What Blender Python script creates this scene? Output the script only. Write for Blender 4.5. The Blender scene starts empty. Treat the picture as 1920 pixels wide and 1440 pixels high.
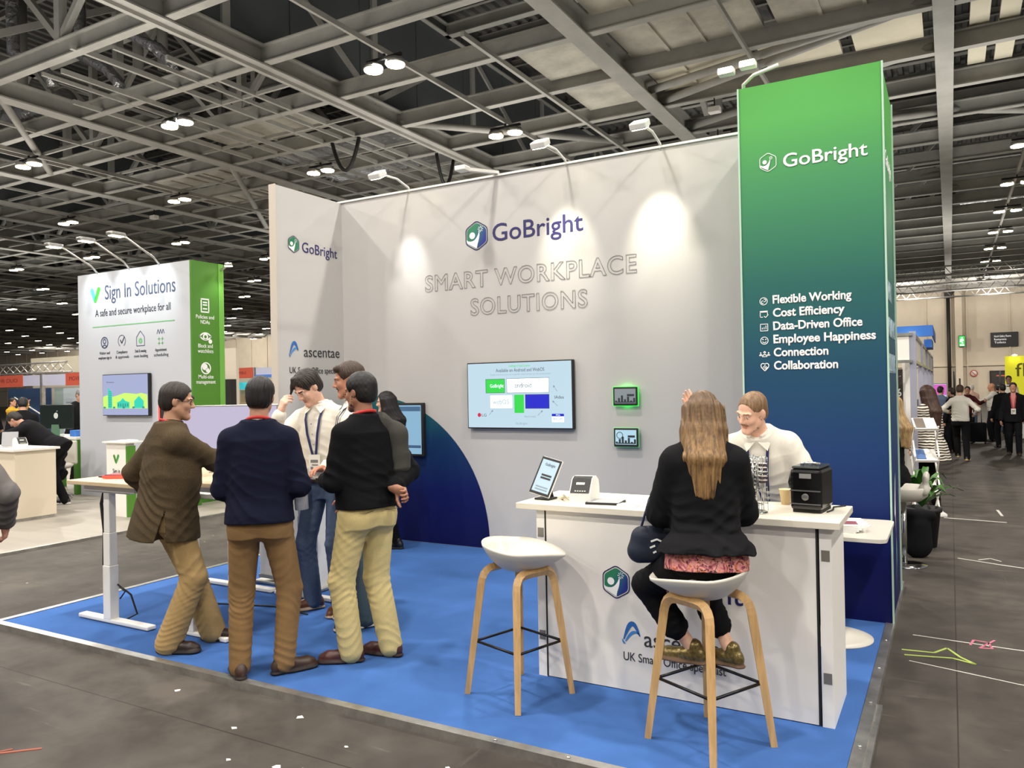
import bpy, bmesh, math, random
import numpy as np
from mathutils import Vector, Matrix, Euler

C = bpy.context.scene.collection
SC = bpy.context.scene

# ------------------------------------------------------------------ camera
cam_data = bpy.data.cameras.new('camera')
cam = bpy.data.objects.new('camera', cam_data)
C.objects.link(cam)
cam_data.sensor_fit = 'HORIZONTAL'
cam_data.sensor_width = 36.0
cam_data.lens = 36.0 * 1461.0 / 1920.0
cam_data.clip_start = 0.05
cam_data.clip_end = 400
YAW, PITCH, ROLL = 0.5124, 0.00541, -0.018666
_f = Vector((-math.sin(YAW) * math.cos(PITCH), math.cos(YAW) * math.cos(PITCH), math.sin(PITCH)))
_r = Vector((math.cos(YAW), math.sin(YAW), 0))
_u = _r.cross(_f)
_r2 = _r * math.cos(ROLL) + _u * math.sin(ROLL)
_u2 = _u * math.cos(ROLL) - _r * math.sin(ROLL)
_m = Matrix((_r2, _u2, -_f)).transposed().to_4x4()
_m.translation = Vector((0, 0, 1.70))
cam.matrix_world = _m
SC.camera = cam

# ------------------------------------------------------------------ world, exposure, hall lighting
world = bpy.data.worlds.new('world')
SC.world = world
world.use_nodes = True
_bg = world.node_tree.nodes['Background']
_bg.inputs[0].default_value = (1.0, 0.97, 0.93, 1)
_bg.inputs[1].default_value = 0.24
SC.view_settings.view_transform = 'Standard'
SC.view_settings.look = 'None'
SC.view_settings.gamma = 1.0
SC.view_settings.use_curve_mapping = False
SC.view_settings.exposure = 0.0


def lamp(name, loc, energy, color=(1, .95, .89), size=.45, target=None, kind='AREA', spot=60, blend=.5, parent=None):
    d = bpy.data.lights.new(name, kind)
    d.energy = energy
    d.color = color
    if kind == 'AREA':
        d.shape = 'DISK'
        d.size = size
    else:
        d.shadow_soft_size = size
    if kind == 'SPOT':
        d.spot_size = math.radians(spot)
        d.spot_blend = blend
    o = bpy.data.objects.new(name, d)
    C.objects.link(o)
    if parent:
        o.parent = parent
    o.location = loc
    if target is not None:
        o.rotation_euler = (Vector(target) - Vector(loc)).to_track_quat('-Z', 'Y').to_euler()
    return o


# the hall's own twin floodlights hang on a 7.2 x 5.6 m grid; those over and behind the stand are outside the frame
LAMP_X = [-11.2 + 7.2 * i for i in range(-1, 4)]
LAMP_Y = [-8.2, -2.6, 3.0, 8.6, 14.2]
for _x in LAMP_X:
    for _y in LAMP_Y:
        if _y > 14 and _x > 0:
            continue
        lamp('hall_flood_and_fill', (_x, _y, 9.2), 420, (1, .945, .875), .5)
for _x, _y in ((-25.6, 14.2), (-25.6, 25.4), (-11.2, 25.4), (-40, 19.8), (-40, 36.6), (-25.6, 42.2), (-11.2, 42.2), (3.2, 36.6), (3.2, 53.4), (-8, 58), (3, 70), (-30, 62), (-55, 30), (-55, 60), (-12, 70), (-32, 70), (-50, 70), (-68, 70), (-86, 70), (-104, 70), (-124, 70), (9, 70), (-3, 70)):
    lamp('hall_flood_and_fill', (_x, _y, 8.6), 700 if _y < 65 else (500 if _x > -5 else 1150), (1, .93, .84), .6, target=None if _y < 65 else (_x, 80, 4.5))  # the row nearest the far wall is added, aimed to brighten that wall

# added unseen uplights without fixtures, to brighten the roof steel from below
for _x, _y in ((-4, 8), (-16, 8), (-12, 20), (0, 24), (-28, 14), (-26, 30), (-44, 24), (-8, 36), (0, 46), (-40, 44), (-20, 52), (-66, 34), (-70, 58), (0, 64)):
    lamp('roof_fill', (_x, _y, 4.2), 360, (1, .97, .91), 8, target=(_x, _y, 12)).data.spread = math.radians(135)
# ------------------------------------------------------------------ materials
MATS = {}


def srgb(r, g, b):
    f = lambda c: (c / 255 / 12.92) if c / 255 <= .04045 else ((c / 255 + .055) / 1.055) ** 2.4
    return (f(r), f(g), f(b), 1)


def mat(name, col, rough=.6, metal=0, emit=None, es=0, noise=None, bump=None, spec=None, alpha=None, coat=0):
    """col is 0-255 sRGB. noise=(scale, amount, stretch xyz); bump=(scale, strength)."""
    if name in MATS:
        return MATS[name]
    m = bpy.data.materials.new(name)
    m.use_nodes = True
    nt = m.node_tree
    b = nt.nodes['Principled BSDF']
    c = srgb(*col)
    b.inputs['Base Color'].default_value = c
    b.inputs['Roughness'].default_value = rough
    b.inputs['Metallic'].default_value = metal
    if spec is not None:
        b.inputs['Specular IOR Level'].default_value = spec
    if coat:
        b.inputs['Coat Weight'].default_value = coat
    if emit is not None:
        b.inputs['Emission Color'].default_value = srgb(*emit)
        b.inputs['Emission Strength'].default_value = es
    if alpha is not None:
        b.inputs['Alpha'].default_value = alpha
    if noise or bump:
        tc = nt.nodes.new('ShaderNodeTexCoord')
        mp = nt.nodes.new('ShaderNodeMapping')
        nt.links.new(tc.outputs['Object'], mp.inputs[0])
    if noise:
        sc, am = noise[0], noise[1]
        if len(noise) > 2:
            mp.inputs['Scale'].default_value = noise[2]
        n = nt.nodes.new('ShaderNodeTexNoise')
        n.inputs['Scale'].default_value = sc
        n.inputs['Detail'].default_value = 5
        n.inputs['Roughness'].default_value = .65
        nt.links.new(mp.outputs[0], n.inputs['Vector'])
        mx = nt.nodes.new('ShaderNodeMixRGB')
        mx.inputs[1].default_value = tuple(max(0, v * (1 - am)) for v in c[:3]) + (1,)
        mx.inputs[2].default_value = tuple(min(1, v * (1 + am)) for v in c[:3]) + (1,)
        rp = nt.nodes.new('ShaderNodeMapRange')
        rp.inputs[1].default_value, rp.inputs[2].default_value = .3, .7
        nt.links.new(n.outputs['Fac'], rp.inputs[0])
        nt.links.new(rp.outputs[0], mx.inputs[0])
        nt.links.new(mx.outputs[0], b.inputs['Base Color'])
    if bump:
        n2 = nt.nodes.new('ShaderNodeTexNoise')
        n2.inputs['Scale'].default_value = bump[0]
        n2.inputs['Detail'].default_value = 4
        nt.links.new(mp.outputs[0], n2.inputs['Vector'])
        bp = nt.nodes.new('ShaderNodeBump')
        bp.inputs['Strength'].default_value = bump[1]
        bp.inputs['Distance'].default_value = bump[2] if len(bump) > 2 else .01
        nt.links.new(n2.outputs['Fac'], bp.inputs['Height'])
        nt.links.new(bp.outputs[0], b.inputs['Normal'])
    MATS[name] = m
    return m


def screen_mat(name, col, es=1.0):
    return mat(name, (10, 10, 12), .25, emit=col, es=es)


def gradient_mat(name, stops, z0, z1, rough=.55):
    """print whose colour runs with object height from z0 to z1"""
    m = bpy.data.materials.new(name)
    m.use_nodes = True
    nt = m.node_tree
    b = nt.nodes['Principled BSDF']
    b.inputs['Roughness'].default_value = rough
    b.inputs['Specular IOR Level'].default_value = .25
    tc = nt.nodes.new('ShaderNodeTexCoord')
    sp = nt.nodes.new('ShaderNodeSeparateXYZ')
    nt.links.new(tc.outputs['Object'], sp.inputs[0])
    mr = nt.nodes.new('ShaderNodeMapRange')
    mr.inputs[1].default_value, mr.inputs[2].default_value = z0, z1
    nt.links.new(sp.outputs['Z'], mr.inputs[0])
    cr = nt.nodes.new('ShaderNodeValToRGB')
    e = cr.color_ramp.elements
    while len(e) < len(stops):
        e.new(.5)
    for el, (p, c) in zip(e, stops):
        el.position = p
        el.color = srgb(*c)
    nt.links.new(mr.outputs[0], cr.inputs[0])
    nt.links.new(cr.outputs[0], b.inputs['Base Color'])
    return m


# ------------------------------------------------------------------ mesh collecting
class MB:
    def __init__(s):
        s.bm = bmesh.new()
        s.mi = 0

    def _tag(s, faces):
        for f in faces:
            f.material_index = s.mi

    def _new(s, geom):
        s._tag([g for g in geom if isinstance(g, bmesh.types.BMFace)])

    def box(s, x0, x1, y0, y1, z0, z1, bev=0, M=None):
        n0 = len(s.bm.faces)
        r = bmesh.ops.create_cube(s.bm, size=1)
        vs = r['verts']
        for v in vs:
            v.co = Vector(((x0 + x1) / 2 + v.co.x * (x1 - x0), (y0 + y1) / 2 + v.co.y * (y1 - y0), (z0 + z1) / 2 + v.co.z * (z1 - z0)))
            if M is not None:
                v.co = M @ v.co
        fs = {f for v in vs for f in v.link_faces}
        s._tag(fs)
        if bev:
            es = list({e for v in vs for e in v.link_edges})
            g = bmesh.ops.bevel(s.bm, geom=es, offset=bev, segments=2, affect='EDGES', profile=.5)
            s._tag(g['faces'])
        return s

    def beam(s, a, b, w, h=None, up=(0, 0, 1)):
        """box bar from a to b, w wide, h high"""
        a, b = Vector(a), Vector(b)
        h = h or w
        d = (b - a)
        L = d.length
        d.normalize()
        upv = Vector(up)
        if abs(d.dot(upv)) > .98:
            upv = Vector((1, 0, 0))
        x = d.cross(upv).normalized()
        z = x.cross(d)
        M = Matrix((x, d, z)).transposed().to_4x4()
        M.translation = a
        return s.box(-w / 2, w / 2, 0, L, -h / 2, h / 2, M=M)

    def ibeam(s, a, b, w, h, t=.03):
        """I section from a to b; a and b lie on the underside centre line"""
        a, b = Vector(a), Vector(b)
        d = (b - a)
        L = d.length
        d.normalize()
        x = d.cross(Vector((0, 0, 1))).normalized()
        z = x.cross(d)
        M = Matrix((x, d, z)).transposed().to_4x4()
        M.translation = a
        s.box(-w / 2, w / 2, 0, L, 0, t, M=M)
        s.box(-t / 2, t / 2, 0, L, t, h - t, M=M)
        s.box(-w / 2, w / 2, 0, L, h - t, h, M=M)
        return s

    def tube(s, pts, r, seg=8, cap=True, radii=None, phase=0.0, flat=False):
        pts = [Vector(p) for p in pts]
        rings = []
        n = len(pts)
        prev = None
        for i, p in enumerate(pts):
            d = (pts[min(i + 1, n - 1)] - pts[max(i - 1, 0)]).normalized()
            if prev is None:
                u = d.cross(Vector((0, 0, 1)))
                if u.length < .05:
                    u = d.cross(Vector((1, 0, 0)))
            else:
                u = prev - d * prev.dot(d)
            u.normalize()
            prev = u
            v = d.cross(u)
            rr = radii[i] if radii else r
            rings.append([s.bm.verts.new(p + (u * math.cos(2 * math.pi * k / seg + phase) + v * math.sin(2 * math.pi * k / seg + phase)) * rr) for k in range(seg)])
        fs = []
        for i in range(n - 1):
            for k in range(seg):
                fs.append(s.bm.faces.new((rings[i][k], rings[i][(k + 1) % seg], rings[i + 1][(k + 1) % seg], rings[i + 1][k])))
        if cap:
            fs.append(s.bm.faces.new(rings[0][::-1]))
            fs.append(s.bm.faces.new(rings[-1]))
        s._tag(fs)
        for f in fs:
            f.smooth = not flat
        return s

    def lathe(s, prof, c=(0, 0, 0), seg=24, M=None):
        """prof: list of (r, z)"""
        c = Vector(c)
        rings = []
        for r, z in prof:
            ring = []
            for k in range(seg):
                p = Vector((r * math.cos(2 * math.pi * k / seg), r * math.sin(2 * math.pi * k / seg), z)) + c
                ring.append(s.bm.verts.new(M @ p if M is not None else p))
            rings.append(ring)
        fs = []
        for i in range(len(rings) - 1):
            for k in range(seg):
                fs.append(s.bm.faces.new((rings[i][k], rings[i][(k + 1) % seg], rings[i + 1][(k + 1) % seg], rings[i + 1][k])))
        fs.append(s.bm.faces.new(rings[0][::-1]))
        fs.append(s.bm.faces.new(rings[-1]))
        s._tag(fs)
        for f in fs:
            f.smooth = True
        return s

    def poly(s, pts, depth=0, n=None):
        """flat polygon (any plane), thickened by depth along n"""
        vs = [s.bm.verts.new(Vector(p)) for p in pts]
        f = s.bm.faces.new(vs)
        fs = [f]
        if depth:
            nn = Vector(n) * depth
            vs2 = [s.bm.verts.new(v.co + nn) for v in vs]
            fs.append(s.bm.faces.new(vs2[::-1]))
            for i in range(len(vs)):
                j = (i + 1) % len(vs)
                fs.append(s.bm.faces.new((vs[j], vs[i], vs2[i], vs2[j])))
        s._tag(fs)
        return s

    def grid(s, P, close_u=False):
        """P: rows of points"""
        R = [[s.bm.verts.new(Vector(p)) for p in row] for row in P]
        fs = []
        for i in range(len(R) - 1):
            m = len(R[i])
            for k in range(m if close_u else m - 1):
                fs.append(s.bm.faces.new((R[i][k], R[i][(k + 1) % m], R[i + 1][(k + 1) % m], R[i + 1][k])))
        s._tag(fs)
        for f in fs:
            f.smooth = True
        return s

    def build(s, name, mats, parent=None, smooth=False, recalc=True):
        me = bpy.data.meshes.new(name)
        if recalc:
            bmesh.ops.recalc_face_normals(s.bm, faces=s.bm.faces[:])
        s.bm.to_mesh(me)
        s.bm.free()
        if not isinstance(mats, (list, tuple)):
            mats = [mats]
        for m in mats:
            me.materials.append(m)
        if smooth:
            for p in me.polygons:
                p.use_smooth = True
        o = bpy.data.objects.new(name, me)
        C.objects.link(o)
        if parent:
            o.parent = parent
        return o


def tag(o, label=None, cat=None, group=None, kind=None):
    if label:
        o['label'] = label
    if cat:
        o['category'] = cat
    if group:
        o['group'] = group
    if kind:
        o['kind'] = kind
    return o


def thing(name, label, cat, loc=(0, 0, 0), rz=0, group=None):
    o = bpy.data.objects.new(name, None)
    o.empty_display_size = .1
    C.objects.link(o)
    o.location = loc
    o.rotation_euler = (0, 0, rz)
    return tag(o, label, cat, group)


def struct(o, label=None):
    o['kind'] = 'structure'
    if label:
        o['label'] = label
    return o


def dup(root, loc=None, rz=None, label=None, group=None):
    r = root.copy()
    C.objects.link(r)
    if loc is not None:
        r.location = loc
    if rz is not None:
        r.rotation_euler = (0, 0, rz)
    if label:
        r['label'] = label
    if group:
        r['group'] = group
    for ch in list(root.children):
        c = ch.copy()
        C.objects.link(c)
        c.parent = r
        for g in list(ch.children):
            d = g.copy()
            C.objects.link(d)
            d.parent = c
    return r


def frame(P, X, Z):
    """matrix with text x along X, text y along Z, normal toward viewer"""
    X, Z = Vector(X).normalized(), Vector(Z).normalized()
    N = X.cross(Z)
    M = Matrix((X, Z, N)).transposed().to_4x4()
    M.translation = Vector(P)
    return M


def text(s, M, size, m, parent=None, width=None, name='lettering', off=0, depth=.002, outline=0, align='LEFT', spacing=1.0, line=1.0, bold=0):
    """off and bold are fractions of the letter size"""
    cu = bpy.data.curves.new('lettering', 'FONT')
    cu.body = s
    cu.size = size
    cu.offset = off * size
    cu.align_x = align
    cu.space_character = spacing
    cu.space_line = line
    cu.resolution_u = 4
    if outline:
        cu.fill_mode = 'NONE'
        cu.bevel_depth = outline
        cu.bevel_resolution = 0
    else:
        cu.extrude = depth / 2
    t = bpy.data.objects.new('tmp', cu)
    C.objects.link(t)
    bpy.context.view_layer.update()
    dg = bpy.context.evaluated_depsgraph_get()
    me = bpy.data.meshes.new_from_object(t.evaluated_get(dg))
    if bold:
        bmj = bmesh.new()
        bmj.from_mesh(me)
        cu.fill_mode = 'NONE'
        cu.extrude = 0
        cu.bevel_depth = bold * size
        cu.bevel_resolution = 0
        bpy.context.view_layer.update()
        me2 = bpy.data.meshes.new_from_object(t.evaluated_get(bpy.context.evaluated_depsgraph_get()))
        co2 = np.empty(len(me2.vertices) * 3, np.float32)
        me2.vertices.foreach_get('co', co2)
        co2 = co2.reshape(-1, 3)
        co2[:, 2] *= .08
        me2.vertices.foreach_set('co', co2.ravel())
        bmj.from_mesh(me2)
        bmj.to_mesh(me)
        bmj.free()
        bpy.data.meshes.remove(me2)
    bpy.data.objects.remove(t)
    n = len(me.vertices)
    if n == 0:
        return None
    co = np.empty(n * 3, np.float32)
    me.vertices.foreach_get('co', co)
    co = co.reshape(-1, 3)
    if width:
        w = co[:, 0].max() - co[:, 0].min()
        if align == 'LEFT':
            co[:, 0] -= co[:, 0].min()
        co[:, 0] *= width / w
    A = np.array(M)
    co = co @ A[:3, :3].T + A[:3, 3]
    me.vertices.foreach_set('co', co.astype(np.float32).ravel())
    me.materials.clear()
    me.materials.append(m)
    me.update()
    o = bpy.data.objects.new(name, me)
    C.objects.link(o)
    if parent:
        o.parent = parent
    return o
# ------------------------------------------------------------------ bodies grown from distance fields
def _smin(a, b, k):
    h = np.maximum(k - np.abs(a - b), 0)
    return np.minimum(a, b) - h * h * (.25 / k)


class SDF:
    def __init__(s):
        s.p = []

    def _add(s, f, lo, hi, k, m, op, disp):
        s.p.append((f, np.array(lo, float), np.array(hi, float), k, m, op, disp))

    def rc(s, a, b, ra, rb=None, k=.02, m=0, op='u', disp=None, flat=None, n=None):
        """tapered capsule; flat = thickness factor along axis n"""
        rb = ra if rb is None else rb
        a, b = np.array(a, np.float32), np.array(b, np.float32)
        ba = b - a
        l2 = max(float(ba @ ba), 1e-9)
        nn = None
        if flat:
            nn = np.array(n, np.float32)
            nn = nn / np.linalg.norm(nn)

        def f(P):
            pa = P - a
            if nn is not None:
                q = pa @ nn
                pa = pa + (q * (1 / flat - 1))[..., None] * nn
            t = np.clip((pa @ ba) / l2, 0, 1)
            d = np.sqrt(((pa - t[..., None] * ba) ** 2).sum(-1)) - (ra + (rb - ra) * t)
            return d * flat if nn is not None else d
        R = max(ra, rb)
        s._add(f, np.minimum(a, b) - R, np.maximum(a, b) + R, k, m, op, disp)
        return s

    def ell(s, c, r, R=None, k=.02, m=0, op='u', disp=None):
        c, r = np.array(c, np.float32), np.array(r, np.float32)
        Rm = np.eye(3, dtype=np.float32) if R is None else np.array(R, np.float32)

        def f(P):
            q = (P - c) @ Rm
            k0 = np.sqrt(((q / r) ** 2).sum(-1))
            k1 = np.sqrt(((q / (r * r)) ** 2).sum(-1)) + 1e-9
            return k0 * (k0 - 1) / k1
        ext = np.sqrt(((Rm * r) ** 2).sum(1))
        s._add(f, c - ext, c + ext, k, m, op, disp)
        return s

    def loft(s, sl, T=None, n=2.3, k=.02, m=0, op='u', disp=None, cut=None):
        """sl: (z, cx, cy, rx, ry) slices in a frame T (4x4 to local)"""
        sl = np.array(sl, np.float32)
        T = np.eye(4) if T is None else np.array(T)
        Ti = np.linalg.inv(T).astype(np.float32)
        zs = sl[:, 0]

        def f(P):
            q = P @ Ti[:3, :3].T + Ti[:3, 3]
            z = q[..., 2]
            cx, cy, rx, ry = (np.interp(z, zs, sl[:, i]).astype(np.float32) for i in (1, 2, 3, 4))
            e = ((np.abs(q[..., 0] - cx) / rx) ** n + (np.abs(q[..., 1] - cy) / ry) ** n) ** (1 / n)
            d = (e - 1) * np.minimum(rx, ry)
            d = np.maximum(d, np.maximum(zs[0] - z, z - zs[-1]))
            if cut is not None:
                d = np.maximum(d, cut(q))
            return d
        cs = []
        for z, cx, cy, rx, ry in sl:
            for sx in (-1, 1):
                for sy in (-1, 1):
                    cs.append((T @ np.array([cx + sx * rx, cy + sy * ry, z, 1]))[:3])
        cs = np.array(cs)
        s._add(f, cs.min(0), cs.max(0), k, m, op, disp)
        return s

    def mesh(s, name, h, mats, parent=None, post=None):
        lo = np.min([p[1] for p in s.p if p[5] == 'u'], 0) - 4 * h - .02
        hi = np.max([p[2] for p in s.p if p[5] == 'u'], 0) + 4 * h + .02
        n = np.ceil((hi - lo) / h).astype(int) + 1
        D = np.full(n, .5, np.float32)
        L = np.zeros(n, np.int8)
        ax = [(lo[i] + h * np.arange(n[i])).astype(np.float32) for i in range(3)]
        for f, plo, phi, k, m, op, disp in s.p:
            mg = k + 3 * h + (.03 if disp else 0)
            i0 = np.clip(((plo - mg - lo) / h).astype(int), 0, n - 1)
            i1 = np.clip(((phi + mg - lo) / h).astype(int) + 2, 1, n)
            sl = tuple(slice(i0[i], i1[i]) for i in range(3))
            if min(i1 - i0) <= 0:
                continue
            P = np.stack(np.meshgrid(ax[0][sl[0]], ax[1][sl[1]], ax[2][sl[2]], indexing='ij'), -1)
            d = f(P)
            if disp is not None:
                d = d + disp(P)
            d = d.astype(np.float32)
            Ds = D[sl]
            if op == 'u':
                L[sl] = np.where(d < Ds, m, L[sl])
                D[sl] = _smin(Ds, d, k)
            elif op == 'p':      # paint only
                L[sl] = np.where(d < 0, m, L[sl])
            else:
                D[sl] = -_smin(-Ds, d, k)
        return nets(name, D, L, lo, h, mats, parent, post)


_CO = np.array([(i, j, k) for i in (0, 1) for j in (0, 1) for k in (0, 1)])
_ED = [(a, b) for a in range(8) for b in range(a + 1, 8) if np.abs(_CO[a] - _CO[b]).sum() == 1]


def nets(name, D, L, lo, h, mats, parent, post=None):
    S = D < 0
    c = np.zeros(np.array(D.shape) - 1, np.int8)
    nx, ny, nz = D.shape
    for o in _CO:
        c += S[o[0]:nx - 1 + o[0], o[1]:ny - 1 + o[1], o[2]:nz - 1 + o[2]]
    act = np.argwhere((c > 0) & (c < 8))
    idx = np.full(c.shape, -1, np.int32)
    idx[tuple(act.T)] = np.arange(len(act))
    V = np.stack([D[tuple((act + o).T)] for o in _CO], 1)
    pos = np.zeros((len(act), 3), np.float32)
    cnt = np.zeros(len(act), np.float32)
    for a, b in _ED:
        va, vb = V[:, a], V[:, b]
        q = (va < 0) != (vb < 0)
        t = np.where(q, va / np.where(q, va - vb, 1), 0)[:, None]
        p = _CO[a] + t * (_CO[b] - _CO[a])
        pos += np.where(q[:, None], p, 0)
        cnt += q
    verts = lo + h * (act + pos / cnt[:, None])
    faces = []
    for axi in range(3):
        u, v = [(1, 2), (2, 0), (0, 1)][axi]
        sh = list(D.shape)
        s0 = [slice(None)] * 3
        s1 = [slice(None)] * 3
        s0[axi] = slice(0, sh[axi] - 1)
        s1[axi] = slice(1, sh[axi])
        A, B = S[tuple(s0)], S[tuple(s1)]
        e = np.argwhere(A != B)
        e = e[(e[:, u] > 0) & (e[:, v] > 0) & (e[:, u] < sh[u] - 1) & (e[:, v] < sh[v] - 1)]
        if not len(e):
            continue
        flip = A[tuple(e.T)]
        du = np.zeros(3, int)
        du[u] = 1
        dv = np.zeros(3, int)
        dv[v] = 1
        q = np.stack([idx[tuple((e - du - dv).T)], idx[tuple((e - dv).T)], idx[tuple(e.T)], idx[tuple((e - du).T)]], 1)
        q = np.where(flip[:, None], q, q[:, ::-1])
        faces.append(q)
    F = np.concatenate(faces) if faces else np.zeros((0, 4), int)
    F = F[(F >= 0).all(1)]
    if post is not None:
        verts = post(verts)
    me = bpy.data.meshes.new(name)
    me.vertices.add(len(verts))
    me.vertices.foreach_set('co', verts.astype(np.float32).ravel())
    me.loops.add(len(F) * 4)
    me.loops.foreach_set('vertex_index', F.astype(np.int32).ravel())
    me.polygons.add(len(F))
    me.polygons.foreach_set('loop_start', np.arange(0, len(F) * 4, 4, dtype=np.int32))
    try:
        me.polygons.foreach_set('loop_total', np.full(len(F), 4, np.int32))
    except Exception:
        pass
    lab = L[tuple(act.T)]
    lab1 = np.max(np.stack([L[tuple((act + o).T)] for o in (_CO[0], _CO[7])], 1), 1) if len(mats) > 1 else lab
    me.polygons.foreach_set('material_index', lab1[F[:, 0]].astype(np.int32))
    me.polygons.foreach_set('use_smooth', np.ones(len(F), bool))
    for m in mats:
        me.materials.append(m)
    me.update(calc_edges=True)
    me.validate()
    o = bpy.data.objects.new(name, me)
    C.objects.link(o)
    if parent:
        o.parent = parent
    return o


def _rot(yaw=0, pitch=0, roll=0):
    """yaw: to own left positive; pitch: forward/down positive; roll: to own right positive (degrees)"""
    return np.array(Matrix.Rotation(math.radians(yaw), 3, 'Z') @ Matrix.Rotation(math.radians(-pitch), 3, 'X') @ Matrix.Rotation(math.radians(roll), 3, 'Y'))


def _ik(a, c, l1, l2, pole):
    a, c = np.array(a, float), np.array(c, float)
    d = c - a
    L = np.linalg.norm(d)
    u = d / L
    if L > (l1 + l2) * .999:
        c = a + u * (l1 + l2) * .999
        L = (l1 + l2) * .999
    x = (l1 * l1 - l2 * l2 + L * L) / (2 * L)
    y = math.sqrt(max(l1 * l1 - x * x, 0))
    p = np.array(pole, float)
    p = p - u * (p @ u)
    p /= np.linalg.norm(p) + 1e-9
    return a + u * x + p * y, c


def _folds(joints, axis, amp, freq, w=.16, seed=0, base=.25, side=None):
    """cloth folds: ridges across the axis, strongest near the given joints"""
    rs = np.random.RandomState(seed)
    J = [np.array(j, np.float32) for j in joints]
    ax = np.array(axis, np.float32)
    ax = ax / np.linalg.norm(ax)
    sd = rs.randn(3).astype(np.float32)
    sd = sd - ax * (sd @ ax)
    sd = sd / np.linalg.norm(sd)
    sd2 = np.cross(ax, sd)
    ph = rs.rand(6).astype(np.float32) * 6.28

    def f(P):
        u = P @ ax
        a = P @ sd
        b = P @ sd2
        wt = np.float32(base)
        for j in J:
            wt = wt + np.exp(-((u - j @ ax) / w) ** 2)
        wob = .03 * np.sin(17 * a + ph[0] + 6 * u) + .026 * np.sin(19 * b + ph[1] - 5 * u)
        r1 = 1 - np.abs(np.sin(.5 * freq * (u + wob + .55 * a) + ph[2])) * 2
        r2 = 1 - np.abs(np.sin(.37 * freq * (u - .6 * b - wob) + ph[3])) * 2
        m1 = .5 + .5 * np.sin(11 * a + 8 * u + ph[4])
        m2 = .5 + .5 * np.sin(12 * b - 9 * u + ph[5])
        g = r1 * m1 + r2 * m2 + .35 * np.sin(13 * u + 9 * a + ph[5])
        return (-amp * np.minimum(wt, 1.15) * g).astype(np.float32)
    return f


def hand(S, W, d, n, side, s=1.0, curl=.35, m=0, pinch=False):
    """wrist W, finger direction d, palm faces n"""
    d = np.array(d, float)
    d /= np.linalg.norm(d)
    n = np.array(n, float)
    n = n - d * (n @ d)
    n /= np.linalg.norm(n)
    t = np.cross(d, n) * side
    W = np.array(W, float)
    q = lambda a, b, c=0: W + s * (d * a + t * b + n * c)
    S.rc(q(-.03, 0), q(.02, 0), .027 * s, .026 * s, k=.015, m=m, flat=.8, n=n)
    S.rc(q(.015, .012), q(.08, .026), .016 * s, .0145 * s, k=.02, m=m)
    S.rc(q(.015, -.01), q(.075, -.024), .016 * s, .0135 * s, k=.02, m=m)
    S.rc(q(.02, 0), q(.08, .002), .016 * s, .0145 * s, k=.02, m=m)
    bs = ((.086, .029), (.091, .009), (.087, -.0105), (.078, -.0285))
    ln = (.072, .08, .074, .057)
    for i in range(4):
        p = q(*bs[i])
        cc = curl * (1 + .12 * i) if not (pinch and i == 0) else curl * .15
        a = 0.0
        fan = (bs[i][1]) * 2.2 * (1 - min(cc, 1))
        for j, fr in enumerate((.44, .31, .25)):
            a += cc * (.75, 1.15, .8)[j]
            dv = d * math.cos(a) + n * math.sin(a) + t * fan
            dv /= np.linalg.norm(dv)
            e = p + dv * ln[i] * fr * s
            r0 = (.0092, .0084, .0076, .0068)
            S.rc(p, e, r0[j] * s, r0[j + 1] * s, k=.005 if j else .008, m=m)
            p = e
    p = q(.022, .022, .004)
    for dv, L, r in (((.62, .72, .3), .044, .0125), ((.86, .42, .32), .034, .0105), ((.95, .15, .3), .027, .009)):
        v = d * dv[0] + t * dv[1] + n * dv[2] * (1 + curl)
        v /= np.linalg.norm(v)
        e = p + v * L * s
        S.rc(p, e, r * s, r * .88 * s, k=.008, m=m)
        p = e


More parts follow.
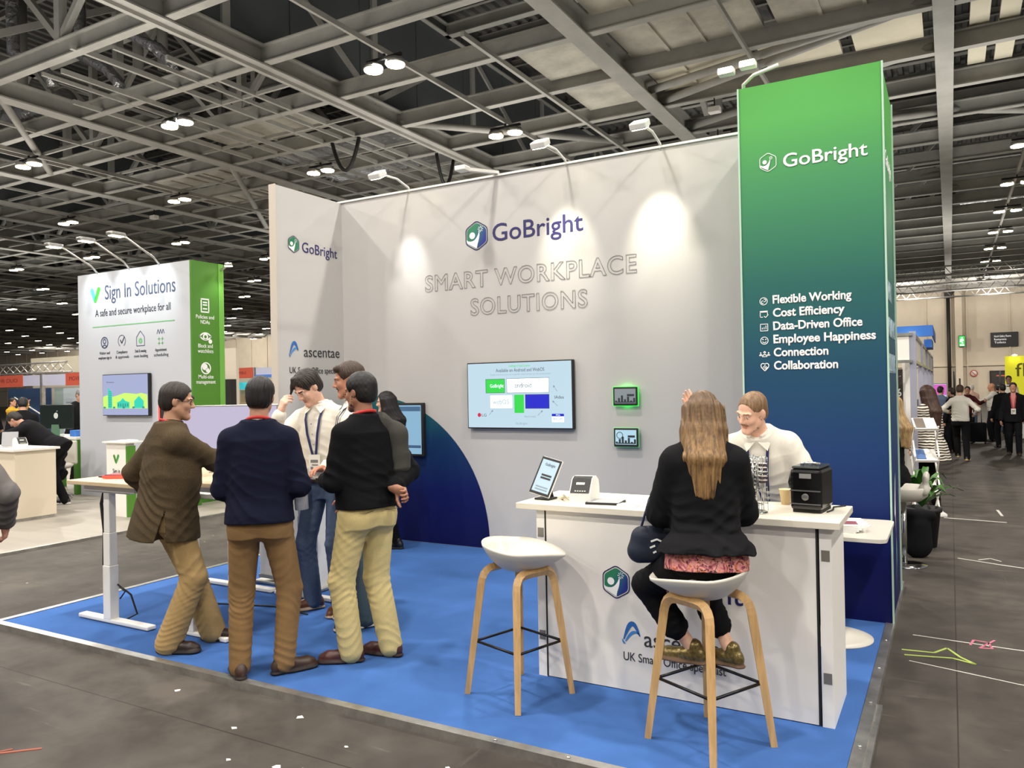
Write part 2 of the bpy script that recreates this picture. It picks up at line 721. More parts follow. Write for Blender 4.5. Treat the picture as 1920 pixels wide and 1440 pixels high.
def person(name, label, H=1.78, loc=(0, 0, 0), rz=0, feet=None, pelvis=(0, 0, 0), lean=(0, 0, 0), head=(0, 0, 0), arms=None,
           skin=(205, 160, 135), hair=('short', (40, 32, 28)), top=None, jacket=None, bottom=None, shoes=((50, 35, 28), (30, 25, 22)),
           fat=1.0, female=False, h=.006, h_cloth=None, seed=1, beard=None, extra=None, group=None, socks=None, simple=False, foot_pitch=(0, 0), seated=False):
    s = H / 1.80
    root = thing(name, label, 'person', loc, rz, group)
    h_cloth = h_cloth or h * 1.15
    # ---- skeleton
    feet = feet or ((-.11, 0, 0, 8), (.11, 0, 0, -8))          # x, y, z, heading(deg, + = to the left)
    pz = .93 * s + pelvis[2]
    PV = np.array([pelvis[0], pelvis[1], pz])
    RT = _rot(lean[2] if len(lean) > 2 else 0, lean[0], lean[1])
    T = np.eye(4)
    T[:3, :3] = RT * s
    T[:3, 3] = PV - RT @ np.array([0, 0, .93 * s])
    tp = lambda x, y, z: (T @ np.array([x, y, z, 1]))[:3]
    shw = .142 if female else .163
    J = {}
    J['neck'] = tp(0, -.015, 1.50)
    HC = tp(0, .012, 1.672)
    RH = RT @ _rot(*head)
    # head pivots about the neck
    nk = tp(0, -.01, 1.56)
    HC = nk + RH @ (np.array([0, .02, .115]) * s)
    hs = .93 * s * (.96 if female else 1)
    hp = lambda x, y, z: HC + RH @ (np.array([x, y, z]) * hs)
    for sd, sg in (('L', -1), ('R', 1)):
        J['sh' + sd] = tp(sg * shw, -.02, 1.42)
        J['hip' + sd] = PV + RT @ np.array([sg * .088 * s, 0, -.01 * s]) if seated else PV + np.array([sg * .088 * s, 0, -.01 * s])
    arms = arms or {}
    for sd, sg in (('L', -1), ('R', 1)):
        a = arms.get(sd) or dict(w=tp(sg * .27, .06, .87), pole=(sg * .3, -1, 0), d=(0, .12, -1), n=(-sg, .2, 0))
        a = dict(a)
        e, w = _ik(J['sh' + sd], np.array(a['w'], float), .30 * s, .265 * s, a.get('pole', (sg * .3, -1, -.2)))
        a['w'], a['e'] = w, e
        a.setdefault('d', w - e)
        a.setdefault('n', (-sg, 0, 0))
        a.setdefault('curl', .4)
        J['a' + sd] = a
        f = feet[0 if sd == 'L' else 1]
        hd = math.radians(f[3])
        fw = np.array([-math.sin(hd), math.cos(hd), 0])
        ank = np.array([f[0], f[1], f[2] + .085 * s])
        kp = fw * .9 + np.array([0, .5, 0])
        if len(f) > 4:
            kp = np.array(f[4], float)
        kn, ank = _ik(J['hip' + sd], ank, .43 * s, .42 * s, kp)
        J['kn' + sd], J['an' + sd], J['fw' + sd] = kn, ank, fw
    # ---- materials
    mskin = mat('skin_%d_%d_%d' % skin, skin, .55, noise=(22, .12))
    msk2 = mat('lip_%d_%d_%d' % skin, tuple(int(c * f) for c, f in zip(skin, (.88, .68, .66))), .5)
    mwhite = mat('eye_white', (225, 220, 212), .3)
    mdark = mat('eye_dark', (30, 22, 18), .3)
    mhair = mat('hair_%d_%d_%d' % hair[1], hair[1], .55, noise=(60, .5, (1, 1, .12)), spec=.4)
    mbeard = mat('beard_%d_%d_%d' % (beard or hair[1]), beard or hair[1], .8, noise=(90, .4))
    # ---- body
    B = SDF()
    fx = fat
    sl = [(.86, 0, -.005, .145, .10), (.97, 0, -.01, .165, .118), (1.10, 0, .008, .140 * fx, .105 * fx), (1.22, 0, .006, .148 * fx, .112 * fx), (1.33, 0, .0, .165, .116), (1.42, 0, -.012, .155, .102), (1.48, 0, -.018, .10, .075), (1.53, 0, -.015, .06, .055)]
    if female:
        sl = [(z, cx, cy, rx * (1.02 if z < 1 else .86), ry * .92) for z, cx, cy, rx, ry in sl]
    B.loft(sl, T, k=.03)
    for sd, sg in (('L', -1), ('R', 1)):
        a = J['a' + sd]
        B.rc(tp(sg * .04, -.02, 1.495), J['sh' + sd], .04 * s, .046 * s, k=.04)
        B.rc(J['sh' + sd], a['e'], .05 * s, .039 * s, k=.03)
        B.rc(a['e'], a['w'], .041 * s, .027 * s, k=.02)
        if not simple or a.get('hand', 1):
            hand(B, a['w'] + .012 * np.array(a['d']) / np.linalg.norm(a['d']), a['d'], a['n'], sg, s * (.9 if female else 1), a['curl'], pinch=a.get('pinch', False))
        lg = .68 if bottom else 1
        B.rc(J['hip' + sd], J['kn' + sd], .082 * s * lg, .055 * s * lg, k=.03)
        B.rc(J['kn' + sd], J['an' + sd], .054 * s * lg, .036 * s, k=.03)
        md = (J['kn' + sd] * .68 + J['an' + sd] * .32) - J['fw' + sd] * .018 * s
        B.ell(md, (.05 * s * lg, .052 * s * lg, .11 * s), k=.03)
        B.rc(J['an' + sd] + np.array([0, 0, -.04 * s]), J['an' + sd] + J['fw' + sd] * .12 * s + np.array([0, 0, -.055 * s]), .033 * s, .026 * s, k=.02)
    B.rc(J['neck'] - RT @ np.array([0, 0, .02 * s]), HC + RH @ (np.array([0, -.02, -.05]) * hs), .058 * s * (.85 if female else 1), .053 * s * (.85 if female else 1), k=.025)
    B.ell(hp(0, -.014, .042), np.array([.077, .099, .085]) * hs, RH, k=.02)
    B.ell(hp(0, .03, -.03), np.array([.061, .064, .086]) * hs, RH, k=.03)
    B.rc(hp(-.05, .006, -.05), hp(-.014, .074, -.1), .02 * hs, .016 * hs, k=.03)
    B.rc(hp(.05, .006, -.05), hp(.014, .074, -.1), .02 * hs, .016 * hs, k=.03)
    B.ell(hp(0, .08, -.104), np.array([.021, .017, .017]) * hs, RH, k=.02)
    for sg in (-1, 1):
        B.ell(hp(sg * .036, .066, -.022), np.array([.023, .022, .024]) * hs, RH, k=.02)
        B.ell(hp(sg * .031, .094, .008), np.array([.018, .012, .0115]) * hs, RH, k=.014, op='s')
        B.rc(hp(sg * .012, .092, .027), hp(sg * .05, .079, .028), .0095 * hs, .008 * hs, k=.012)
        B.ell(hp(sg * .078, -.008, 0), np.array([.011, .02, .033]) * hs, RH @ _rot(sg * 22, 0, 0), k=.008)
        if not simple:
            B.ell(hp(sg * .031, .0785, .006), np.array([.0125, .0118, .0085]) * hs, RH, k=.002, m=1)
            B.ell(hp(sg * .0315, .0855, .006), np.array([.0066, .0056, .0072]) * hs, RH, k=.001, m=2)
            B.ell(hp(sg * .031, .0785, .0125), np.array([.0155, .0135, .006]) * hs, RH, k=.004)
            B.ell(hp(sg * .031, .077, -.004), np.array([.0155, .0125, .005]) * hs, RH, k=.004)
            B.rc(hp(sg * .015, .0985, .0295), hp(sg * .05, .084, .031), .0042 * hs, .003 * hs, k=.004, m=4)
        else:
            B.ell(hp(sg * .0315, .084, .006), np.array([.009, .006, .006]) * hs, RH, k=.001, m=2)
        B.ell(hp(sg * .012, .1, -.028), np.array([.0085, .01, .0085]) * hs, RH, k=.008)
    B.rc(hp(0, .088, .022), hp(0, .112, -.022), .0085 * hs, .0115 * hs, k=.012)
    B.ell(hp(0, .087, -.054), np.array([.022, .0105, .0042]) * hs, RH, k=.004, m=0 if simple else 3)
    B.ell(hp(0, .0865, -.066), np.array([.019, .0105, .0055]) * hs, RH, k=.004, m=0 if simple else 3)
    if beard:
        bd = lambda P: .0025 * np.sin(420 * P[..., 0]) * np.sin(390 * P[..., 2])
        for sg in (-1, 1):
            B.rc(hp(sg * .067, .004, -.015), hp(sg * .05, .03, -.075), .009 * hs, .014 * hs, k=.012, m=4, disp=bd)
            B.rc(hp(sg * .05, .03, -.075), hp(sg * .012, .076, -.106), .014 * hs, .016 * hs, k=.012, m=4, disp=bd)
            B.rc(hp(sg * .004, .098, -.044), hp(sg * .028, .088, -.052), .0048 * hs, .004 * hs, k=.004, m=4)
    B.mesh('body', h, [mskin, mwhite, mdark, msk2, mbeard], root)
    # ---- hair
    rs = np.random.RandomState(seed + 5)
    phh = rs.rand(4) * 6.28
    Hs = SDF()
    RHi = RH.T

    def strands(amp, fr=150):
        def f(P):
            q = (P - HC) @ RHi.T.astype(np.float32) / hs
            ang = np.arctan2(q[..., 0], -q[..., 1] + .02)
            return (-amp * (np.sin(fr * .13 * ang * 1.6 + 14 * q[..., 2] + phh[0]) + .7 * np.sin(fr * .31 * ang + 9 * np.sin(10 * q[..., 2] + phh[1])) + .5 * np.sin(fr * q[..., 1] + 40 * q[..., 0] + phh[2]))).astype(np.float32)
        return f

    def curls(amp):
        return lambda P: (-.3 * amp * np.sin(170 * P[..., 0] + phh[0]) * np.sin(150 * P[..., 1] + phh[1]) * np.sin(160 * P[..., 2])).astype(np.float32)
    st = hair[0]
    if st != 'bald':
        vol = hair[2] if len(hair) > 2 else 1.0
        dsp = curls(.004) if st == 'curly' else strands(.0017 if st != 'crop' else .0008)
        ex = {'crop': .004, 'short': .013, 'curly': .014, 'long': .014, 'flop': .017, 'pony': .009}.get(st, .012) * vol
        Hs.ell(hp(0, -.018, .046), np.array([.078 + ex * .8, .1 + ex * .85, .084 + ex]) * hs, RH, k=.01, disp=dsp)
        Hs.ell(hp(0, -.05, -.02), np.array([.068 + ex * .6, .062 + ex * .7, .07]) * hs, RH, k=.03, disp=dsp)
        if st == 'flop':
            for i in range(1, 7):
                x = -.055 + .0185 * i
                Hs.rc(hp(x * .7, .04, .115), hp(x * 1.15 + .01, .108, .052 - .02 * abs(x) / .055), .02 * hs, .009 * hs, k=.014, disp=dsp)
        if st == 'quiff':
            Hs.rc(hp(-.045, .066, .098), hp(.045, .066, .098), .026 * hs, .026 * hs, k=.02, disp=dsp)
        # carve the face, the ears and the nape away
        Hs.ell(hp(0, .098, -.03), np.array([.088, .085, .105 if st != 'flop' else .095]) * hs, RH, k=.012, op='s')
        Hs.rc(hp(0, .085, .03), hp(0, .085, -.09), .055 * hs, .075 * hs, k=.012, op='s')
        for sg in (-1, 1):
            Hs.ell(hp(sg * .088, .018, -.034), np.array([.03, .04, .062]) * hs, RH, k=.01, op='s')
        if st != 'long':
            Hs.ell(hp(0, -.03, -.135), np.array([.15, .15, .062]) * hs, RH, k=.015, op='s')
        if st in ('long', 'pony'):
            L = hair[3] if len(hair) > 3 else .42
            nL = 11 if st == 'long' else 3
            for i in range(nL):
                u = (i / (nL - 1) - .5) * 2
                a = u * (2.0 if st == 'long' else .5)
                x0, y0 = .083 * math.sin(a), -.02 - .088 * math.cos(a)
                p = [hp(x0, y0, .03), hp(x0 * 1.08, y0 - .012, -.10), None, None]
                dn = np.array([0, 0, -1.0])
                bk = RT @ np.array([u * .012, -.035 - .03 * math.cos(a), 0])
                ll = L * (1 - .12 * abs(u) + .10 * rs.rand())
                p[2] = p[1] + (dn * ll * .45 + bk * 1.2) * s
                p[3] = p[1] + (dn * ll + bk * 1.1 + np.array([-.22 * x0, 0, 0])) * s
                rr = (.036, .037, .036, .022) if st == 'long' else (.034, .034, .032, .012)

                def sd_(P, ph=rs.rand() * 6.28):
                    return (-.0035 * (np.sin(190 * P[..., 0] + 12 * P[..., 2] + ph) + .6 * np.sin(330 * P[..., 0] + 60 * P[..., 1] + 5 * P[..., 2]))).astype(np.float32)
                for q in range(3):
                    Hs.rc(p[q], p[q + 1], rr[q] * s, rr[q + 1] * s, k=.018, disp=sd_)
        Hs.mesh('hair', min(h, .006) if not simple else h, [mhair], root)
    # ---- top garment
    hem_pts = []

    def torso_garment(g, grow, nm):
        m = g['mat']
        S = SDF()
        hem = g.get('hem', .93)
        fl = g.get('flare', 0)
        f2 = fat * g.get('loose', 1.0)
        fem = .88 if female else 1.0
        base = [(.70, 0, -.014, .186, .150), (.86, 0, -.014, .186, .150), (.97, 0, -.014, .182, .140), (1.08, 0, .004, .160 * f2, .122 * f2), (1.20, 0, .005, .163 * f2, .124 * f2), (1.33, 0, -.002, .168, .122), (1.42, 0, -.014, .152, .110), (1.475, 0, -.02, .105, .08), (1.525, 0, -.016, .068, .064)]
        zz = np.array([b[0] for b in base])
        bb = np.array(base)
        zl = [z for z in np.linspace(hem, 1.525, 12)]
        sls = []
        for z in zl:
            r = [float(np.interp(z, zz, bb[:, i])) for i in range(1, 5)]
            fr = fl * max(0, (1.08 - z) / .3)
            rxx = r[2] * (fem if z > 1.02 else 1) + grow + fr
            ryy = r[3] * (fem if z > 1.02 else 1) + grow + fr
            sls.append((z, r[0], r[1] - fr * .3, rxx, ryy))
        fa = g.get('fold', .004) * .62
        ds = _folds([tp(0, 0, 1.05)], T[:3, 2], fa, 100 / s, .14, seed, .3)
        S.loft(sls, T, k=.03, disp=ds, n=2.35)
        for sd, sg in (('L', -1), ('R', 1)):
            a = J['a' + sd]
            e, w = a['e'], a['w']
            S.rc(tp(sg * .04, -.022, 1.49), J['sh' + sd] + RT @ np.array([-sg * .008, 0, .002]), .042 * s + grow * .7, .05 * s + grow * .7, k=.06)
            dsl = _folds([e], e - J['sh' + sd], fa * 1.1, 85 / s, .10, seed + sg, .25)
            r1, r2, r3 = g.get('sleeve', (.056, .050, .041))
            S.rc(J['sh' + sd], e, r1 * s + grow * .7, r2 * s + grow * .6, k=.035, disp=dsl)
            fr = g.get('cuff', .97)
            if fr > 0:
                end = e + (w - e) * fr
                dsl2 = _folds([e, end], end - e, fa * 1.1, 95 / s, .09, seed + 3 + sg, .3)
                S.rc(e, end, r2 * s + grow * .6, r3 * s + grow * .5, k=.02, disp=dsl2)
                hd_ = (w - e) / np.linalg.norm(w - e)
                S.rc(end, end + hd_ * .012, r3 * s + grow * .5, (r3 - .003) * s + grow * .4, k=.008)
        if g.get('vent'):
            # open vent at the back hem
            vx, vy, vz, vnx, vny = g['vent']
            vd = RT @ np.array([vnx, vny, 0])
            S.rc(tp(vx, vy, vz), tp(vx + .3 * vny * .08, vy - .3 * vnx * .08, hem - .04), .003, .045, k=.006, op='s', flat=2.4, n=vd)
        if g.get('open'):
            S.rc(tp(0, .17, 1.52), tp(0, .16, 1.04), .085 * s, .016 * s, k=.006, op='s', flat=1.6, n=RT[:, 1])
        mats = [m]
        if g.get('collar'):
            mats.append(g['collar'])
            nb = J['neck'] + RT @ np.array([0, .008, .018]) * s
            for i in range(14):
                a0 = math.radians(-150 + 300 * i / 14) + math.pi
                a1 = math.radians(-150 + 300 * (i + 1) / 14) + math.pi
                q = lambda a, z, r: nb + RT @ (np.array([r * math.sin(a), r * math.cos(a) * 1.02 * (1 if True else 0), z]) * s)
                S.rc(q(a0, 0, .063), q(a1, 0, .063), .011 * s, .011 * s, k=.004, m=1)
                S.rc(q(a0, .022, .061), q(a1, .022, .061), .009 * s, .009 * s, k=.006, m=1)
        return S.mesh(nm, h_cloth, mats, root)
    objs = {}
    if top:
        objs['top'] = torso_garment(top, top.get('grow', .008), top.get('name', 'shirt'))
    if jacket:
        objs['jacket'] = torso_garment(jacket, jacket.get('grow', .02), jacket.get('name', 'jacket'))
    # ---- trousers / skirt
    if bottom:
        S = SDF()
        fa = bottom.get('fold', .006) * .34
        r0, r1, r2 = bottom.get('r', (.098, .075, .066))
        if not seated:
            S.loft([(.84, 0, -.008, .168, .122), (.90, 0, -.012, .176, .132), (.97, 0, -.01, .172, .130), (1.03, 0, .0, .160 * (1 + (fat - 1) * .7), .120 * (1 + (fat - 1) * .7))], T, k=.04, n=2.3, disp=_folds([tp(0, 0, .88)], (0, .25, 1), fa * .45, 70 / s, .08, seed, .15))
        else:
            S.ell(PV + np.array([0, .0, -.0]), (.17 * s, .135 * s, .115 * s), k=.05)
        for sd, sg in (('L', -1), ('R', 1)):
            hp_, kn, an = J['hip' + sd], J['kn' + sd], J['an' + sd]
            if not seated:
                S.ell(hp_ + np.array([-sg * .008, -.046, -.03]) * s, (.086 * s, .082 * s, .10 * s), k=.05)
            S.rc(hp_, kn, r0 * s, r1 * s, k=.03, disp=_folds([kn, hp_ + (kn - hp_) * .12], kn - hp_, fa, 120 / s, .12, seed + 11 + sg, .2))
            cut = bottom.get('cut', 1.0)
            hem = kn + (an + np.array([0, 0, -.02 * s]) - kn) * cut
            S.rc(kn, hem, r1 * s, r2 * s, k=.02, disp=_folds([kn + (hem - kn) * .15, hem, hem + (kn - hem) * .12], hem - kn, fa, 150 / s, .10, seed + 21 + sg, .25))
        mats = [bottom['mat']]
        S.mesh(bottom.get('name', 'trousers'), h_cloth, mats, root)
    # ---- shoes
    if shoes:
        ms = mat('shoe_%d_%d_%d' % shoes[0], shoes[0], .45, noise=(30, .25))
        mo = mat('sole_%d_%d_%d' % shoes[1], shoes[1], .7)
        for sd, sg, f, fp in (('L', -1, feet[0], foot_pitch[0]), ('R', 1, feet[1], foot_pitch[1])):
            S = SDF()
            fw = J['fw' + sd]
            si = np.array([fw[1], -fw[0], 0])
            pit = math.radians(fp)
            A = J['an' + sd] - np.array([0, 0, .085 * s])

            def q(x, y, z):
                zz = z - .0
                yy = y
                y2 = yy * math.cos(pit) + zz * math.sin(pit)
                z2 = -yy * math.sin(pit) + zz * math.cos(pit)
                return A + si * x * s + fw * y2 * s + np.array([0, 0, z2 * s])
            up = np.cross(si, fw)
            S.rc(q(0, -.045, .045), q(0, .02, .055), .036 * s, .037 * s, k=.02)
            S.rc(q(0, .02, .05), q(0, .14, .034), .038 * s, .038 * s, k=.03)
            S.rc(q(.005 * -sg, .14, .032), q(.008 * -sg, .175, .028), .037 * s, .03 * s, k=.02)
            S.rc(q(0, -.03, .07), q(0, -.015, .1), .036 * s, .04 * s, k=.02)
            S.rc(q(0, -.05, .012), q(0, .15, .012), .037 * s, .044 * s, k=.012, m=1, flat=.3, n=up)
            S.rc(q(0, .06, .012), q(0, .17, .012), .043 * s, .038 * s, k=.012, m=1, flat=.3, n=up)
            S.mesh('shoe', max(.005, h) if not simple else h, [ms, mo], root)
    if extra:
        extra(root, J, tp, hp, RT, RH, s, hs)
    return root


def ring_strap(root, name, m, pts, w=.018, t=.003, nrm=None):
    """flat strap through pts"""
    b = MB()
    pts = [Vector(p) for p in pts]
    rows = []
    n = len(pts)
    for i, p in enumerate(pts):
        d = (pts[min(i + 1, n - 1)] - pts[max(i - 1, 0)]).normalized()
        nn = Vector(nrm[i]) if nrm else Vector((0, 1, 0))
        x = d.cross(nn).normalized()
        rows.append([p + x * w / 2 + nn * t, p - x * w / 2 + nn * t, p - x * w / 2 - nn * t, p + x * w / 2 - nn * t])
    b.grid(rows, close_u=True)
    return b.build(name, m, root)
# ------------------------------------------------------------------ the hall
def floor_mat():
    m = mat('hall_concrete', (104, 98, 90), .7, spec=.2)
    nt = m.node_tree
    b = nt.nodes['Principled BSDF']
    L = nt.links.new
    tc = nt.nodes.new('ShaderNodeTexCoord')

    def noise(scale, det=6, stretch=None, rough=.6):
        src = tc.outputs['Object']
        if stretch:
            mp = nt.nodes.new('ShaderNodeMapping')
            mp.inputs['Scale'].default_value = stretch
            L(src, mp.inputs[0])
            src = mp.outputs[0]
        n = nt.nodes.new('ShaderNodeTexNoise')
        n.inputs['Scale'].default_value = scale
        n.inputs['Detail'].default_value = det
        n.inputs['Roughness'].default_value = rough
        L(src, n.inputs['Vector'])
        return n.outputs['Fac']

    def ramp(v, a, b_, c0, c1):
        r = nt.nodes.new('ShaderNodeValToRGB')
        r.color_ramp.elements[0].position, r.color_ramp.elements[1].position = a, b_
        r.color_ramp.elements[0].color, r.color_ramp.elements[1].color = c0, c1
        L(v, r.inputs[0])
        return r.outputs[0]

    def mix(f, a, b_, t='MIX'):
        x = nt.nodes.new('ShaderNodeMixRGB')
        x.blend_type = t
        for i, v in ((0, f), (1, a), (2, b_)):
            if isinstance(v, (int, float, tuple)):
                x.inputs[i].default_value = v
            else:
                L(v, x.inputs[i])
        return x.outputs[0]
    base = ramp(noise(.55), .35, .68, srgb(62, 58, 54), srgb(88, 82, 75))
    base = mix(ramp(noise(3.2, 8), .4, .75, (0, 0, 0, 1), (1, 1, 1, 1)), base, srgb(54, 50, 46))
    sc = ramp(noise(5, 8, (.35, 3.2, 1)), .66, .72, (0, 0, 0, 1), (.4, .4, .4, 1))
    base = mix(sc, base, srgb(120, 112, 102))
    sc2 = ramp(noise(1.6, 9, (2.2, .25, 1), .7), .64, .70, (0, 0, 0, 1), (.5, .5, .5, 1))
    base = mix(sc2, base, srgb(104, 97, 89))
    sp = ramp(noise(9, 2), .765, .78, (0, 0, 0, 1), (.8, .8, .8, 1))
    base = mix(sp, base, srgb(205, 200, 190))
    # slab joints every 3 m
    br = nt.nodes.new('ShaderNodeTexBrick')
    br.offset = 0
    for k, v in (('Scale', 1.0), ('Mortar Size', .004), ('Brick Width', 6.1), ('Row Height', 2.7), ('Mortar Smooth', .2)):
        br.inputs[k].default_value = v
    L(tc.outputs['Object'], br.inputs['Vector'])
    base = mix(br.outputs['Fac'], base, srgb(46, 43, 40))
    L(base, b.inputs['Base Color'])
    rr = nt.nodes.new('ShaderNodeMapRange')
    rr.inputs[3].default_value, rr.inputs[4].default_value = .5, .8
    L(noise(1.3, 7), rr.inputs[0])
    L(rr.outputs[0], b.inputs['Roughness'])
    bp = nt.nodes.new('ShaderNodeBump')
    bp.inputs['Strength'].default_value = .15
    bp.inputs['Distance'].default_value = .004
    L(noise(14, 6), bp.inputs['Height'])
    L(bp.outputs[0], b.inputs['Normal'])
    return m


struct(MB().box(-172, 16, -14, 82, -.3, 0).build('floor', floor_mat()))

m_cream = mat('hall_wall_paint', (200, 188, 168), .8, noise=(.6, .07))
m_steel = mat('painted_steel', (164, 162, 155), .55, noise=(1.2, .14, (1, 1, 1)))
m_steel2 = mat('painted_steel_dark', (124, 122, 116), .6, noise=(1.5, .15))  # darker steel grey for purlins and drop pipes
m_deck = mat('deck_sheet', (84, 83, 79), .55, noise=(.8, .25))
m_part = mat('curtain_sheet', (84, 89, 90), .75, noise=(.4, .1))
m_dust = mat('dusty_panel', (176, 172, 158), .7, noise=(.9, .3))
m_pale = mat('cream_panel', (205, 198, 176), .7, noise=(.5, .12))
m_foil = mat('duct_foil', (190, 190, 192), .28, metal=.9, bump=(5, 1.0, .12))
m_dark = mat('dark_fitting', (28, 27, 26), .6)
m_white = mat('white_laminate', (232, 229, 222), .45, spec=.35)
m_green = mat('stand_green', (74, 128, 38), .55)
m_alu = mat('aluminium', (185, 183, 178), .32, metal=.85, noise=(8, .25))

# far wall: ribbed cream cladding with a service rail and a dark down pipe in front of it
w = MB().box(-172, 16, 80, 80.4, 0, 10.2)
for i in range(0, 60):
    w.box(4.5 - i * 3.2, 4.62 - i * 3.2, 79.9, 80, 0, 10.2)
w.box(-172, 16, 79.86, 80, 2.9, 3.05)
struct(w.build('wall_back', m_cream))
tag(MB().tube([(-.05, 79.6, 0), (-.05, 79.6, 9.2)], .16, 10).box(-.35, .25, 79.4, 79.85, 9.0, 9.5).build('drain_pipe', m_dark), 'dark drain pipe running down the cream far wall', 'pipe')
pl = MB().box(.45, 1.0, 79.2, 79.9, 0, 9.6)
pl.build('wall_pilaster', m_cream)['kind'] = 'structure'
sg = thing('hanging_sign', 'black wall sign with white lines of writing on the cream far wall', 'sign', (4.15, 79.88, 5.15))
MB().box(-1.02, 1.02, -.08, .02, -.62, .62).build('sign_board', mat('sign_black', (18, 18, 18), .5), sg)
for i, (t_, wd) in enumerate((('North Gallery Rooms', 1.25), ('Restaurants', .9), ('Toilets', .85))):
    text(t_, frame((-.75, -.09, .2 - .27 * i), (1, 0, 0), (0, 0, 1)), .26, mat('sign_white', (235, 235, 235), .5, emit=(235, 235, 235), es=.4), sg, width=wd)
ex = thing('exit_sign', 'lit green emergency exit sign on the cream far wall', 'sign', (.95, 79.1, 5.1))
MB().box(-.24, .24, -.1, .08, -.5, .5).build('housing', m_dark, ex)
MB().box(-.21, .21, -.11, -.1, -.46, .44).build('green_face', mat('exit_green', (20, 150, 60), .4, emit=(40, 190, 80), es=1.2), ex)
e_ = MB()
wm = mat('exit_white', (230, 240, 225), .4, emit=(225, 245, 215), es=1.2)
e_.poly([(-.05, -.115, .3), (.02, -.115, .36), (.07, -.115, .3), (.02, -.115, .22)])
e_.poly([(-.12, -.115, .18), (.08, -.115, .2), (.16, -.115, .05), (.02, -.115, .0), (.1, -.115, -.2), (.02, -.115, -.22), (-.06, -.115, -.02), (-.14, -.115, -.1), (-.16, -.115, -.05)])
e_.box(-.16, .16, -.115, -.112, -.4, -.28)
e_.build('running_figure', wm, ex)
ns = thing('no_smoking_sign', 'small round red and white no smoking sign on the far wall', 'sign', (1.82, 79.97, 2.25))
b_ = MB()
b_.lathe([(.26, 0), (.26, .02)], seg=24, M=Matrix.Rotation(math.pi / 2, 4, 'X'))
b_.build('disc', mat('nosm_white', (228, 222, 214), .5), ns)
b_ = MB()
b_.tube([(.27 * math.cos(a * math.pi / 12), -.025, .27 * math.sin(a * math.pi / 12)) for a in range(25)], .035, 6)
b_.beam((-.18, -.03, .18), (.18, -.03, -.18), .05)
b_.build('red_ring', mat('nosm_red', (190, 70, 60), .5), ns)
dr = MB().box(3.0, 4.6, 79.75, 79.98, 0, 2.45)
dr.mi = 1
dr.box(3.12, 4.48, 79.7, 79.75, 0, 2.3)
dr.mi = 2
dr.box(3.5, 4.4, 79.66, 79.7, 1.95, 2.05)
struct(dr.build('door_1', [m_dark, mat('door_dark', (48, 42, 42), .5), mat('door_notice', (214, 110, 80), .5)]))

# ---- roof: corrugated deck, deep trusses along the hall, beams across it
dk = MB()
prof = []
x = -172.0
while x < 14:
    prof += [(x, 14.1), (x + .16, 14.1), (x + .2, 14.22), (x + .36, 14.22)]
    x += .4
dk.grid([[(px, 6, pz) for px, pz in prof], [(px, 81, pz) for px, pz in prof]])
o = dk.build('ceiling', m_deck, recalc=False)
for p in o.data.polygons:
    p.use_smooth = False
struct(o)

TX = [0.02] + [-7.1 - 7.2 * i for i in range(0, 22)]
for i, tx in enumerate(TX):
    wv = .40 if i == 0 else .46
    near = tx > -24
    b = MB()
    y0 = max(6.0, -tx / 2.6)
    b.ibeam((tx, y0, 9.5), (tx, 80, 9.5), wv, .5, .04)
    if near or i % 2 == 0:
        b.ibeam((tx, y0, 13.3), (tx, 80, 13.3), .36, .4, .04)
        yy = y0 + 1
        k = 0
        while yy < 78:
            b.beam((tx, yy, 10.0), (tx, yy, 13.3), .22)
            if k % 2 == 0:
                b.beam((tx, yy, 10.0), (tx, yy + 5.3, 13.3), .18)
            else:
                b.beam((tx, yy, 13.3), (tx, yy + 5.3, 10.0), .18)
            yy += 5.3
            k += 1
    if tx == -7.1 - 7.2:
        # a pale crane rail hangs under the edge of this one
        b.box(tx - .1, tx + .02, y0, 80, 9.42, 9.5)
    struct(b.build('ceiling_truss', m_steel))

BY = [8.05 + 2.67 * i for i in range(0, 27)]
for i, by in enumerate(BY):
    b = MB()
    xl = max(-170, -2.6 * by)
    b.ibeam((xl, by, 9.56), (14, by, 9.56), .22, .44, .03)
    if i % 2 == 1 and by < 60:
        # lattice up to the deck
        xx = -14.38 if by < 34 else .02
        k = 0
        while xx > xl + 7:
            b.beam((xx - 3.56, by, 10.0), (xx - 3.56, by, 14.1), .2)
            b.beam((xx, by, 13.6), (xx - 3.56, by, 10.0), .15)
            b.beam((xx - 7.12, by, 13.6), (xx - 3.56, by, 10.0), .15)
            xx -= 7.12
        b.ibeam((xl, by, 13.3), (14, by, 13.3), .26, .4, .03)
    struct(b.build('ceiling_beam', m_steel))
# purlins close under the deck
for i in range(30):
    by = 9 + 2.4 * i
    struct(MB().ibeam((max(-170, -2.6 * by), by, 13.85), (14, by, 13.85), .12, .24, .02).build('ceiling_purlin', m_steel2))

